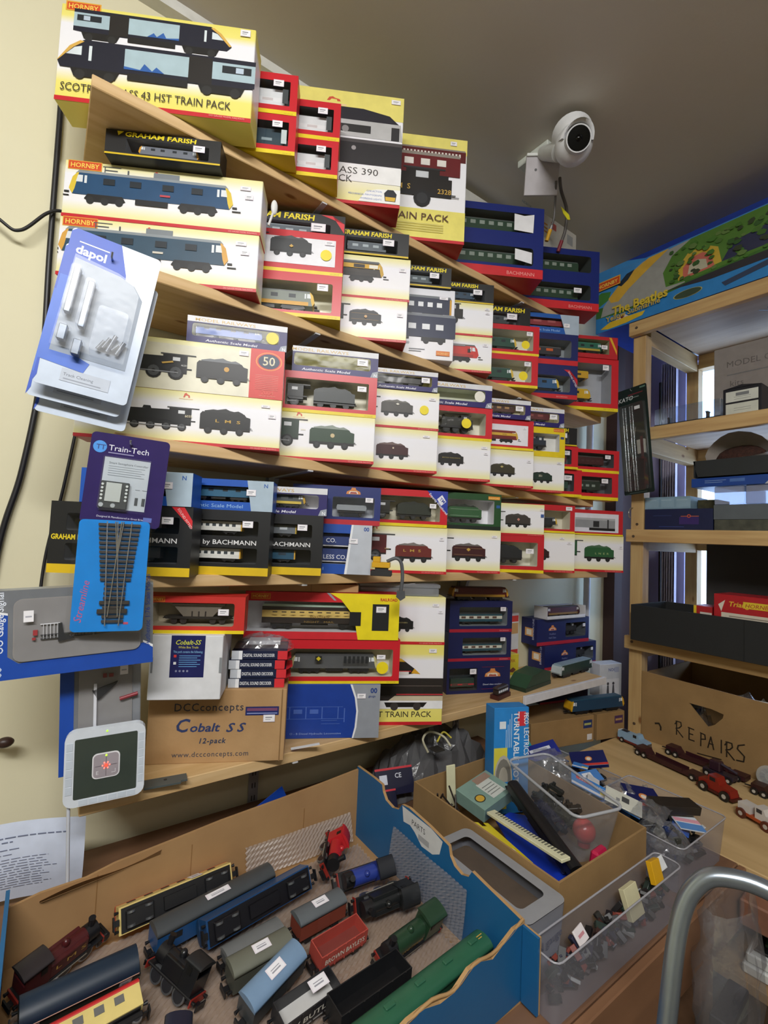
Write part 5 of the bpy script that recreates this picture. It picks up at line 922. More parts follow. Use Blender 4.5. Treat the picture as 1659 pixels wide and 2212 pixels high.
# printed sheet of paper leaning at the wall
r = empty('paper_sheet', (0, 1.03, 0)); tag(r, 'white printed sheet of paper hanging behind the control pad stem', 'paper'); n = 12; v = []; f = []
def sheet(u_, w_): return (-.115 + .21 * u_, -.012 * math.sin(math.pi * w_) + .02 * (1 - u_), .882 - .012 * u_ + .01 * math.sin(math.pi * u_) - .128 * w_)
for j in range(n + 1):
    for i in range(n + 1): v.append(sheet(i / n, j / n))
for j in range(n):
    for i in range(n): f.append((j * (n + 1) + i, j * (n + 1) + i + 1, (j + 1) * (n + 1) + i + 1, (j + 1) * (n + 1) + i))
MB().add(v, f, M('#ccd6ea', .7), True).build('sheet', r)
p = MB(); rnd = random.Random(4)
for q, (w0, th) in enumerate([(.16, .014), (.21, .014), (.3, .01), (.36, .008)] + [(.42 + .035 * j, .007) for j in range(12)]):
    x = .04 + (0 if q != 0 else .0); xe = (.86, .5, .55, .5)[q] if q < 4 else rnd.uniform(.7, .85)
    while x < xe:
        l = rnd.uniform(.03, .08); x2 = min(xe, x + l); pts = [sheet(x, w0), sheet(x2, w0), sheet(x2, w0 + th), sheet(x, w0 + th)]; p.poly([(a, b - .0012, c_) for a, b, c_ in pts], '#69728c'); x = x2 + .012
p.build('printed_lines', r)
# dark cables down the wall
tag(MB().tube(smooth_path([(-.036, 1.15, 2.3), (-.033, 1.15, 2.236), (-.031, 1.15, 1.95), (-.028, 1.15, 1.7), (-.045, 1.15, 1.5), (-.069, 1.15, 1.36), (-.09, 1.15, 1.1)]), .0055, '#16161c').build('wall_cable'), 'thick black cable running straight down the cream wall', 'cable')
tag(MB().tube(smooth_path([(-.2, 1.13, 2.03), (-.11, 1.13, 1.964), (-.078, 1.13, 1.956), (-.041, 1.135, 2.008), (-.019, 1.14, 2.026), (.0, 1.15, 2.027)]), .003, '#16161c').build('wall_cable'), 'thin dark cable sagging sideways across the cream wall', 'cable')
tag(MB().tube(smooth_path([(.05, 1.15, 1.66), (.042, 1.15, 1.636), (.03, 1.15, 1.53), (.02, 1.15, 1.448), (.006, 1.15, 1.36), (.0, 1.145, 1.286), (.0, 1.13, 1.2)]), .003, '#16161c').build('wall_cable'), 'thin dark cable curving down behind the hanging purple card', 'cable')
r = empty('cable_plug', (-.045, 1.12, 1.0)); tag(r, 'small dark brown plug on the wall below the signal box', 'plug'); MB().cyl((-.03, 0, .01), (0, 0, 0), .004, '#2a2220', n=10).build('lead', r); MB().ball((.01, 0, -.005), .012, '#3a2620', 10, (1.2, .8, .8)).build('body', r)
# ================================================================ ceiling camera
r = empty('security_camera', (1.13, .79, 2.5)); tag(r, 'white dome security camera on a ceiling bracket', 'camera')
MB().bbox(.0, .075, .05, .16, .078, .0995, '#d5dad2', .002).build('ceiling_plate', r)
pl = MB(); mt = Matrix.Translation((.03, .09, .03)) @ Matrix.Rotation(R(-40), 4, 'Z') @ Matrix.Rotation(R(14), 4, 'X'); pl.bbox(-.05, .05, -.004, .004, -.06, .05, '#b9b4b8', .001, mt).bbox(-.05, .05, -.01, .004, .046, .054, '#dfe2de', .001, mt).cyl(mt @ Vector((-.02, -.0045, .01)), mt @ Vector((-.02, -.003, .01)), .004, '#4a484a', n=8); pl.build('bracket_plate', r)
MB().cyl((.02, .08, .085), (-.01, .0, .02), .02, '#cfd0cc', .026, 16).build('neck', r)
d = Vector((-.60, -.70, -.40)).normalized(); c0 = Vector((-.02, -.05, .0)); rad = .05; WHT = M('#e2e3e5', .35)
dome = MB(); dome.ball(c0, rad, WHT, 28, (1, 1, 1), 20); up = Vector((.35, .35, 1)).normalized()
dome.cyl(c0 + up * .03, c0 + up * .062, rad * .86, WHT, rad * 1.08, 28); DM = dome.build('dome', r)
lens = MB(); lens.cyl(c0 + d * (rad * .7), c0 + d * (rad * 1.01), .0345, M('#c9cacc', .3), .0325, 28).cyl(c0 + d * (rad * 1.01), c0 + d * (rad * 1.03), .0295, M('#060607', .12, 0, 0, .25), .0285, 28); LN = lens.build('lens', DM)
MB().ball(c0 + d * (rad * .86), .0125, M('#050506', .1, 0, 0, .3), 14).build('inner_lens', DM)
side = d.cross(up).normalized(); up2 = side.cross(d); vv = []; hood = MB()
for i in range(17):
    a = R(-88 + 176 * i / 16); o_ = side * math.sin(a) + up2 * math.cos(a); k_ = max(0, math.cos(a))
    vv += [c0 + d * (rad * .75) + o_ * .036, c0 + d * (rad * (.8 + .5 * k_)) + o_ * .041, c0 + d * (rad * .45) + o_ * .0465]
hood.add(vv, [(3 * i, 3 * i + 3, 3 * i + 4, 3 * i + 1) for i in range(16)] + [(3 * i + 1, 3 * i + 4, 3 * i + 5, 3 * i + 2) for i in range(16)], WHT, True); hood.build('visor', r)
GREY = '#5a5654'
def cable(label, pts, rad_, plug, pc):
    o = empty('camera_cable', pts[0]); tag(o, label, 'cable', 'camera cables'); q = [Vector(p_) - Vector(pts[0]) for p_ in smooth_path(pts)]; MB().tube(q, rad_, GREY).build('lead', o); MB().cyl(q[-1], q[-1] + (q[-1] - q[-4]).normalized() * .035, .006, pc, n=10).build('plug', o)
    if plug: MB().cyl(q[-1] - (q[-1] - q[-4]).normalized() * .012, q[-1], .0055, M('#c9c9cc', .25, .9), n=10).build('collar', o)
cable('grey camera cable ending in a dark red plug', [(1.2, .845, 2.515), (1.245, .87, 2.51), (1.29, .88, 2.475), (1.30, .89, 2.42), (1.297, .9, 2.385)], .005, False, '#7a1c2c')
cable('thin grey camera cable ending in a yellow plug', [(1.19, .85, 2.505), (1.215, .87, 2.46), (1.225, .88, 2.42), (1.222, .89, 2.385)], .0035, True, '#d2a01e')
tag(MB().prism([(0, 0), (.01, -.01), (.026, -.026), (.03, -.042), (.022, -.042), (.008, -.022)], -.001, .001, '#cfc81e').build('cable_tag', None, (1.245, .87, 2.46), (0, 0, R(-35))), 'folded yellow tag beside the camera cables', 'tag')
# white boxes stored along the back of the top shelf
for (x, L, H_, lab, num) in ((1.1, .4, .41, 'white box with an orange plate behind the navy twin box', 1), (1.43, .2, .385, 'white box with printed stripes behind the last navy twin box', 2)):
    b = Carton('x', 'storage_box', lab, 'white boxes at the back of the top shelf', '#d6d4cc', pos=(x + L / 2, 1.11 if num == 1 else 1.0, .767, H_, L, .035, 0))
    if num == 1: b.rect(1.0, .8, .93, .985, '#d98a2c').txt('HORNBY', .9, .945, .04, '#f0d080', 'c', fit=.17)
    if num == 2:
        for q in range(3): b.rect(.85, .45, .9 - q * .035, .915 - q * .035, '#c98a3a')
        b.txt('NORTH', .75, .96, .035, '#6a8a9a', 'c').rect(.4, .32, .9, .96, '#c0605a').rect(.15, .06, .86, .95, '#a9adb0')
    b.done()
# thin white paddle sticking out beside the blue locomotive boxes
tag(MB().cyl((.325, .905, 2.02), (.333, .905, 2.05), .0025, '#d8d8d6', n=8).ball((.335, .905, 2.062), .013, '#e2e2e0', 12, (.55, .4, 1.2)).build('white_marker'), 'small white round-ended marker beside the blue locomotive boxes', 'marker')
# small grey plate lying on the bottom shelf edge
r = empty('grey_plate', (.205, .93, .9455), (0, 0, R(-8))); tag(r, 'small dark grey plate lying on the bottom shelf edge', 'plate'); MB().ext([(-.035, -.016), (.025, -.016), (.025, -.01), (.036, -.01), (.036, .014), (-.035, .014)], 0, .003, M('#4c5454', .35)).build('plate', r); MB().cyl((.0, .003, .003), (.0, .003, .0036), .003, '#2a2c2c', n=10).build('hole', r)
tag(MB().box(-.03, .03, -.005, .005, 0, .0006, '#dfe0de', Matrix.Rotation(R(-6), 4, 'Y')).build('price_strip', None, (.475, .918, .955), (0, 0, R(-20))), 'curled white price strip at the foot of the blue and grey box', 'label')
# ================================================================ things on the timber unit (fronts face -x)
def ubox(name, label, x, y0, y1, z0, z1, depth, body, cat='box', group=None):
    """carton facing -x: u runs from its left end (larger y) to the right"""
    r = empty(name, (x, (y0 + y1) / 2, z0), (0, 0, R(-90))); tag(r, label, cat, group); L = y1 - y0
    MB().bbox(-L / 2, L / 2, 0, depth, 0, z1 - z0, body, .0012).build('carton', r)
    return r, Print(lambda a, b, d: (-L / 2 + a, -d, b))
ZT = 2.2405
# large blue train set box
r, p = ubox('train_set_box', 'large blue train set box with picture lid on top of the timber unit', 1.722, .1, 1.03, ZT, 2.487, .38, M('#1b3f9c', .3))
L = .93; H = .246
p.rect(0, L, 0, H, '#2f7fc0').poly([(0, .09), (.03, .06), (.1, .075), (.2, .06), (.36, .09), (L, .1), (L, H), (.0, H)], '#3d86c4').poly([(.12, H), (.19, .225), (L, .23), (L, H)], '#17358c')
p.poly([(0, .06), (.1, .05), (.25, .06), (.5, .08), (L, .09), (L, .14), (.5, .13), (.2, .09), (0, .1)], '#3c6a2c').poly([(0, .1), (.05, .12), (.06, .15), (.02, .16), (0, .15)], '#3f7a34')
p.poly([(.02, .06), (.03, .1), (.1, .175), (.18, .215), (.34, .222), (.34, .08), (.2, .062)], '#9a9a94').poly([(.05, .125), (.11, .18), (.2, .22), (.27, .222), (.2, .18), (.13, .135), (.09, .1), (.06, .105)], '#d3a63a').poly([(.085, .165), (.12, .195), (.15, .2), (.125, .17), (.1, .155)], '#23303e')
p.poly([(.26, .085), (.25, .14), (.28, .19), (.34, .222), (.7, .225), (.7, .1), (.34, .08)], '#4f7a2e').poly([(.3, .09), (.3, .14), (.33, .175), (.38, .18), (.42, .155), (.43, .1)], '#c9a93a').poly([(.315, .09), (.315, .13), (.34, .155), (.375, .158), (.4, .14), (.41, .095)], '#c4695a').poly([(.33, .1), (.335, .13), (.36, .14), (.385, .13), (.39, .1)], '#b8b49a')
p.poly([(.43, .1), (.46, .15), (.55, .165), (L, .17), (L, .1)], '#2b3050').poly([(.26, .07), (.45, .08), (L, .09), (L, .06), (.4, .055)], '#2f2d34')
p.poly([(.02, .012), (.06, .03), (.1, .03), (.19, .028), (.18, .014), (.12, .006), (.05, .004)], '#d9b52c').poly([(.08, .028), (.09, .04), (.115, .042), (.13, .03)], '#d8c8c0').disc(.105, .034, .006, '#8a3a38')
p.disc(.33, .035, .045, '#b9b060', 20, .3).disc(.33, .035, .042, '#3a4a38', 20, .3).poly([(.43, .03), (.6, .06), (.62, .045), (.44, .015)], '#33405a').disc(.72, .05, .06, '#2c3a5a', 20, .25)
rnd = random.Random(31)
for q in range(130):
    a, b_ = rnd.uniform(.27, L - .02), rnd.uniform(.085, .2); s_ = rnd.uniform(.006, .016); p.poly([(a + s_ * math.cos(k_ * 1.05) * rnd.uniform(.7, 1.1), min(.228, b_ + s_ * .7 * math.sin(k_ * 1.05) * rnd.uniform(.7, 1.1))) for k_ in range(6)], rnd.choice(['#3c6226', '#46702c', '#527a32', '#35582a', '#4a6a30', '#35402a', '#5f7a40']))
p.text('The Beatles', .07, .05, .045, '#d8bb3a', bold=.03, fit=.2).text('Yellow Submarine', .045, .03, .028, '#c9a83a', bold=.02, fit=.2, ang=.03)
p.poly([(.0, .2), (.0, .165), (.1, .165), (.1, .2)], '#e0a436').poly([(.004, .196), (.004, .169), (.096, .169), (.096, .196)], '#cf4a22').text('HORNBY', .05, .175, .02, '#f0cf58', 'c', bold=.02, fit=.08)
p.mb.build('front_print', r)
MB().poly([(-.38, -.001, .225), (L / 2 - .0, -.001, .232), (L / 2, -.001, .1), (-.05, -.001, .1)], clear('lid_film', gloss=.05, rough=.15)).build('shrink_film', r)
r = empty('dark_cushion', (2.0, 1.02, 2.32)); tag(r, 'dark brown soft bundle behind the train set box', 'bundle'); MB().ball((0, 0, 0), .07, '#2e2622', 12, (1.3, .9, .7)).ball((.05, -.03, .04), .05, '#33291f', 10, (1.2, 1, .6)).build('cloth', r); r.location = (2.205, .87, 2.2885)
# second level
z = 1.8352
r = empty('display_case', (1.76, .72, z)); tag(r, 'clear display case with a length of dark track', 'case'); cc = clear('case_blue', (.8, .88, .97), .14, .05, .05)
MB().bbox(0, .05, -.105, .1, .012, .068, cc, .001).build('cover', r); MB().bbox(-.002, .052, -.107, .102, 0, .011, '#20242c', .002).build('base', r)
for y in (-.06, .06): MB().prism([(.02, .012), (.03, .012), (.03, .03), (.036, .036), (.014, .036), (.02, .03)], y - .004, y + .004, '#15171c').build('bracket', r)
r, p = ubox('label_box', 'black framed box with two white labels on the second timber shelf', 1.757, .505, .607, z, 1.925, .09, M('#1b1d26', .35)); p.rect(.008, .094, .046, .08, '#d2d5cc').rect(.008, .094, .006, .04, '#cfd2c6').rect(.035, .07, .064, .074, '#7a7d80')
for q in range(4): p.rect(.03, .075, .053 + .002 * q - (.04 if q > 1 else 0) + .005 * (q % 2), .0542 + .002 * q - (.04 if q > 1 else 0) + .005 * (q % 2), '#8f9290')
p.mb.build('front_print', r); MB().prism([(-.051, .09), (.0, .0985), (.051, .09)], 0, .09, M('#1b1d26', .35)).build('arched_lid', r)
r, p = ubox('grey_carton', 'large pale grey carton behind the black framed label box', 1.93, .2, .695, z, 2.13, .22, M('#8f8884', .8)); p.text('MODEL CRANK', .04, .22, .03, '#6a6462').rect(.04, .25, .19, .194, '#777').disc(.33, .2, .025, '#2c3a8a').text('kits', .05, .15, .03, '#6a6462'); p.mb.build('front_print', r)
# third level
z = 1.4702
r, p = ubox('light_blue_box', 'pale blue low box lying on the navy box on the timber unit', 1.757, .7, .849, 1.5432, 1.586, .14, M('#7f9cb0', .5)); 
for q in range(3): p.rect(.006 + q * .05, .048 + q * .05, .006, .037, '#8aa6b8').rect(.006 + q * .05, .04 + q * .05, .03, .032, '#a9c0cc')
p.mb.build('front_print', r)
ubox('mottled_box', 'dark mottled box beside the pale blue low box', 1.8, .635, .695, 1.5432, 1.575, .1, rough_mat('mottle', '#2a2a1c', '#4a4626', 60, .7))
r, p = ubox('navy_box', 'navy box with a purple emblem on the third timber shelf', 1.757, .634, .849, z, 1.5428, .15, M('#1a2348', .45)); p.rect(.115, .175, .02, .045, '#3a2a6a').rect(.12, .175, .046, .0485, '#b8604a').disc(.145, .048, .006, '#c8553a').disc(.145, .048, .003, '#1a2348').rect(.03, .09, .048, .052, '#2a3560').rect(.05, .13, .01, .013, '#33407a'); p.mb.build('front_print', r)
r = empty('parts_organiser', (1.757, .42, z), (0, 0, R(-90))); tag(r, 'grey translucent drawer organiser on the third timber shelf', 'organiser')
oc = clear('organiser_clear', (.75, .78, .85), .08, .15, .45, (.42, .45, .54)); MB().bbox(-.21, .21, 0, .2, 0, .035, rough_mat('mottle2', '#3a3c34', '#54564a', 40, .7)).build('base', r); MB().bbox(-.212, .212, .0, .2, .0355, .083, M('#5c646a', .4)).build('drawer', r)
for q in range(5): MB().bbox(-.21 + q * .085, -.13 + q * .085, 0, .2, .0835, .142, oc, .002).build('compartment', r)
r, p = ubox('blue_flat_box', 'flat blue and white box lying on the drawer organiser', 1.75, .25, .695, 1.613, 1.642, .2, M('#1c4696', .4)); p.poly([(.2, 0), (.225, .029), (.445, .029), (.445, 0)], '#b9c0c4').rect(.04, .09, .012, .014, '#7a98cc').rect(.04, .1, .018, .02, '#7a98cc').rect(.11, .15, .012, .022, '#4a70b4').text('00', .3, .006, .02, '#6a7a80'); p.mb.build('front_print', r)
r = empty('black_parts_tray', (1.75, .44, 1.6425), (0, 0, R(-90))); tag(r, 'black plastic tray on the flat blue box', 'tray'); bk = M('#23282a', .6)
MB().prism([(-.235, 0), (.235, 0), (.245, .058), (-.25, .058)], 0, .004, bk).prism([(-.235, 0), (.235, 0), (.245, .058), (-.25, .058)], .19, .194, bk).box(-.235, .235, 0, .19, 0, .004, bk).box(-.248, -.244, 0, .19, .003, .058, bk).box(.24, .244, 0, .19, .003, .058, bk).build('tray', r)
MB().box(-.23, .23, .006, .185, .0045, .03, rough_mat('dark_bits', '#15140f', '#3a2a20', 70, .6, .8, 90, .01)).build('contents', r)
r = empty('open_bag', (1.815, .585, 1.712), (0, R(-58), 0)); tag(r, 'open white plastic bag of brown ballast in the black tray', 'bag'); v = []; f = []; n = 20
for j, (k_, z_) in enumerate(((.5, -.025), (.85, .0), (1.0, .03), (1.06, .052))):
    for i in range(n):
        a = 2 * math.pi * i / n; w_ = 1 + .08 * math.sin(3 * a + j); v.append((.055 * k_ * w_ * math.cos(a), .085 * k_ * w_ * math.sin(a) , z_ + .008 * math.sin(2 * a + 1) * j))
for j in range(3):
    for i in range(n): f.append((j * n + i, j * n + (i + 1) % n, (j + 1) * n + (i + 1) % n, (j + 1) * n + i))
MB().add(v, f, M('#9b938c', .5), True).build('bag', r); MB().ball((0, 0, .012), .05, rough_mat('ballast', '#2e1a14', '#4a2a20', 90, .9, .8, 140, .006), 16, (.9, 1.4, .45)).build('ballast', r)
# fourth level
r = empty('black_crate', (1.665, .4, 1.0885), (0, 0, R(-90))); tag(r, 'long black crate on the fourth timber shelf', 'crate'); bk = M('#1d1f20', .7)
for n_, a in (('front', (-.447, .46, 0, .006)), ('back', (-.447, .46, .244, .25)), ('end', (-.447, -.441, .006, .244)), ('end', (.454, .46, .006, .244))): MB().bbox(a[0], a[1], a[2], a[3], 0, .12, bk, .001).build(n_, r)
MB().box(-.441, .454, .006, .244, 0, .005, bk).build('floor', r); MB().box(-.12, -.1195, -.0008, 0, .0, .12, '#0e0f10').box(.02, .05, -.0008, 0, .006, .02, '#0e0f10').build('front_seam', r)
for (y0, y1, z1, dep, lab, x) in ((.45, .655, 1.232, .08, 'dark red box with a yellow end in the black crate', 1.69), (.2, .6, 1.275, .12, 'red box with yellow label, tallest in the black crate', 1.70)):
    if y0 == .45: r, p = ubox('red_box', lab, 1.674, y0 + .155, y1, 1.094, z1, dep, M('#a82428', .4)); p.rect(0, .008, 0, .138, '#d8bc2a').rect(.018, .05, .09, .12, '#cfc9c0')
    else: r, p = ubox('red_box', lab, 1.674, y0, y1, 1.094, z1, dep, M('#b01f28', .4)); p.poly([(.012, .15), (.03, .165), (.02, .13)], '#d8d0c4').rect(.02, .39, .112, .128, '#d6cdbc').text('Triang', .04, .148, .02, '#e0b63a', shear=.2, bold=.02).rect(.075, .16, .146, .165, '#dcc032').text('HORNBY', .08, .149, .016, '#a82428', shear=.2).rect(.04, .2, .117, .12, '#8f8478')
    p.mb.build('front_print', r)
r = empty('leaning_board', (2.05, .4, 1.0885)); tag(r, 'large dark grey board leaning behind the black crate', 'board'); MB().bbox(0, .012, -.5, .36, 0, .345, rough_mat('dark_board', '#3a3634', '#454140', 3, .8), .001).build('board', r)
# repairs carton on the bench board
r = empty('repairs_carton', (1.752, .2985, .7385), (0, 0, R(-90))); tag(r, 'open brown carton marked REPAIRS in pen with a hand hole', 'carton'); Lc = 1.1; o = -Lc / 2
fr = MB(); hole = [(.151, .166), (.215, .166), (.249, .16), (.247, .148), (.225, .12), (.206, .108)]; ox = [(0, 0), (Lc, 0), (Lc, .215), (0, .232)]
poly = [(o + x, z_) for x, z_ in ox]; hh = [(o + x, z_) for x, z_ in hole]
def holed(mb, outer, hole, y, m):
    """front panel with a hole: outer quad a,b,c,d (ccw from lower left), hole ring split at its extreme corners"""
    P = outer; hl = hole; n = len(hl)
    li = min(range(n), key=lambda i: hl[i][0]); ri = max(range(n), key=lambda i: hl[i][0])
    up = []; i = li
    while True:
        up.append(hl[i])
        if i == ri: break
        i = (i + 1) % n
    dn = []; i = li
    while True:
        dn.append(hl[i])
        if i == ri: break
        i = (i - 1) % n
    if sum(q[1] for q in up) / len(up) < sum(q[1] for q in dn) / len(dn): up, dn = dn, up
    l, r_ = hl[li], hl[ri]; z0 = P[0][1]; zl = P[3][1]; zr = P[2][1]; x0, x1 = P[0][0], P[1][0]
    top = lambda x: zl + (zr - zl) * (x - x0) / (x1 - x0)
    f3 = lambda q: [(x, y, z_) for x, z_ in q]
    mb.poly(f3([(x0, z0), (l[0], z0), (l[0], top(l[0])), (x0, zl)]), m); mb.poly(f3([(r_[0], z0), (x1, z0), (x1, zr), (r_[0], top(r_[0]))]), m)
    for a, b in zip(up[:-1], up[1:]):
        if b[0] > a[0]: mb.poly(f3([a, b, (b[0], top(b[0])), (a[0], top(a[0]))]), m)
    for a, b in zip(dn[:-1], dn[1:]):
        if b[0] > a[0]: mb.poly(f3([(a[0], z0), (b[0], z0), b, a]), m)
holed(fr, poly, hh, 0, CARD_D); holed(fr, poly, hh, .004, CARD_D)
fr.poly([(o, 0, .232), (o + Lc, 0, .215), (o + Lc, .004, .215), (o, .004, .232)], '#b8946a'); FRP = fr.build('front_panel', r)
for nme, a in (('end_panel', (o, o + .004, .004, .4)), ('end_panel', (o + Lc - .004, o + Lc, .004, .4)), ('back_panel', (o + .004, o + Lc - .004, .396, .4))): MB().box(a[0], a[1], a[2], a[3], 0, .225, CARD_D).build(nme, r)
MB().box(o + .004, o + Lc - .004, .004, .396, 0, .004, CARD_D).build('bottom_panel', r)
p = Print(lambda a, b, d: (o + a, -d, b)); pen = '#2c241c'
def stroke(pts, w_=.0022):
    for a, b in zip(pts[:-1], pts[1:]):
        A, B = Vector(a), Vector(b); n_ = (B - A); n_ = Vector((-n_.y, n_.x)).normalized() * w_; e = (B - A).normalized() * w_ * .6; p.poly([tuple(A - e - n_), tuple(B + e - n_), tuple(B + e + n_), tuple(A - e + n_)], pen)
S = .062
for ch, x, z_, sc in (('R', .11, .052, .7), ('E', .15, .05, .6), ('P', .184, .044, .62), ('A', .207, .044, .58), ('I', .238, .042, .62), ('R', .253, .036, .72), ('S', .284, .036, .85)):
    G = {'R': [[(.15, 0), (.15, .9), (.1, 1.0)], [(.0, .75), (.2, 1.0), (.55, 1.0), (.6, .75), (.4, .55), (.1, .45), (.75, -.05)]], 'E': [[(.1, 0), (.1, 1)], [(0, 1), (.6, .95)], [(.1, .5), (.5, .5)], [(.1, 0), (.65, 0)]], 'P': [[(.1, -.05), (.12, 1)], [(.05, 1), (.5, .95), (.55, .6), (.1, .5)]], 'A': [[(0, 0), (.3, 1), (.6, 0)], [(.1, .4), (.55, .4)]], 'I': [[(.2, 0), (.2, 1)]], 'S': [[(.5, 1), (.1, .85), (.05, .65), (.5, .35), (.45, .05), (.0, 0)]]}
    for st in G[ch]: stroke([(x + a * S * sc * .75, z_ + b * S * sc) for a, b in st], .0018)
stroke([(.178, .016), (.244, .022)], .0014); stroke([(.048, .066), (.06, .07), (.066, .06), (.066, .05)], .0025); p.mb.build('pen_lettering', FRP)
# bags of spares in the carton
for k, (y, x, s, lab) in enumerate(((.74, 1.84, .13, 'crumpled clear bag at the near end of the repairs carton'), (.56, 1.88, .17, 'large crumpled clear bag in the middle of the repairs carton'), (.34, 1.9, .15, 'crumpled clear bag with dark parts in the repairs carton'))):
    r = empty('spares_bag', (x, y, .80 + .02 * k), (0, 0, R(20 * k))); tag(r, lab, 'bag', 'bags in the repairs carton'); crumple(MB(), s * 1.1, s, .15, BAG, 11 + k).build('bag', r); 
    inner = MB(); rnd = random.Random(k)
    for q in range(9): a = [rnd.uniform(-s * .35, s * .35) for _ in range(2)]; inner.bbox(a[0] - .025, a[0] + .025, a[1] - .012, a[1] + .012, .01 + .008 * q, .03 + .008 * q, rnd.choice(['#15151c', '#1a1830', '#26221f', '#8a8a8e', '#2c2a50']), .002)
    inner.build('spare_parts', r)
tag(MB().bbox(-.025, .025, -.002, .002, 0, .03, '#a9a89e', .002).build('paper_tag', None, (1.8, .52, .93), (R(20), 0, R(-75))), 'pale grey paper tag sticking out of the repairs carton', 'tag')
r = empty('clear_lens', (1.70, .505, .79), (R(70), 0, R(-60))); tag(r, 'round clear plastic lid leaning on the repairs carton', 'lid'); MB().cyl((0, 0, 0), (0, 0, .004), .03, clear('lens_clear', (.85, .9, .92), .2, .05, .2), n=24).build('disc', r); MB().cyl((0, 0, .004), (0, 0, .012), .022, clear('lens_clear'), .012, 20).build('boss', r); r.location = (1.722, .478, .768)
# toy vehicles on the bench board in front of it
ZB = .7382
def wheels(r, xs, w_, rad, c='#1c1a1a', hub='#b9b4ac'):
    for x in xs:
        for s in (-1, 1):
            WH_ = MB().cyl((x, s * w_ - .004, rad), (x, s * w_ + .004, rad), rad, c, n=14).build('wheel', r); MB().cyl((x, s * (w_ + .0042) - .0005, rad), (x, s * (w_ + .0042) + .0005, rad), rad * .45, hub, n=10).build('hub', WH_)
def place(name, label, x, y, rz): r = empty(name, (x, y, ZB), (0, 0, R(rz))); tag(r, label, 'toy vehicle', 'toy vehicles on the bench board'); return r
r = place('toy_truck', 'pale blue toy van with red running boards at the carton corner', 1.665, .83, -97)
MB().prism([(-.05, .012), (-.05, .03), (-.045, .036), (.002, .036), (.01, .042), (.022, .042), (.028, .03), (.052, .026), (.054, .012)], -.014, .014, M('#8fb0cc', .3)).build('body', r); MB().bbox(-.05, .054, -.016, .016, .006, .0125, '#6a2620').build('running_board', r); MB().box(.006, .018, -.0145, .0145, .03, .039, '#20242a').box(-.04, -.02, -.008, .008, .0362, .038, '#20242a').build('window_pane', r); MB().box(.0535, .056, -.01, .01, .012, .024, M('#c9ccd0', .2, .9)).build('grille', r); wheels(r, (-.033, .035), .0135, .0085)
def loader(label, x, y, rz, ln, c, cabc=None):
    r = place('toy_low_loader', label, x, y, rz)
    MB().prism([(-ln / 2, .014), (-ln / 2, .028), (-ln / 2 + .03, .028), (-ln / 2 + .04, .012), (ln / 2 - .05, .012), (ln / 2 - .04, .02), (ln / 2, .02), (ln / 2, .008), (-ln / 2 + .04, .006)], -.018, .018, c).build('trailer_bed', r)
    MB().box(-ln / 2 + .045, ln / 2 - .05, -.018, -.016, .012, .02, c).box(-ln / 2 + .045, ln / 2 - .05, .016, .018, .012, .02, c).build('side_rail', r); MB().cyl((-ln / 2 - .02, 0, .012), (-ln / 2, 0, .014), .002, '#1c1a1a', n=8).build('drawbar', r); wheels(r, (-ln / 2 + .008, -ln / 2 + .03, ln / 2 - .02), .017, .0095); return r
loader('dark maroon toy low loader in front of the repairs carton', 1.6, .69, -100, .2, M('#3a1c20', .35))
loader('second dark maroon toy low loader close against the repairs carton', 1.705, .63, -93, .22, M('#3a1a20', .35))
r = place('toy_crane', 'dark red and blue toy crane truck behind the low loaders', 1.655, .575, -95); MB().bbox(-.04, .04, -.015, .015, .01, .022, '#2a2230').build('chassis', r); MB().bbox(-.025, .005, -.013, .013, .022, .05, M('#35202c', .3), .003).build('cab', r); MB().tube([(.0, 0, .045), (.045, 0, .034)], .004, '#3a3240').build('jib', r); wheels(r, (-.028, .0, .028), .014, .01)
r = place('toy_tractor', 'bright red toy tractor truck on the bench board', 1.545, .54, -105); MB().prism([(-.045, .014), (-.045, .03), (-.02, .034), (-.018, .05), (.005, .05), (.012, .034), (.04, .03), (.044, .014)], -.015, .015, M('#8a2018', .3)).build('body', r); MB().bbox(-.015, .002, -.0155, .0155, .036, .047, '#1c1a20').build('window_pane', r); MB().box(-.05, .05, -.018, .018, .008, .014, '#4a1a16').build('chassis', r); wheels(r, (-.03, .028), .017, .013)
loader('short dark brown toy trailer behind the red tractor', 1.655, .435, -92, .12, M('#33191a', .35))
r = place('toy_breakdown_truck', 'white and orange toy breakdown truck nearest the bench edge', 1.475, .43, -110); MB().bbox(-.045, .045, -.016, .016, .01, .018, M('#a84a24', .35)).build('chassis', r); MB().prism([(-.04, .018), (-.04, .036), (-.01, .036), (-.01, .018)], -.015, .015, M('#d0ccc8', .3)).prism([(.002, .018), (.002, .046), (.022, .046), (.028, .034), (.043, .032), (.044, .018)], -.015, .015, M('#d0ccc8', .3)).build('body', r); MB().box(.006, .019, -.0155, .0155, .034, .043, '#3a3a40').build('window_pane', r); wheels(r, (-.03, .03), .016, .012, '#5a2a1c')
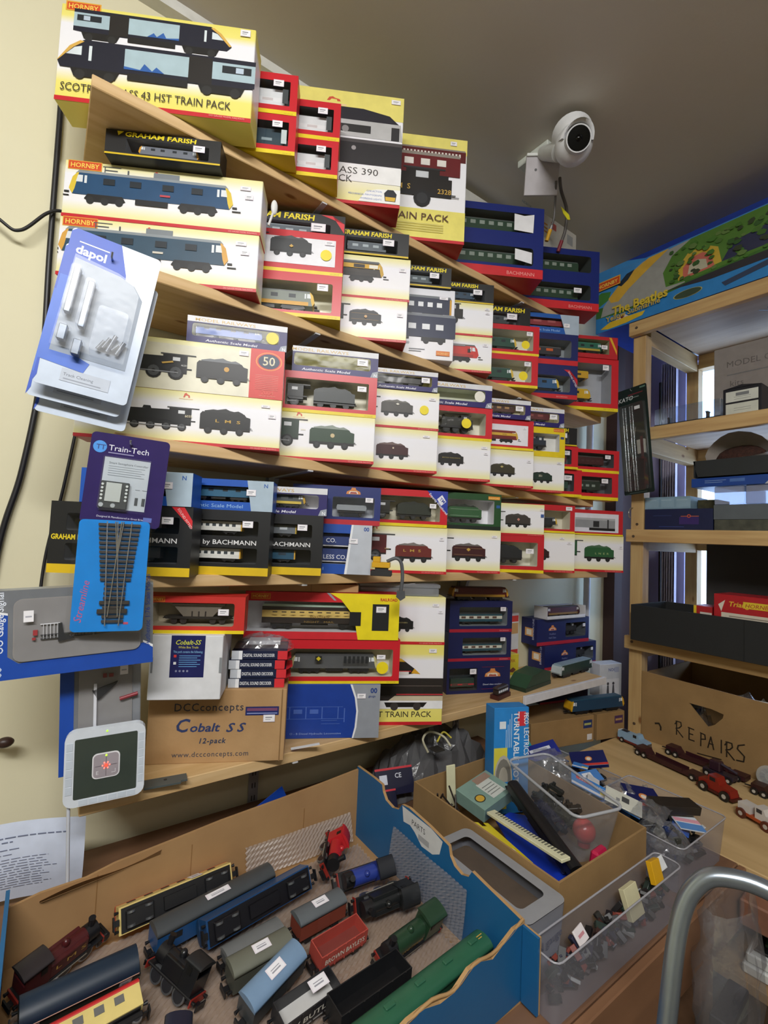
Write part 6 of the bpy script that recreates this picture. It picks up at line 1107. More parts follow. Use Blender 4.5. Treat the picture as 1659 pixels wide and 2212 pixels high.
# long green-black blister with track hanging on the post
c = [(1.70, .926, 1.985), (1.69, .818, 1.992), (1.70, .893, 1.590), (1.69, .783, 1.602)]
r, p = card('track_blister', 'dark green blister pack with crossing track hung on the timber post', .11, .39, c, M('#1a2a26', .3), 'blister pack')
p.text('KATO', .002, .345, .021, '#d6dcda', bold=.01, shear=.15).rect(.04, .095, .362, .366, '#6a2a30').rect(.035, .08, .35, .353, '#7a8a84').rect(.085, .105, .378, .384, '#5a7a6a').rect(.02, .085, .004, .007, '#4a5a54').rect(.002, .02, .0, .002, '#4a5a54'); p.mb.build('front_print', r)
m = MB()
for q in range(52): m.box(.018, .032, -.006, -.003, .012 + q * .006, .0145 + q * .006, '#6f7674'); m.box(.044, .058, -.006, -.003, .012 + q * .006, .0145 + q * .006, '#6f7674')
m.build('track_sleepers', r); m = MB()
for a, b in (((.02, .012), (.02, .32)), ((.03, .012), (.03, .32)), ((.046, .012), (.046, .32)), ((.056, .012), (.056, .32)), ((.02, .06), (.056, .26)), ((.03, .06), (.064, .24)), ((.056, .06), (.02, .26))): m.tube([(a[0], -.0066, a[1]), (b[0], -.0066, b[1])], .0009, RAIL, 5)
m.build('track_rails', r); MB().bbox(.066, .094, -.012, -.002, .14, .19, '#c9c4bc').box(.08, .09, -.0125, -.012, .12, .2, '#5a2a2a').build('point_motor', r)
bubble(r, rrect(.008, .102, .008, .33, .008), .016, clear('blister_dark', (.85, .88, .87), .12, .08, .03)); MB().box(.07, .09, -.0172, -.0168, .3, .312, '#dcdfe0').build('price_label', r); MB().tube([(.055, .06, .378), (.055, -.006, .378), (.055, -.008, .384)], .0015, M('#b9bcc4', .3, .9)).build('peg', r)
# ================================================================ blue cardboard tray of second-hand trains
TB = rough_mat('tray_blue', '#175a8c', '#1c6396', 6, .45, .1, 90); TI = rough_mat('tray_inside', '#9c7850', '#aa865a', 9, .85, .25, 40); TEDGE = '#b08c5e'
r = empty('cardboard_tray', (.3, .66, .7405)); tag(r, 'large open blue cardboard tray with a torn front edge, full of loose trains', 'tray')
lx = lambda x: x - .3; ly = lambda y: y - .66
X0, X1, YF, YR = -.012, .604, .455, .905
MB().box(lx(X0), lx(X1), ly(YF), ly(YR), 0, .004, TI).build('floor', r)
m = MB(); pts = [(X0, .004), (X1, .004), (X1, .145), (.52, .138), (.42, .131), (.3, .124), (.22, .116), (.13, .108), (.09, .099), (.03, .098), (X0, .09)]
m.prism([(lx(x), z_) for x, z_ in pts], ly(YR) - .005, ly(YR), TI)
for a in (.105, .25, .47): m.box(lx(a), lx(a) + .0012, ly(YR) - .0056, ly(YR) - .005, .01, .098, '#8f6a40')
m.build('rear_wall', r)
fl = MB(); v = []; f = []
for i in range(13):
    x = .03 + .028 * i * .5; h = .128 + .014 * math.sin(i * .5) ; v += [(lx(x), ly(YR) - .006, .085 + .0012 * i), (lx(x), ly(YR) - .018 - .008 * math.sin(i * .5), .095 + .0015 * i + .008 * math.sin(i * .52))]
for i in range(12): f.append((2 * i, 2 * i + 2, 2 * i + 3, 2 * i + 1))
fl.add(v, f, TI, True).build('bent_flap', r)
m = MB(); prof = [(YF, .004), (YR, .004), (YR, .15), (.84, .152), (.81, .151), (.806, .139), (.795, .127), (.772, .123), (.752, .129), (.742, .143), (.72, .147), (.66, .143), (.61, .136), (.606, .122), (.595, .111), (.578, .107), (.562, .113), (.555, .125), (.53, .122), (YF, .114)]
n = len(prof); v = [(lx(X1) - .004, ly(y), z_) for y, z_ in prof] + [(lx(X1) + .002, ly(y), z_) for y, z_ in prof]
m.add(v, [list(range(n)), list(range(2 * n - 1, n - 1, -1))], TB).add(v, [(i, (i + 1) % n, n + (i + 1) % n, n + i) for i in range(n)], TEDGE); SWL = m.build('side_wall', r)
p = Print(lambda a, b, d: (lx(X1) - .004 - d, ly(a), b)); p.poly([(.74, .142), (.655, .142), (.625, .135), (.632, .11), (.65, .1), (.68, .098), (.7, .112), (.715, .118), (.735, .115)], '#d6d8d8'); p.text('PARTS', .71, .122, .014, '#3a3c40', wide=-1.0).rect(.66, .69, .105, .115, '#a9abae'); p.mb.build('torn_label', SWL)
MB().box(lx(X0), lx(X0) + .005, ly(YF), ly(YR), .004, .115, TB).build('side_wall', r)
# front wall, bowed outwards with a torn pale rim
v = []; f = []; n = 24; rnd = random.Random(5)
for i in range(n + 1):
    t = i / n; x = X0 + (X1 - X0) * t; y = YF - .02 * math.sin(math.pi * min(1, (1 - t) * 1.3)) if t < 1 else YF; zt = .108 + .006 * math.sin(i * 1.7) + rnd.uniform(-.002, .002)
    v += [(lx(x), ly(YF + (y - YF) * .3), .004), (lx(x), ly(y), zt), (lx(x), ly(y) + .005, zt + .001), (lx(x), ly(YF + (y - YF) * .3) + .005, .004)]
m = MB(); m.add(v, [(4 * i, 4 * i + 4, 4 * i + 5, 4 * i + 1) for i in range(n)] + [(4 * i + 3, 4 * i + 2, 4 * i + 6, 4 * i + 7) for i in range(n)], TB, True).add(v, [(4 * i + 1, 4 * i + 5, 4 * i + 6, 4 * i + 2) for i in range(n)], TEDGE); m.build('front_wall', r)
MB().tube(smooth_path([(lx(X0 + (X1 - X0) * i / 16), ly(YF - .02 * math.sin(math.pi * min(1, (1 - i / 16) * 1.3)) + .002), .109 + .006 * math.sin(i * 2.5)) for i in range(17)], 3), .0022, TEDGE, 6).build('torn_rim', r)
m = MB(); m.box(lx(X1) - .004, lx(X1) + .0, ly(YF) - .028, ly(YF) - .001, .004, .108, TB).box(lx(X1), lx(X1) + .003, ly(YF) - .028, ly(YF) - .001, .004, .108, TEDGE); m.build('corner_flap', r)
# bubble wrap lining
def wrap(name, label, loc, L, W, amp, rz, seed, step=.0055, stand=0):
    nx, ny = int(L / step), int(W / step); rnd = random.Random(seed); ph = [rnd.uniform(0, 6.28) for _ in range(8)]; v = []; f = []
    for j in range(ny + 1):
        for i in range(nx + 1):
            x = (i / nx - .5) * L + (step * .5 if j % 2 else 0); y = (j / ny - .5) * W
            lo = amp * (.5 + .25 * math.sin(14 * x + 9 * y + ph[0]) + .25 * math.sin(-11 * x + 23 * y + ph[1]) + .12 * math.sin(50 * x + 31 * y + ph[2]))
            v.append((x, y + stand * .1 * math.sin(30 * x), .0015 + lo + (.0022 if (i + j) % 2 else 0)))
    for j in range(ny):
        for i in range(nx): f.append((j * (nx + 1) + i, j * (nx + 1) + i + 1, (j + 1) * (nx + 1) + i + 1, (j + 1) * (nx + 1) + i))
    o = MB().add(v, f, clear('bubble_wrap', (.92, .9, .89), .13, .22, .26, (.6, .55, .53)), False).build(name, None, loc, rz); tag(o, label, 'bubble wrap'); return o
wrap('bubble_wrap', 'bubble wrap sheet lining the floor of the blue tray', (.292, .665, .7452), .575, .395, .006, (0, 0, 0), 1)
o = wrap('bubble_wrap', 'shiny crumpled bubble wrap standing along the blue side wall of the tray', (0, 0, 0), .2, .088, .01, (0, 0, 0), 2, .0045); o.matrix_world = Matrix(((0, .16, -.987, .591), (-1, 0, 0, .655), (0, .987, .16, .796), (0, 0, 0, 1)))
wrap('bubble_wrap', 'bubble wrap bunched against the rear cardboard wall of the tray', (.462, .892, .776), .23, .055, .009, (R(76), 0, R(0)), 3, .0045)
ZF = .752
def couplers(mb, L, z, w_=.012):
    for s in (-1, 1):
        mb.box(min(s * L / 2, s * (L / 2 + .009)), max(s * L / 2, s * (L / 2 + .009)), -.004, .004, z - .001, z + .001, BLK).box(min(s * (L / 2 + .007), s * (L / 2 + .009)), max(s * (L / 2 + .007), s * (L / 2 + .009)), -.009, .009, z - .004, z + .004, BLK)
        for q in (-1, 1): mb.cyl((s * L / 2, q * w_, z + .005), (s * (L / 2 + .006), q * w_, z + .005), .0016, BLK, .0026, 8)
def root3(name, label, x, y, z_, rx, ry, rz, group='loose trains in the blue tray'): o = empty(name, (x, y, z_), (R(rx), R(ry), R(rz))); tag(o, label, 'model train', group); return o
def wset(r, xs, rad, g=.009, c='#26262a', rim='#8f9296'):
    for x in xs:
        m = MB(); m.cyl((x, -g, rad), (x, g, rad), .0018, '#6a6c70', n=6)
        for s in (-1, 1): m.cyl((x, s * g - .0015, rad), (x, s * g + .0015, rad), rad, M(rim, .3, .8), n=16).cyl((x, s * (g + .0016) - .0003, rad), (x, s * (g + .0016) + .0003, rad), rad * .78, c, n=14)
        m.build('wheelset', r)
def tagsticker(r, pts, nrm=(0, 0, 1)):
    m = MB(); q = [Vector(p_) for p_ in pts]; n_ = Vector(nrm); m.poly(q, '#e9e2ea'); c = sum(q, Vector()) / 4; m.poly([c + (a - c) * .86 + n_ * .0003 for a in q], '#f0eff4'); a, b, d = q[0], q[1], q[3]
    for t0, t1 in ((.3, .42), (.55, .62)): m.poly([a + (b - a) * u_ + (d - a) * t_ + n_ * .0006 for u_, t_ in ((.2, t0), (.75, t0), (.75, t1), (.2, t1))], '#9a9aa4')
    m.build('price_label', r)
def arc(W, z0, z1, n=8, flat=.0): return [(W / 2 * math.cos(math.pi * i / n), z0 + (z1 - z0) * math.sin(math.pi * i / n)) for i in range(n + 1)]
def coach3(label, x, y, z_, rot, L, body, roof, lower=None, W=.036, H=.05, n=6, wc='#1a1c20', vents=0, end=None, name='model_coach', under='#161619'):
    r = root3(name, label, x, y, z_, *rot); zb = .013; zs = H * .78
    MB().xext([(-W / 2, zb), (W / 2, zb), (W / 2, zs), (-W / 2, zs)], -L / 2, L / 2, M(body, .35)).build('body', r)
    if lower: MB().box(-L / 2 - .0002, L / 2 + .0002, -W / 2 - .0003, W / 2 + .0003, zb, zb + (zs - zb) * .45, M(lower, .35)).build('lower_panel', r)
    MB().xext(arc(W + .001, zs, H), -L / 2 - .0005, L / 2 + .0005, M(roof, .4), True).build('roof', r)
    for s in (-1, 1):
        for i in range(n): a = -L / 2 + L * (.08 + .86 * i / n); MB().box(a, a + L * .42 / n, min(s * W / 2, s * (W / 2 + .0006)), max(s * W / 2, s * (W / 2 + .0006)), zb + (zs - zb) * .5, zs - .004, wc).build('window_pane', r)
    for i in range(vents): a = -L / 2 + L * (i + .5) / vents; MB().bbox(a - .008, a + .008, -.004, .004, H - .001, H + .0025, M(roof, .5)).build('roof_vent', r)
    u_ = MB(); u_.box(-L / 2 + .003, L / 2 - .003, -W / 2 + .002, W / 2 - .002, zb - .002, zb, under).box(-L * .14, L * .14, -.009, .009, zb - .008, zb - .002, under); couplers(u_, L, zb - .003); u_.build('underframe', r)
    for bx in (-L * .34, L * .34):
        bg_ = MB().bbox(bx - .02, bx + .02, -.012, .012, .004, zb - .002, under).build('bogie', r); wset(bg_, (bx - .013, bx + .013), .0065)
    return r
def van3(label, x, y, z_, rot, L, body, roof, W=.032, H=.046, open_=False, text=None, name=None, sticker=False, inside='#141416', tc='#e6e2d4'):
    r = root3(name or ('model_open_wagon' if open_ else 'model_van'), label, x, y, z_, *rot); zb = .013; zs = H * .8
    if open_:
        t = .0014; m = MB(); m.box(-L / 2, L / 2, -W / 2, W / 2, zb, zb + .003, inside); 
        for a in ((-L / 2, L / 2, -W / 2, -W / 2 + t), (-L / 2, L / 2, W / 2 - t, W / 2), (-L / 2, -L / 2 + t, -W / 2 + t, W / 2 - t), (L / 2 - t, L / 2, -W / 2 + t, W / 2 - t)): m.box(a[0], a[1], a[2], a[3], zb, zs, M(body, .45))
        for i in range(5): a = -L / 2 + L * (i + .5) / 5; m.box(a - .001, a + .001, -W / 2 - .0008, -W / 2, zb, zs, M(body, .45))
        m.build('body', r); MB().box(-L / 2 + t, L / 2 - t, -W / 2 + t, W / 2 - t, zb + .003, zb + .004, inside).build('load_floor', r)
    else:
        MB().xext([(-W / 2, zb), (W / 2, zb), (W / 2, zs), (-W / 2, zs)], -L / 2, L / 2, M(body, .45)).build('body', r); MB().xext(arc(W + .003, zs, H), -L / 2 - .001, L / 2 + .001, M(roof, .5), True).build('roof', r)
        for s in (-1, 1): MB().box(-.012, .012, min(s * W / 2, s * (W / 2 + .0006)), max(s * W / 2, s * (W / 2 + .0006)), zb + .003, zs - .003, M(body, .6)).build('door', r)
    if text: p = Print(lambda a, b, d: (a, -W / 2 - .0008 - d, b)); p.text(text, 0, zb + (zs - zb) * .4, .011, tc, 'c', bold=.01, fit=L * .85); p.mb.build('lettering', r)
    u_ = MB(); u_.box(-L / 2, L / 2, -.011, .011, zb - .004, zb, BLK)
    for a in (-L * .3, L * .3):
        for s in (-1, 1): u_.box(a - .006, a + .006, s * .0125 - .0008, s * .0125 + .0008, .003, zb, BLK)
    couplers(u_, L, zb - .003); u_.build('underframe', r); wset(r, (-L * .3, L * .3), .0065)
    if sticker: tagsticker(r, [(-.012, -.007, H + .0006), (.014, -.007, H + .0006), (.014, .008, H + .0006), (-.012, .008, H + .0006)])
    return r
def tank3(label, x, y, z_, rot, L, c, wheels=2, cabroof='#222426', wc='#26262a', text=None, saddle=True, frame=BLK, rods=True, name='model_tank_engine', far=False):
    r = root3(name, label, x, y, z_, *rot); W = .03; zb = .016; R_ = .0115
    MB().bbox(-L / 2, L / 2, -W / 2, W / 2, zb, zb + .003, frame).box(-L / 2 + .004, L / 2 - .004, -.006, .006, .006, zb, frame).build('running_plate', r)
    b0, b1 = -L / 2 + .008, L * .18; zc = zb + .003 + R_
    MB().cyl((b0, 0, zc), (b1, 0, zc), R_, M(c, .35), n=18).build('boiler', r); MB().cyl((b0 - .002, 0, zc), (b0 + .014, 0, zc), R_ * 1.06, frame, n=18).build('smokebox', r)
    if saddle: MB().xext([(-.013, zc - .004)] + [(-.0135 * math.cos(math.pi * i / 8), zc + .0145 * math.sin(math.pi * i / 8)) for i in range(9)] + [(.013, zc - .004)], b0 + .014, b1 - .004, M(c, .35), True).build('saddle_tank', r)
    else: MB().bbox(b0 + .016, b1, -.014, -.0075, zb + .003, zc + .009, M(c, .35)).bbox(b0 + .016, b1, .0075, .014, zb + .003, zc + .009, M(c, .35)).build('side_tank', r)
    MB().cyl((b0 + .006, 0, zc + R_ - .002), (b0 + .006, 0, zc + R_ + .012), .0042, frame, .005, 12).build('chimney', r); MB().ball(((b0 + b1) / 2 + .008, 0, zc + R_ + .002), .0055, M(c, .3), 12, (1, 1, 1.2)).build('dome', r)
    cab = MB(); cab.box(b1, L / 2 - .004, -W / 2 + .0005, -W / 2 + .002, zb + .003, zc + .02, M(c, .35)).box(b1, L / 2 - .004, W / 2 - .002, W / 2 - .0005, zb + .003, zc + .02, M(c, .35)).box(b1, b1 + .0015, -W / 2 + .002, W / 2 - .002, zb + .003, zc + .02, M(c, .35)).box(L / 2 - .0055, L / 2 - .004, -W / 2 + .002, W / 2 - .002, zb + .003, zc + .008, M(c, .35)); cab.build('cab', r)
    MB().xext(arc(W + .003, zc + .02, zc + .0255), b1 - .002, L / 2 - .001, cabroof, True).build('cab_roof', r)
    for s in (-1, 1): MB().box(b1 + .005, b1 + .013, min(s * (W / 2 - .0005), s * (W / 2 + .0002)), max(s * (W / 2 - .0005), s * (W / 2 + .0002)), zc + .008, zc + .017, '#0e0f10').build('cab_window', r)
    bm = MB()
    for s in (-1, 1): bm.box(s * L / 2 - .001, s * L / 2 + .001, -W / 2, W / 2, zb - .006, zb + .003, M('#8a2a22', .4))
    couplers(bm, L, zb - .005); bm.build('buffer_beam', r)
    xs = [(-.24, .14), (-.28, -.02, .24)][wheels == 3]; rad = .011; wset(r, [L * q for q in xs], rad, .0105, wc)
    if rods:
        for s in (-1, 1): MB().tube([(L * xs[0], s * .0135, rad + .002), (L * xs[-1], s * .0135, rad + .002)], .0013, M('#b9b6aa', .3, .7), 6).build('coupling_rod', r)
    if text: k_ = -1 if far else 1; p = Print(lambda a, b, d: (a * k_, (-.0142 - d) * k_, b)); p.text(text, ((b0 + b1) / 2 + .006) * k_, zc - .002, .008, GOLD, 'c', fit=(b1 - b0) * .6); p.mb.build('lettering', r)
    return r
def steam3(label, x, y, z_, rot, L, c, text=None, far=False):
    r = tank3(label, x, y, z_, rot, L, c, 3, '#2a2426', text=text, saddle=False, name='model_steam_engine', far=far); MB().bbox(-L / 2 - .012, -L / 2 + .006, -.013, .013, .006, .014, BLK).build('bogie', r); wset(r, (-L / 2 - .008, -L / 2 + .002), .006); return r
c0_ = steam3('maroon steam engine with gold letters leaning in the rear corner of the blue tray', .056, .838, ZF + .006, (-14, 4, 207), .112, '#4a1a1c', 'L M S', True)
tagsticker(c0_, [(.03, .0165, -.002), (.01, .0165, -.002), (.01, .0165, .016), (.03, .0165, .016)], (0, 1, 0))
c1 = coach3('cream coach with a red roof edge lying on its side against the rear wall', .224, .845, ZF + .04, (-116, 0, 4), .18, '#d9c27a', '#b03a2c', None, n=6, H=.046); tagsticker(c1, [(.02, -.0185, .01), (.04, -.0185, .01), (.04, -.0185, .036), (.02, -.0185, .036)], (0, -1, 0))
c2 = coach3('blue coach with a dark grey rounded roof standing between the two side-lying coaches', .272, .817, ZF, (4, 0, 9), .2, '#1c4a7c', '#43474a', None, n=4); tagsticker(c2, [(-.02, -.008, .0506), (.02, -.008, .0506), (.02, .004, .0506), (-.02, .004, .0506)])
coach3('dark blue coach tipped over with its black underside showing', .335, .754, ZF + .042, (-114, 0, 9), .19, '#1f4470', '#1c3a5c', None, n=0, under='#121218')
van3('long grey flat wagon with two round holes', .302, .722, ZF, (0, 0, 6), .09, '#55585a', '#6c6f70', H=.03, name='model_flat_wagon')
van3('olive grey roofed van with a price label, beside the blue-grey van', .296, .684, ZF, (6, 0, 4), .09, '#4a4c44', '#6a6c60', sticker=True)
van3('grey roofed van with reddish brown sides and a price label', .408, .712, ZF, (4, 0, 4), .086, '#7a3a2c', '#5c6266', sticker=True)
van3('red lettered open wagon beside the brown-sided van', .41, .652, ZF, (10, 0, 5), .086, '#b04a40', '#000000', open_=True, text='BROWN BAYLEYS', inside='#7a3a34')
van3('pale blue-grey roofed van tilted over with a price label', .296, .64, ZF + .006, (16, -6, 18), .09, '#3a3f42', '#7490ae', H=.05, sticker=True)
b4 = van3('black and white open wagon lettered BUTLER', .326, .594, ZF, (12, 0, 6), .088, '#26262a', '#000000', open_=True, text='W BUTLER', inside='#c9c8c6'); tagsticker(b4, [(.005, -.004, .0385), (.032, -.004, .0385), (.032, .012, .0385), (.005, .012, .0385)])
tank3('bright red engine leaning upright on the rear wall of the tray', .48, .838, ZF + .02, (62, 0, 55), .095, '#b8242a', 2, '#b8242a', wc='#2a1a1a')
tank3('blue saddle tank engine tipped to show maroon wheels', .52, .76, ZF + .016, (52, 0, -6), .1, '#2a3c8c', 2, '#202228', wc='#6a2430')
tank3('black engine lying on its side with all wheels showing', .52, .70, ZF + .02, (72, 0, -4), .108, '#1d1f20', 3, wc='#3a3c3e', saddle=False)
tank3('green saddle tank engine with a grey coupling rod', .508, .605, ZF + .002, (22, 0, 6), .12, '#26402c', 2, '#26402c', text='LAND STEAMER')
van3('long black open wagon beside the green coach', .405, .556, ZF, (4, 0, 3), .12, '#1a1b1e', '#000000', open_=True, W=.036, H=.052)
g = coach3('long green coach with roof vents along the front of the tray', .452, .505, ZF, (0, 0, 4), .27, '#23442e', '#2c6046', None, H=.052, n=0, vents=5); p = Print(lambda a, b, d: (a, b, .0525 + d)); p.text('B', .11, -.002, .006, GOLD).rect(.118, .13, .0, .0015, GOLD).rect(.118, .126, -.004, -.0025, GOLD); p.mb.build('lettering', g)
tank3('black tender engine standing askew in the middle of the tray', .184, .722, ZF + .006, (-20, 10, -62), .088, '#18191c', 3, saddle=False, rods=False)
k = coach3('dark green and navy streamlined engine lying along the left of the tray', .077, .768, ZF + .012, (32, 0, 3), .13, '#2c3c34', '#17283a', None, H=.055, n=0, name='model_streamlined_engine')
for a in (-.06, .042): tagsticker(k, [(a, -.0186, .034), (a + .015, -.0186, .034), (a + .015, -.0186, .046), (a, -.0186, .046)], (0, -1, 0))
MB().box(-.065, .065, -.019, -.0182, .0475, .049, '#b08878').build('lining', k)
coach3('cream and red coach lying on its side at the left front of the tray', .078, .672, ZF + .02, (-70, 0, 5), .13, '#dcc87e', '#c4282a', None, n=5, wc='#6a6a68')
tank3('dark navy engine end poking up near the front of the tray', .155, .6, ZF, (10, 0, 74), .08, '#1c1f33', 2, '#1c1f33')
coach3('small blue and white railcar near the front wall of the tray', .226, .553, ZF, (10, 0, 8), .084, '#d0d6de', '#1f4a80', '#1f4a80', n=3, W=.03, H=.044)
van3('dirty black wagon chassis beside the railcar', .252, .51, ZF, (-10, 0, 4), .085, '#1c1b1a', '#000000', open_=True, H=.03)

# ================================================================ carton of oddments beside the tray
r = empty('parts_carton', (.86, .66, .7405)); tag(r, 'open brown carton full of oddments beside the blue tray', 'carton'); cx, cy = .86, .66
hx, hy, H = .143, .187, .112
for nme, a in (('side_panel', (-hx, -hx + .004, -hy, hy)), ('end_panel', (-hx + .004, hx - .004, -hy, -hy + .004)), ('end_panel', (-hx + .004, hx + .042, hy - .004, hy))): MB().box(a[0], a[1], a[2], a[3], 0, H, CARD_D).build(nme, r)
MB().ext([(hx - .004, -hy), (hx, -hy), (hx + .046, hy), (hx + .042, hy)], 0, H, CARD_D).build('side_panel', r)
MB().ext([(-hx + .004, -hy + .004), (hx - .0035, -hy + .004), (hx + .042, hy - .004), (-hx + .004, hy - .004)], 0, .004, CARD_D).build('bottom_panel', r)
GO = 'oddments in the brown carton'
def odd(name, label, x, y, z_, rot, cat='oddment'): o = empty(name, (x, y, z_), tuple(R(q) for q in rot)); tag(o, label, cat, GO); return o
b = Carton('x', 'turntable_motor_box', 'tall blue box lettered TURNTABLE MOTOR standing in the brown carton', GO, '#2b86d0', pos=(1.0, .75, -.65, .246, .095, .045, 20))
b.root.rotation_euler = (R(-3), R(1), b.root.rotation_euler.z)
b.rect(.39, .24, .05, .62, '#d9cf4a').disc(.28, .33, .1, '#b9b4a6', 2.2).disc(.28, .33, .085, '#7d7a72', 2.2).disc(.28, .33, .05, '#b0aa9c', 2.2).rect(.13, .04, .82, .96, '#d23440').txt('PECO', .055, .945, .07, '#f4f0f0', 'l', bold=.02, ang=-math.pi / 2, fit=.11).txt('LECTRICS', .055, .8, .08, '#eef2f8', 'l', bold=.01, ang=-math.pi / 2, fit=.26).txt('TURNTABLE MOTOR', .17, .96, .085, '#eef4fa', 'l', bold=.015, ang=-math.pi / 2, fit=.8).rect(.33, .26, .8, .87, '#dfe8f0').rect(.3, .2, .2, .3, '#2b86d0')
for q in range(4): b.rect(.2 + q * .02, .193 + q * .02, .62, .94 - .05 * q, '#b9d4ec')
b.done()
o = odd('teal_kit_box', 'pale teal kit box with a round badge lying in the brown carton', .85, .756, .815, (8, -6, 6), 'box'); MB().bbox(-.055, .055, -.04, .04, 0, .03, M('#7d9a90', .5)).build('carton', o); p = Print(lambda a, b, d: (a, b, .03 + d)); p.disc(-.035, -.012, .014, '#3a3a2a', 16, .8).disc(-.035, -.012, .011, '#c9a23a', 16, .8).rect(-.01, .035, -.03, .02, '#c9cdc6').rect(-.005, .045, .018, .036, '#9a8070')
for q in range(4): p.rect(-.006, .03, -.02 + .008 * q, -.018 + .008 * q, '#7a7d78')
p.mb.build('lid_print', o)
o = odd('yellow_card', 'bright yellow hang card with a barcode in the brown carton', .752, .625, .826, (4, 18, -4), 'card'); MB().ext([(-.025, -.06), (.025, -.06), (.025, .06), (.012, .06), (.012, .048), (-.004, .048), (-.004, .06), (-.025, .06)], 0, .0012, M('#e6d21a', .35)).build('card', o); p = Print(lambda a, b, d: (a, b, .0012 + d)); p.rect(-.02, .008, -.055, -.035, '#e0c818')
for q in range(9): p.rect(-.018 + q * .0035, -.0165 + q * .0035, -.055, -.038, '#3a3618')
p.rect(-.015, .012, -.03, -.022, '#ececdc'); p.mb.build('card_print', o)
o = odd('cream_moulding', 'long cream plastic moulding lying across the blue plate', .793, .60, .838, (0, 6, 82), 'moulding'); MB().bbox(-.1, .1, -.011, .011, 0, .006, '#d8d6b4', .001).build('strip', o); m = MB()
for q in range(24): m.box(-.09 + q * .0075, -.0865 + q * .0075, -.009, .0, .006, .0066, '#6a6a5c')
m.build('slots', o)
o = odd('cream_moulding', 'short cream plastic moulding behind the teal kit box', .81, .825, .835, (84, 0, -10), 'moulding'); MB().bbox(-.012, .012, -.05, .04, 0, .004, '#d8d6b4', .001).build('strip', o)
o = odd('blue_plate', 'bright blue plastic plate sloping in the brown carton', .822, .60, .795, (0, -10, -20), 'plate'); MB().ext([(-.05, -.1), (.035, -.1), (.045, .1), (.02, .125), (-.02, .115)], 0, .004, M('#1437b4', .35)).build('plate', o)
coach3('long black coach chassis lying on the blue plate', .842, .603, .825, (0, -12, 71), .215, '#17181b', '#141416', n=0, H=.034, W=.026).__setitem__('group', GO)
o = odd('red_ball', 'round red plastic cap among the parts in the clear tub', .909, .548, .838, (0, 0, 0), 'cap'); MB().ball((0, 0, 0), .022, M('#b03a36', .25), 18, (1, 1, 1), 12).build('cap', o); MB().cyl((0, 0, -.028), (0, 0, -.015), .012, '#8a2a28', n=14).build('stem', o)
o = odd('pink_packet', 'small crimson packet at the front corner of the brown carton', .862, .492, .828, (6, 4, 6), 'packet'); MB().bbox(-.02, .02, -.008, .008, -.02, .022, M('#b81c48', .35), .004).build('packet', o); MB().box(-.006, .008, -.0086, -.008, -.005, .008, '#d86a86').build('lettering', o)
o = odd('plastic_oddments', 'tangle of dark brown plastic frames in the carton corner', .76, .785, .80, (0, 0, 20), 'frame'); m = MB()
for q in range(6): a = q * 1.1; m.tube([(.03 * math.cos(a), .03 * math.sin(a), 0), (.02 * math.cos(a + 1), .02 * math.sin(a + 1), .03 + .01 * (q % 3))], .002, '#2c2320', 6)
m.bbox(-.03, .03, -.02, .02, -.03, .002, '#3a2e28'); m.build('frames', o)
for q, (x, y) in enumerate(((.765, .56), (.79, .53), (.815, .545))):
    o = odd('loose_bogie', 'small black bogie loose by the carton wall, %s' % ('beside the yellow card', 'near the carton corner', 'under the cream moulding')[q], x, y, .775, (10 * q, 15, 40 * q), 'model part'); MB().bbox(-.014, .014, -.01, .01, 0, .008, '#1b1c24').build('frame', o); wset(o, (-.008, .008), .006)
# clear tub of small parts standing on the carton
r = empty('parts_tub', (.93, .612, .80), (0, R(-3), R(-18))); tag(r, 'clear plastic tub of black loco parts on the brown carton', 'tub')
TUBC = clear('tub_clear', (.92, .93, .95), .1, .12, .16, (.62, .64, .68)); a0 = rrect(-.038, .038, -.095, .095, .015); a1 = rrect(-.055, .055, -.118, .118, .018); n = len(a0)
MB().add([(x, y, 0) for x, y in a0] + [(x, y, .1) for x, y in a1], [(i, (i + 1) % n, n + (i + 1) % n, n + i) for i in range(n)], TUBC, True).build('wall', r); MB().poly([(x, y, .001) for x, y in a0], TUBC).build('base', r)
rim = [(x * 1.0, y * 1.0, .1) for x, y in a1] + [(a1[0][0], a1[0][1], .1)]; MB().tube(rim, .003, clear('tub_rim', (.85, .87, .9), .15, .2, .5, (.6, .62, .66)), 6).build('rim', r)
rnd = random.Random(9)
for q in range(26):
    o = empty('loco_part', tuple(Vector((.93, .612, .81)) + Matrix.Rotation(R(-18), 3, 'Z') @ Vector((rnd.uniform(-.02, .02), rnd.uniform(-.035, .075), 0))), (rnd.uniform(-.6, .6), rnd.uniform(-.6, .6), rnd.uniform(0, 3))); c = rnd.choice(['#1c1c1e', '#232422', '#2a2b26', '#35302a', '#6a1f20' if q % 6 == 0 else '#1f201d', '#8d8a76' if q % 9 == 0 else '#242523'])
    tag(o, 'small dark loco casting heaped in the clear tub', 'model part', 'loco castings in the clear tub'); MB().bbox(-.016, .016, -.007, .007, 0, .009, c, .001).cyl((-.01, -.009, .004), (-.01, .009, .004), .005, c, n=10).cyl((.008, 0, .009), (.008, 0, .015), .004, c, n=8).build('casting', o)
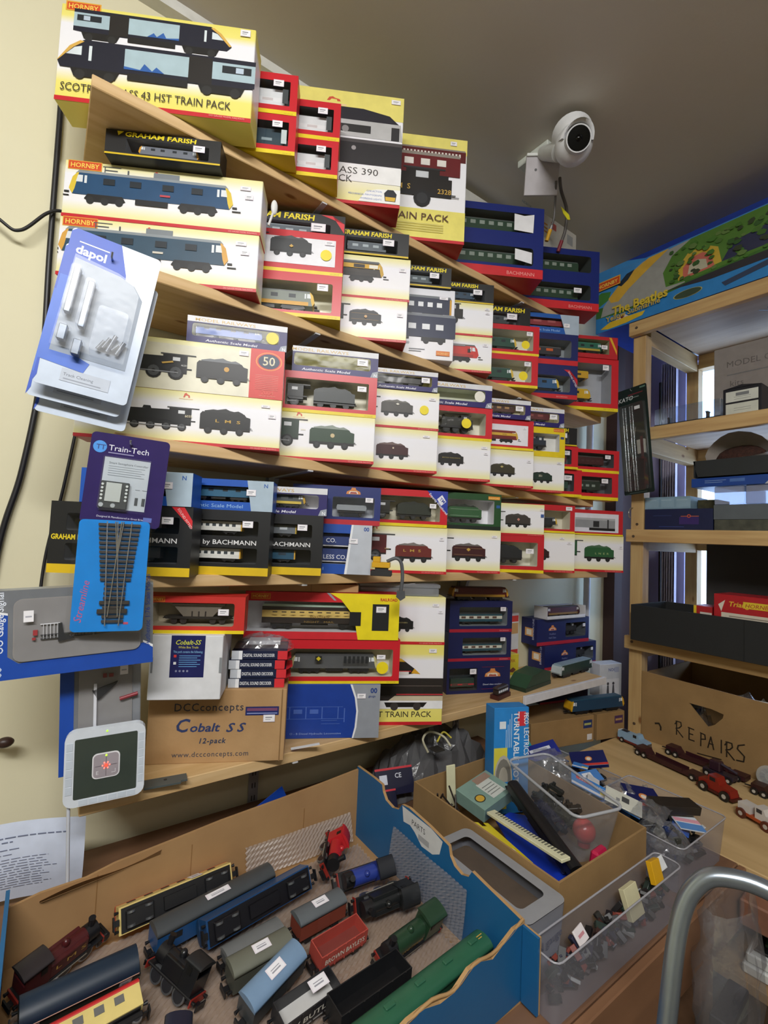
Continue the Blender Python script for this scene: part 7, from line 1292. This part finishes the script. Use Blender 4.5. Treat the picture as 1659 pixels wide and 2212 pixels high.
# grey lidded tub between tray and carton
r = empty('grey_tub', (.66, .57, .7405)); tag(r, 'grey translucent tub squeezed between the tray and the brown carton', 'tub'); a0 = rrect(-.045, .045, -.11, .1, .012); a1 = rrect(-.05, .052, -.116, .105, .014); n = len(a0)
MB().add([(x, y, 0) for x, y in a0] + [(x, y, .1) for x, y in a1], [(i, (i + 1) % n, n + (i + 1) % n, n + i) for i in range(n)] + [list(range(n))], clear('tub_grey', (.6, .61, .64), .06, .3, .55, (.36, .37, .42)), True).build('wall', r)
li = rrect(-.032, .032, -.09, .085, .01); MB().add([(x, y, .101) for x, y in a1] + [(x, y, .101) for x, y in li], [(i, (i + 1) % n, n + (i + 1) % n, n + i) for i in range(n)], M('#8e9094', .4), True).build('rim', r); MB().poly([(x, y, .085) for x, y in li], rough_mat('tub_dark', '#4a4038', '#5a4c40', 20, .7)).build('contents_card', r)
p = Print(lambda a, b, d: (a, -.116 - d, b)); p.text('N gauge', -.02, .05, .018, '#3a4268', ang=.1); p.mb.build('pen_note', r)

# ================================================================ clear bins along the front of the table and their packets
GB = 'packets in the clear bins'
def binbox(label, x0, x1, y0, y1, h, mat=TUB, lean=.008):
    r = empty('clear_bin', ((x0 + x1) / 2, (y0 + y1) / 2, .7405)); tag(r, label, 'bin', 'clear plastic bins on the table'); hx, hy = (x1 - x0) / 2, (y1 - y0) / 2; c0 = rrect(-hx, hx, -hy, hy, .01, 3); c1 = rrect(-hx - lean, hx + lean, -hy - lean, hy + lean, .012, 3); n = len(c0)
    MB().add([(x, y, 0) for x, y in c0] + [(x, y, h) for x, y in c1], [(i, (i + 1) % n, n + (i + 1) % n, n + i) for i in range(n)], mat, True).build('wall', r); MB().poly([(x, y, .001) for x, y in c0], mat).build('base', r); MB().tube([(x, y, h) for x, y in c1] + [(c1[0][0], c1[0][1], h)], .0016, clear('bin_rim', (.8, .8, .84), .2, .2, .5, (.55, .55, .6)), 5).build('rim', r); return r
binbox('long clear bin at the front of the table before the brown carton', .612, .985, .405, .446, .085, lean=.003)
binbox('clear bin beside the brown carton near the bench board', 1.036, 1.232, .425, .62, .09)
binbox('clear bin of packets behind the brown carton by the bench board', 1.065, 1.232, .65, .875, .075)
# cluttered small parts in the front bin
rnd = random.Random(21); m = MB()
for q in range(230):
    x, y, z_ = rnd.uniform(.628, .968), rnd.uniform(.418, .433), .754 + rnd.uniform(.0, .05); s = rnd.uniform(.004, .011); mt = Matrix.Translation((x, y, z_)) @ Euler((rnd.uniform(-1, 1), rnd.uniform(-1, 1), rnd.uniform(0, 3))).to_matrix().to_4x4()
    m.bbox(-s, s, -s * .5, s * .5, -s * .35, s * .35, rnd.choice(['#141416', '#1d1c1e', '#22211f', '#3a2420', '#20302a', '#5a5c5e', '#8a8c8c', '#2a2c40', '#14141c', '#7a3a30']), .0006, mt)
tag(m.build('loose_parts'), 'jumble of small dark model parts filling the long clear front bin', 'model parts', None, 'stuff')
for (bx0, bx1, by0, by1, lab) in ((1.044, 1.218, .44, .606, 'jumble of small dark parts filling the bin beside the brown carton'), (1.08, 1.218, .665, .86, 'jumble of small dark parts filling the bin behind the brown carton')):
    m = MB()
    for q in range(190):
        s = rnd.uniform(.006, .013); mt = Matrix.Translation((rnd.uniform(bx0, bx1), rnd.uniform(by0, by1), rnd.uniform(.756, .796))) @ Euler((rnd.uniform(-1, 1), rnd.uniform(-1, 1), rnd.uniform(0, 3))).to_matrix().to_4x4()
        m.bbox(-s, s, -s * .5, s * .5, -s * .35, s * .35, rnd.choice(['#141416', '#1d1c1e', '#22211f', '#2a3a66', '#20302a', '#5a5c5e', '#6a6c70', '#2a2c40', '#3a3c42']), .0006, mt)
    tag(m.build('loose_parts'), lab, 'model parts', None, 'stuff')
def packet(name, label, x, y, z_, rot, w_, h, col_, prints=(), th=.003, cat='packet', pouch=True):
    o = empty(name, (x, y, z_), tuple(R(q) for q in rot)); tag(o, label, cat, GB); MB().bbox(-w_ / 2, w_ / 2, -h / 2, h / 2, 0, th, col_, .0006).build('card', o); p = Print(lambda a, b, d: (a, b, th + d))
    for q in prints:
        if q[0] == 'r': p.rect(*[a * s for a, s in zip(q[1:5], (w_, w_, h, h))], q[5])
        elif q[0] == 't': p.text(q[1], q[2] * w_, q[3] * h, q[4] * h, q[5], 'c', bold=.015)
        elif q[0] == 'd': p.disc(q[1] * w_, q[2] * h, q[3] * h, q[4])
    if p.mb.f: p.mb.build('card_print', o)
    return o
CRE = [('d', 0, -.05, .16, '#d88a4a'), ('d', 0, -.06, .1, '#e6ded2'), ('r', -.5, .5, -.5, -.36, '#c83a34')]
PEC = [('r', -.4, -.05, .05, .35, '#d8404a'), ('t', 'PECO', -.22, .1, .22, '#f0e8e8'), ('r', -.5, .5, -.5, -.3, '#e8e8f0'), ('r', .1, .5, -.3, -.1, '#dcc83a'), ('t', 'LECTRICS', .22, .12, .2, '#eef2f8')]
WH = [('r', -.35, .1, -.3, .3, '#dfe3ea'), ('r', -.2, .0, -.1, .1, '#8a92a0')]
SP = [('boxed_packet', 'navy packet with an arched crest lying flat by the bench board edge', 1.16, .575, .84, (10, 6, -40), .075, .07, '#161e56', CRE), ('boxed_packet', 'navy packet with an arched crest leaning at the back of the bins', 1.235, .735, .822, (16, -12, -48), .09, .055, '#18225c', CRE), ('blue_packet', 'blue and white lettered packet with a red plate and yellow corner', 1.085, .63, .842, (12, 20, -52), .11, .042, '#3a86d4', PEC),
      ('hang_card', 'white rounded hang card with a dark square mark', 1.075, .545, .846, (10, 14, -62), .075, .05, '#cfd0c4', [('r', -.05, .15, -.1, .25, '#4a4c4e'), ('r', -.2, -.1, -.2, .0, '#8a8c8e')]), ('blue_packet', 'small bright blue packet near the blue toy van', 1.215, .80, .822, (5, 20, 10), .05, .03, '#3a80d0', WH), ('blue_packet', 'small blue packet with white patches in the rear bin', 1.165, .70, .83, (18, -8, -25), .055, .035, '#4a82c8', WH),
      ('blue_packet', 'blue wrapped parts packet deep in the middle bin', 1.12, .47, .818, (30, 10, 20), .045, .035, '#2c5cb4', []), ('white_packet', 'white and blue packet with a pink stripe at the bench board corner', 1.195, .465, .838, (14, 10, -30), .06, .05, '#dfe6ee', [('r', -.5, .5, -.1, .1, '#e0a0b0'), ('r', -.5, .5, -.5, -.15, '#5a8ac8')]), ('white_roll', 'curled white paper strip between the packets', 1.13, .66, .85, (24, 0, 30), .06, .03, '#dcdfe4', []),
      ('silver_pouch', 'clear blue-tinted pouch with a navy label at the rear of the table', 1.15, .81, .815, (24, -16, -30), .1, .05, '#22308a', [('r', -.3, .3, .0, .2, '#dfe4f0')]), ('teal_pouch', 'bright teal plastic pouch behind the tall blue box', 1.2, .925, .79, (40, -10, -20), .08, .07, '#1f9aa8', []), ('black_block', 'black plastic block wrapped in clear film in the middle bin', 1.11, .52, .81, (4, 8, -20), .07, .03, '#16171a', []), ('black_block', 'long dark brown moulded block in the bin beside the bench board', 1.15, .50, .82, (6, 6, -24), .11, .035, '#2a2622', []),
      ('white_packet', 'white price card in the long front bin below the carton', .70, .4255, .812, (48, 0, 8), .028, .02, '#e6e0e2', [('r', -.3, .3, -.1, .1, '#c88a92')]), ('yellow_packet', 'yellow curved part beside the carton corner', 0.925, .4255, .826, (70, 6, 0), .03, .035, '#d8a41a', []), ('cream_packet', 'pale cream rounded part in the long front bin', .845, .4255, .806, (68, 0, 0), .04, .045, '#c9c4a0', []), ('white_packet', 'white slip standing in the long front bin near the yellow part', .955, .4255, .828, (56, 0, 0), .024, .02, '#dfe3e6', [])]
for a in SP:
    t = .018 if a[0] in ('black_block',) else (.01 if a[0] in ('boxed_packet', 'cream_packet', 'yellow_packet', 'teal_pouch') else .003); packet(a[0], a[1], a[2], a[3], a[4], a[5], a[6], a[7], M(a[8], .35), a[9], t)
rnd = random.Random(88)
for q in range(9): packet('blue_packet', 'small blue and white packet heaped on the bins by the bench board', rnd.uniform(1.05, 1.22), rnd.uniform(.46, .86), .822 + .003 * (q % 5), (rnd.uniform(-20, 30), rnd.uniform(-20, 20), rnd.uniform(-80, 80)), rnd.uniform(.035, .06), rnd.uniform(.022, .035), M(rnd.choice(['#3a7cc8', '#2f66b0', '#4a88d0']), .35), WH if q % 2 else PEC[2:4])
for q in range(10):
    o = packet('black_part', 'small black model part lying loose among the bin packets', rnd.uniform(1.05, 1.22), rnd.uniform(.45, .85), .815 + .003 * (q % 5), (rnd.uniform(-20, 20), rnd.uniform(-20, 20), rnd.uniform(-80, 80)), rnd.uniform(.025, .05), rnd.uniform(.012, .022), M('#191a1c', .4), (), .01, 'model part'); o['group'] = 'loose black parts in the bins'; MB().cyl((-.006, -.012, .004), (-.006, .012, .004), .006, '#232427', n=10).build('wheel', o)
for q in range(5): packet('white_packet', 'small white paper tag tucked among the bin packets', rnd.uniform(1.05, 1.22), rnd.uniform(.47, .84), .838 + .002 * q, (rnd.uniform(-30, 30), rnd.uniform(-30, 30), rnd.uniform(-80, 80)), rnd.uniform(.02, .035), rnd.uniform(.014, .02), M('#d9dde2', .5), (), .0012)
for q in range(4):
    o = empty('clear_bag', (rnd.uniform(1.06, 1.2), .50 + .1 * q, .826), (0, 0, rnd.uniform(0, 3))); tag(o, 'small glossy clear pouch spread over the bin packets', 'bag', 'clear pouches on the bins'); crumple(MB(), .085, .06, .022, BAG, 140 + q, 10, 8).build('pouch', o)
for q, (x, y, s, lab) in enumerate(((1.2, .6, .09, 'crumpled clear bag lying by the bench board edge'), (1.14, .77, .11, 'crumpled clear bag in the rear bin'), (1.09, .47, .1, 'crumpled clear bag in the middle bin'), (1.19, .50, .06, 'small white crumpled bag beside the pink striped packet'))):
    o = empty('clear_bag', (x, y, .80 + .002 * q), (0, 0, R(35 * q))); tag(o, lab, 'bag', 'clear bags in the bins'); crumple(MB(), s, s * .8, .05, BAG if q < 3 else M('#b9c2cc', .4), 40 + q, 10, 8).build('bag', o); m = MB(); rnd = random.Random(60 + q)
    for k_ in range(6): m.bbox(-.012 + rnd.uniform(-.3, .3) * s, .012 + rnd.uniform(-.2, .2) * s, -.006, .006, .002 + .004 * k_, .012 + .004 * k_, rnd.choice(['#17181c', '#2a3a66', '#3a3c36']), .001)
    m.build('contents', o)
# grey plastic sheet and black packets behind the brown carton, under the bottom shelf
o = empty('grey_sheet', (.93, 1.02, .742), (0, 0, R(-6))); tag(o, 'dark grey plastic bag slumped against the wall behind the carton', 'bag'); crumple(MB(), .34, .17, .172, clear('grey_bag', (.5, .5, .52), .08, .25, .5, (.2, .2, .21), .6), 77, 16, 10).build('bag', o)
for q, (x, y, z_, rot, w_, h, lab) in enumerate(((.745, .955, .80, (60, 0, -14), .1, .06, 'black packet with a red edge behind the tray corner'), (.682, .93, .775, (60, 0, -14), .09, .05, 'black packet with white marks nearest the tray corner'))):
    packet('black_packet', lab, x, y, z_, rot, w_, h, M('#1a1b34', .3), [('r', -.5, .5, .42, .5, '#c83440'), ('r', -.4, -.2, -.1, .25, '#d0d4e0'), ('t', 'CE', .1, .1, .25, '#d8dae4')], .004)
o = packet('blue_leaflet', 'blue folded leaflet standing between tray and wall', .455, 1.02, .784, (80, -24, 4), .075, .06, M('#173f9c', .3), [('r', -.1, .2, .1, .13, '#8aa4dc')], .001)
packet('wire_coils', 'pale wire and yellow insulation tangled behind the carton', .86, .93, .86, (0, 0, 0), .03, .03, M('#33302c', .5)); o = [q for q in bpy.data.objects if q.name.startswith('wire_coils')][0]
MB().tube(smooth_path([(-.03, 0, 0), (-.04, .01, .03), (-.01, .02, .04), (.02, .0, .03), (.03, -.02, .01)]), .003, '#b9b49a').tube(smooth_path([(.0, 0, .02), (.03, .01, .035), (.05, .0, .02)]), .0025, '#c9bb4a').build('wire', o)
# ================================================================ chrome rail and lower clutter at the right front
CH = M('#9aa4ae', .28, .85); r = empty('chrome_rail', (.5, .25, 0)); tag(r, 'bent chrome tube rail standing before the table', 'rail')
MB().tube([Vector(q) - Vector((.5, .25, 0)) for q in smooth_path([(.40, .25, 0), (.46, .25, .3), (.54, .25, .72), (.58, .25, .89), (.61, .25, .985), (.628, .238, 1.026), (.643, .215, 1.04), (.66, .175, 1.038), (.68, .1, 1.01), (.7, .0, .97)], 8)], .0095, CH, 14).build('tube', r); MB().tube([Vector(q) - Vector((.5, .25, 0)) for q in smooth_path([(.7, .0, .97), (.68, -.02, .6), (.66, -.03, .0)], 8)], .0095, CH, 14).build('rear_leg', r); MB().cyl((-.1, 0, 0), (-.098, 0, .03), .013, '#1c1c1e', n=14).build('rubber_foot', r)
r = empty('lower_board', (1.4, .2, .53)); tag(r, 'tan board on low trestles beneath the bench', 'board'); MB().bbox(-.205, .34, -.5, .5, 0, .02, wood('low_board', '#8d6f4c', '#a08058', 4, 1)).build('board', r)
for x in (-.17, .3): MB().bbox(x - .03, x + .03, -.4, .2, -.53, 0, '#4a3a2c').build('trestle', r)
o = empty('hanging_bag', (.9, .3, .45), (0, 0, R(4))); tag(o, 'large clear plastic bag hanging beyond the chrome rail', 'bag'); v = []; f = []; nx, nz = 14, 12; rnd = random.Random(8)
for j in range(nz + 1):
    for i in range(nx + 1):
        a = 2 * math.pi * i / nx; k_ = .5 + .5 * math.sin(math.pi * (.15 + .7 * j / nz)); v.append((.1 * k_ * math.cos(a) + rnd.uniform(-.008, .008), .045 * k_ * math.sin(a) + rnd.uniform(-.008, .008), .27 * j / nz + .0))
for j in range(nz):
    for i in range(nx): f.append((j * (nx + 1) + i, j * (nx + 1) + (i + 1), (j + 1) * (nx + 1) + (i + 1), (j + 1) * (nx + 1) + i))
MB().add(v, f, BAG, True).build('bag', o); m = MB()
for q in range(7): m.bbox(-.06 + rnd.uniform(0, .06), .02 + rnd.uniform(0, .05), -.015, .015, .008 + .011 * q, .025 + .011 * q, rnd.choice(['#1b1c28', '#2a2c3a', '#3a3a34', '#6a6c60']), .002)
m.build('contents', o); o.location = (1.01, .337, .535)
r = empty('parts_tray', (1.30, .33, .5505), (0, 0, R(6))); tag(r, 'white edged black tray of green boards on the lower board', 'tray'); MB().bbox(-.08, .12, -.1, .06, 0, .02, '#c9ccca', .003).build('lower_tray', r); MB().bbox(-.075, .12, -.1, .055, .0205, .04, '#d2d5d2', .003).build('upper_tray', r); MB().bbox(-.06, .11, -.09, .045, .0405, .046, '#16181a').build('liner', r); MB().bbox(-.04, .1, -.07, .03, .0465, .052, rough_mat('pcb', '#1c3a26', '#2a4a30', 60, .5)).build('circuit_board', r)
o = empty('dark_cube', (1.44, .43, .5505), (0, 0, R(25))); tag(o, 'small black block on the lower board beyond the bag', 'block'); MB().bbox(-.035, .035, -.03, .03, 0, .07, '#121216', .003).build('block', o); MB().bbox(-.02, .02, -.018, .018, .0705, .085, '#16161c', .002).build('knob', o)
o = empty('brown_block', (1.235, .35, .66), (0, 0, R(4))); tag(o, 'reddish brown timber block end beneath the bench board', 'block'); MB().bbox(-.05, .05, -.035, .03, 0, .05, wood('red_block', '#7a5240', '#8a5f4a', 6, 0), .003).build('block', o)
# ================================================================ where the heaped loose pieces come to rest
for n_, p_ in {
    'clear_bag.004': (1.188, 0.576, 0.798), 'clear_bag.005': (1.14, 0.77, 0.798), 'clear_bag.006': (1.09, 0.482, 0.798), 'clear_bag.007': (1.19, 0.5, 0.798),
    'black_block': (1.11, 0.544, 0.8058), 'black_block.001': (1.15, 0.488, 0.8374), 'black_part': (1.1374, 0.7044, 0.8052), 'black_part.001': (1.11, 0.8187, 0.8032),
    'black_part.002': (1.2045, 0.7061, 0.8066), 'black_part.003': (1.1642, 0.7612, 0.7997), 'black_part.004': (1.1639, 0.6751, 0.8019), 'black_part.005': (1.1912, 0.8255, 0.8022),
    'black_part.006': (1.0795, 0.7242, 0.8025), 'black_part.007': (1.1181, 0.5977, 0.8004), 'black_part.008': (1.0531, 0.5396, 0.8042), 'black_part.009': (1.2021, 0.6817, 0.8027),
    'boxed_packet': (1.148, 0.551, 0.8298), 'boxed_packet.001': (1.235, 0.735, 0.8225), 'silver_pouch': (1.162, 0.834, 0.8252), 'blue_packet': (1.085, 0.63, 0.8346),
    'blue_packet.001': (1.203, 0.8, 0.8095), 'blue_packet.002': (1.165, 0.688, 0.8189), 'blue_packet.003': (1.144, 0.47, 0.8101), 'blue_packet.004': (1.0696, 0.5718, 0.807),
    'blue_packet.005': (1.1169, 0.5856, 0.8207), 'blue_packet.006': (1.0737, 0.5495, 0.8317), 'blue_packet.007': (1.0873, 0.8519, 0.8146), 'blue_packet.008': (1.1886, 0.7301, 0.8214),
    'blue_packet.009': (1.0748, 0.5844, 0.8238), 'blue_packet.010': (1.0834, 0.5946, 0.7986), 'blue_packet.011': (1.12, 0.6635, 0.8017), 'blue_packet.012': (1.0576, 0.6037, 0.8024),
    'hang_card': (1.075, 0.557, 0.843), 'white_packet': (1.159, 0.465, 0.8209), 'white_packet.003': (1.1792, 0.7242, 0.8013), 'white_packet.004': (1.1313, 0.5713, 0.8047),
    'white_packet.005': (1.1849, 0.4516, 0.8054), 'white_packet.006': (1.1316, 0.8426, 0.8066), 'white_packet.007': (1.1027, 0.514, 0.8052), 'white_roll': (1.13, 0.66, 0.8239),
    'clear_bag': (1.0806, 0.5, 0.848), 'clear_bag.001': (1.142, 0.6, 0.834), 'clear_bag.002': (1.099, 0.7, 0.806), 'clear_bag.003': (1.1546, 0.8, 0.828),
    'teal_pouch': (1.2, 0.925, 0.7691), 'loco_part': (0.9305, 0.6182, 0.8117), 'loco_part.001': (0.9384, 0.6424, 0.8115), 'loco_part.002': (0.9265, 0.6658, 0.8073),
    'loco_part.003': (0.9066, 0.5981, 0.8135), 'loco_part.004': (0.9641, 0.6582, 0.8105), 'loco_part.005': (0.9726, 0.6682, 0.8178), 'loco_part.006': (0.9377, 0.5958, 0.812),
    'loco_part.007': (0.9371, 0.565, 0.809), 'loco_part.008': (0.9263, 0.6648, 0.8251), 'loco_part.009': (0.9484, 0.6792, 0.8243), 'loco_part.010': (0.9537, 0.6214, 0.8169),
    'loco_part.011': (0.9604, 0.6486, 0.8392), 'loco_part.012': (0.9176, 0.6408, 0.8294), 'loco_part.013': (0.9444, 0.5859, 0.8255), 'loco_part.014': (0.9272, 0.6136, 0.8286),
    'loco_part.015': (0.9092, 0.6023, 0.8365), 'loco_part.016': (0.9057, 0.6214, 0.8085), 'loco_part.017': (0.9416, 0.607, 0.842), 'loco_part.018': (0.9693, 0.6717, 0.8327),
    'loco_part.019': (0.9247, 0.6638, 0.8423), 'loco_part.020': (0.9369, 0.6262, 0.8431), 'loco_part.021': (0.9514, 0.67, 0.8464), 'loco_part.022': (0.9027, 0.5911, 0.8484),
    'loco_part.023': (0.9274, 0.5837, 0.8322), 'loco_part.024': (0.9289, 0.5832, 0.853), 'loco_part.025': (0.9618, 0.6496, 0.8545), 'open_bag': (1.851, 0.585, 1.7109),
}.items(): bpy.data.objects[n_].location = p_
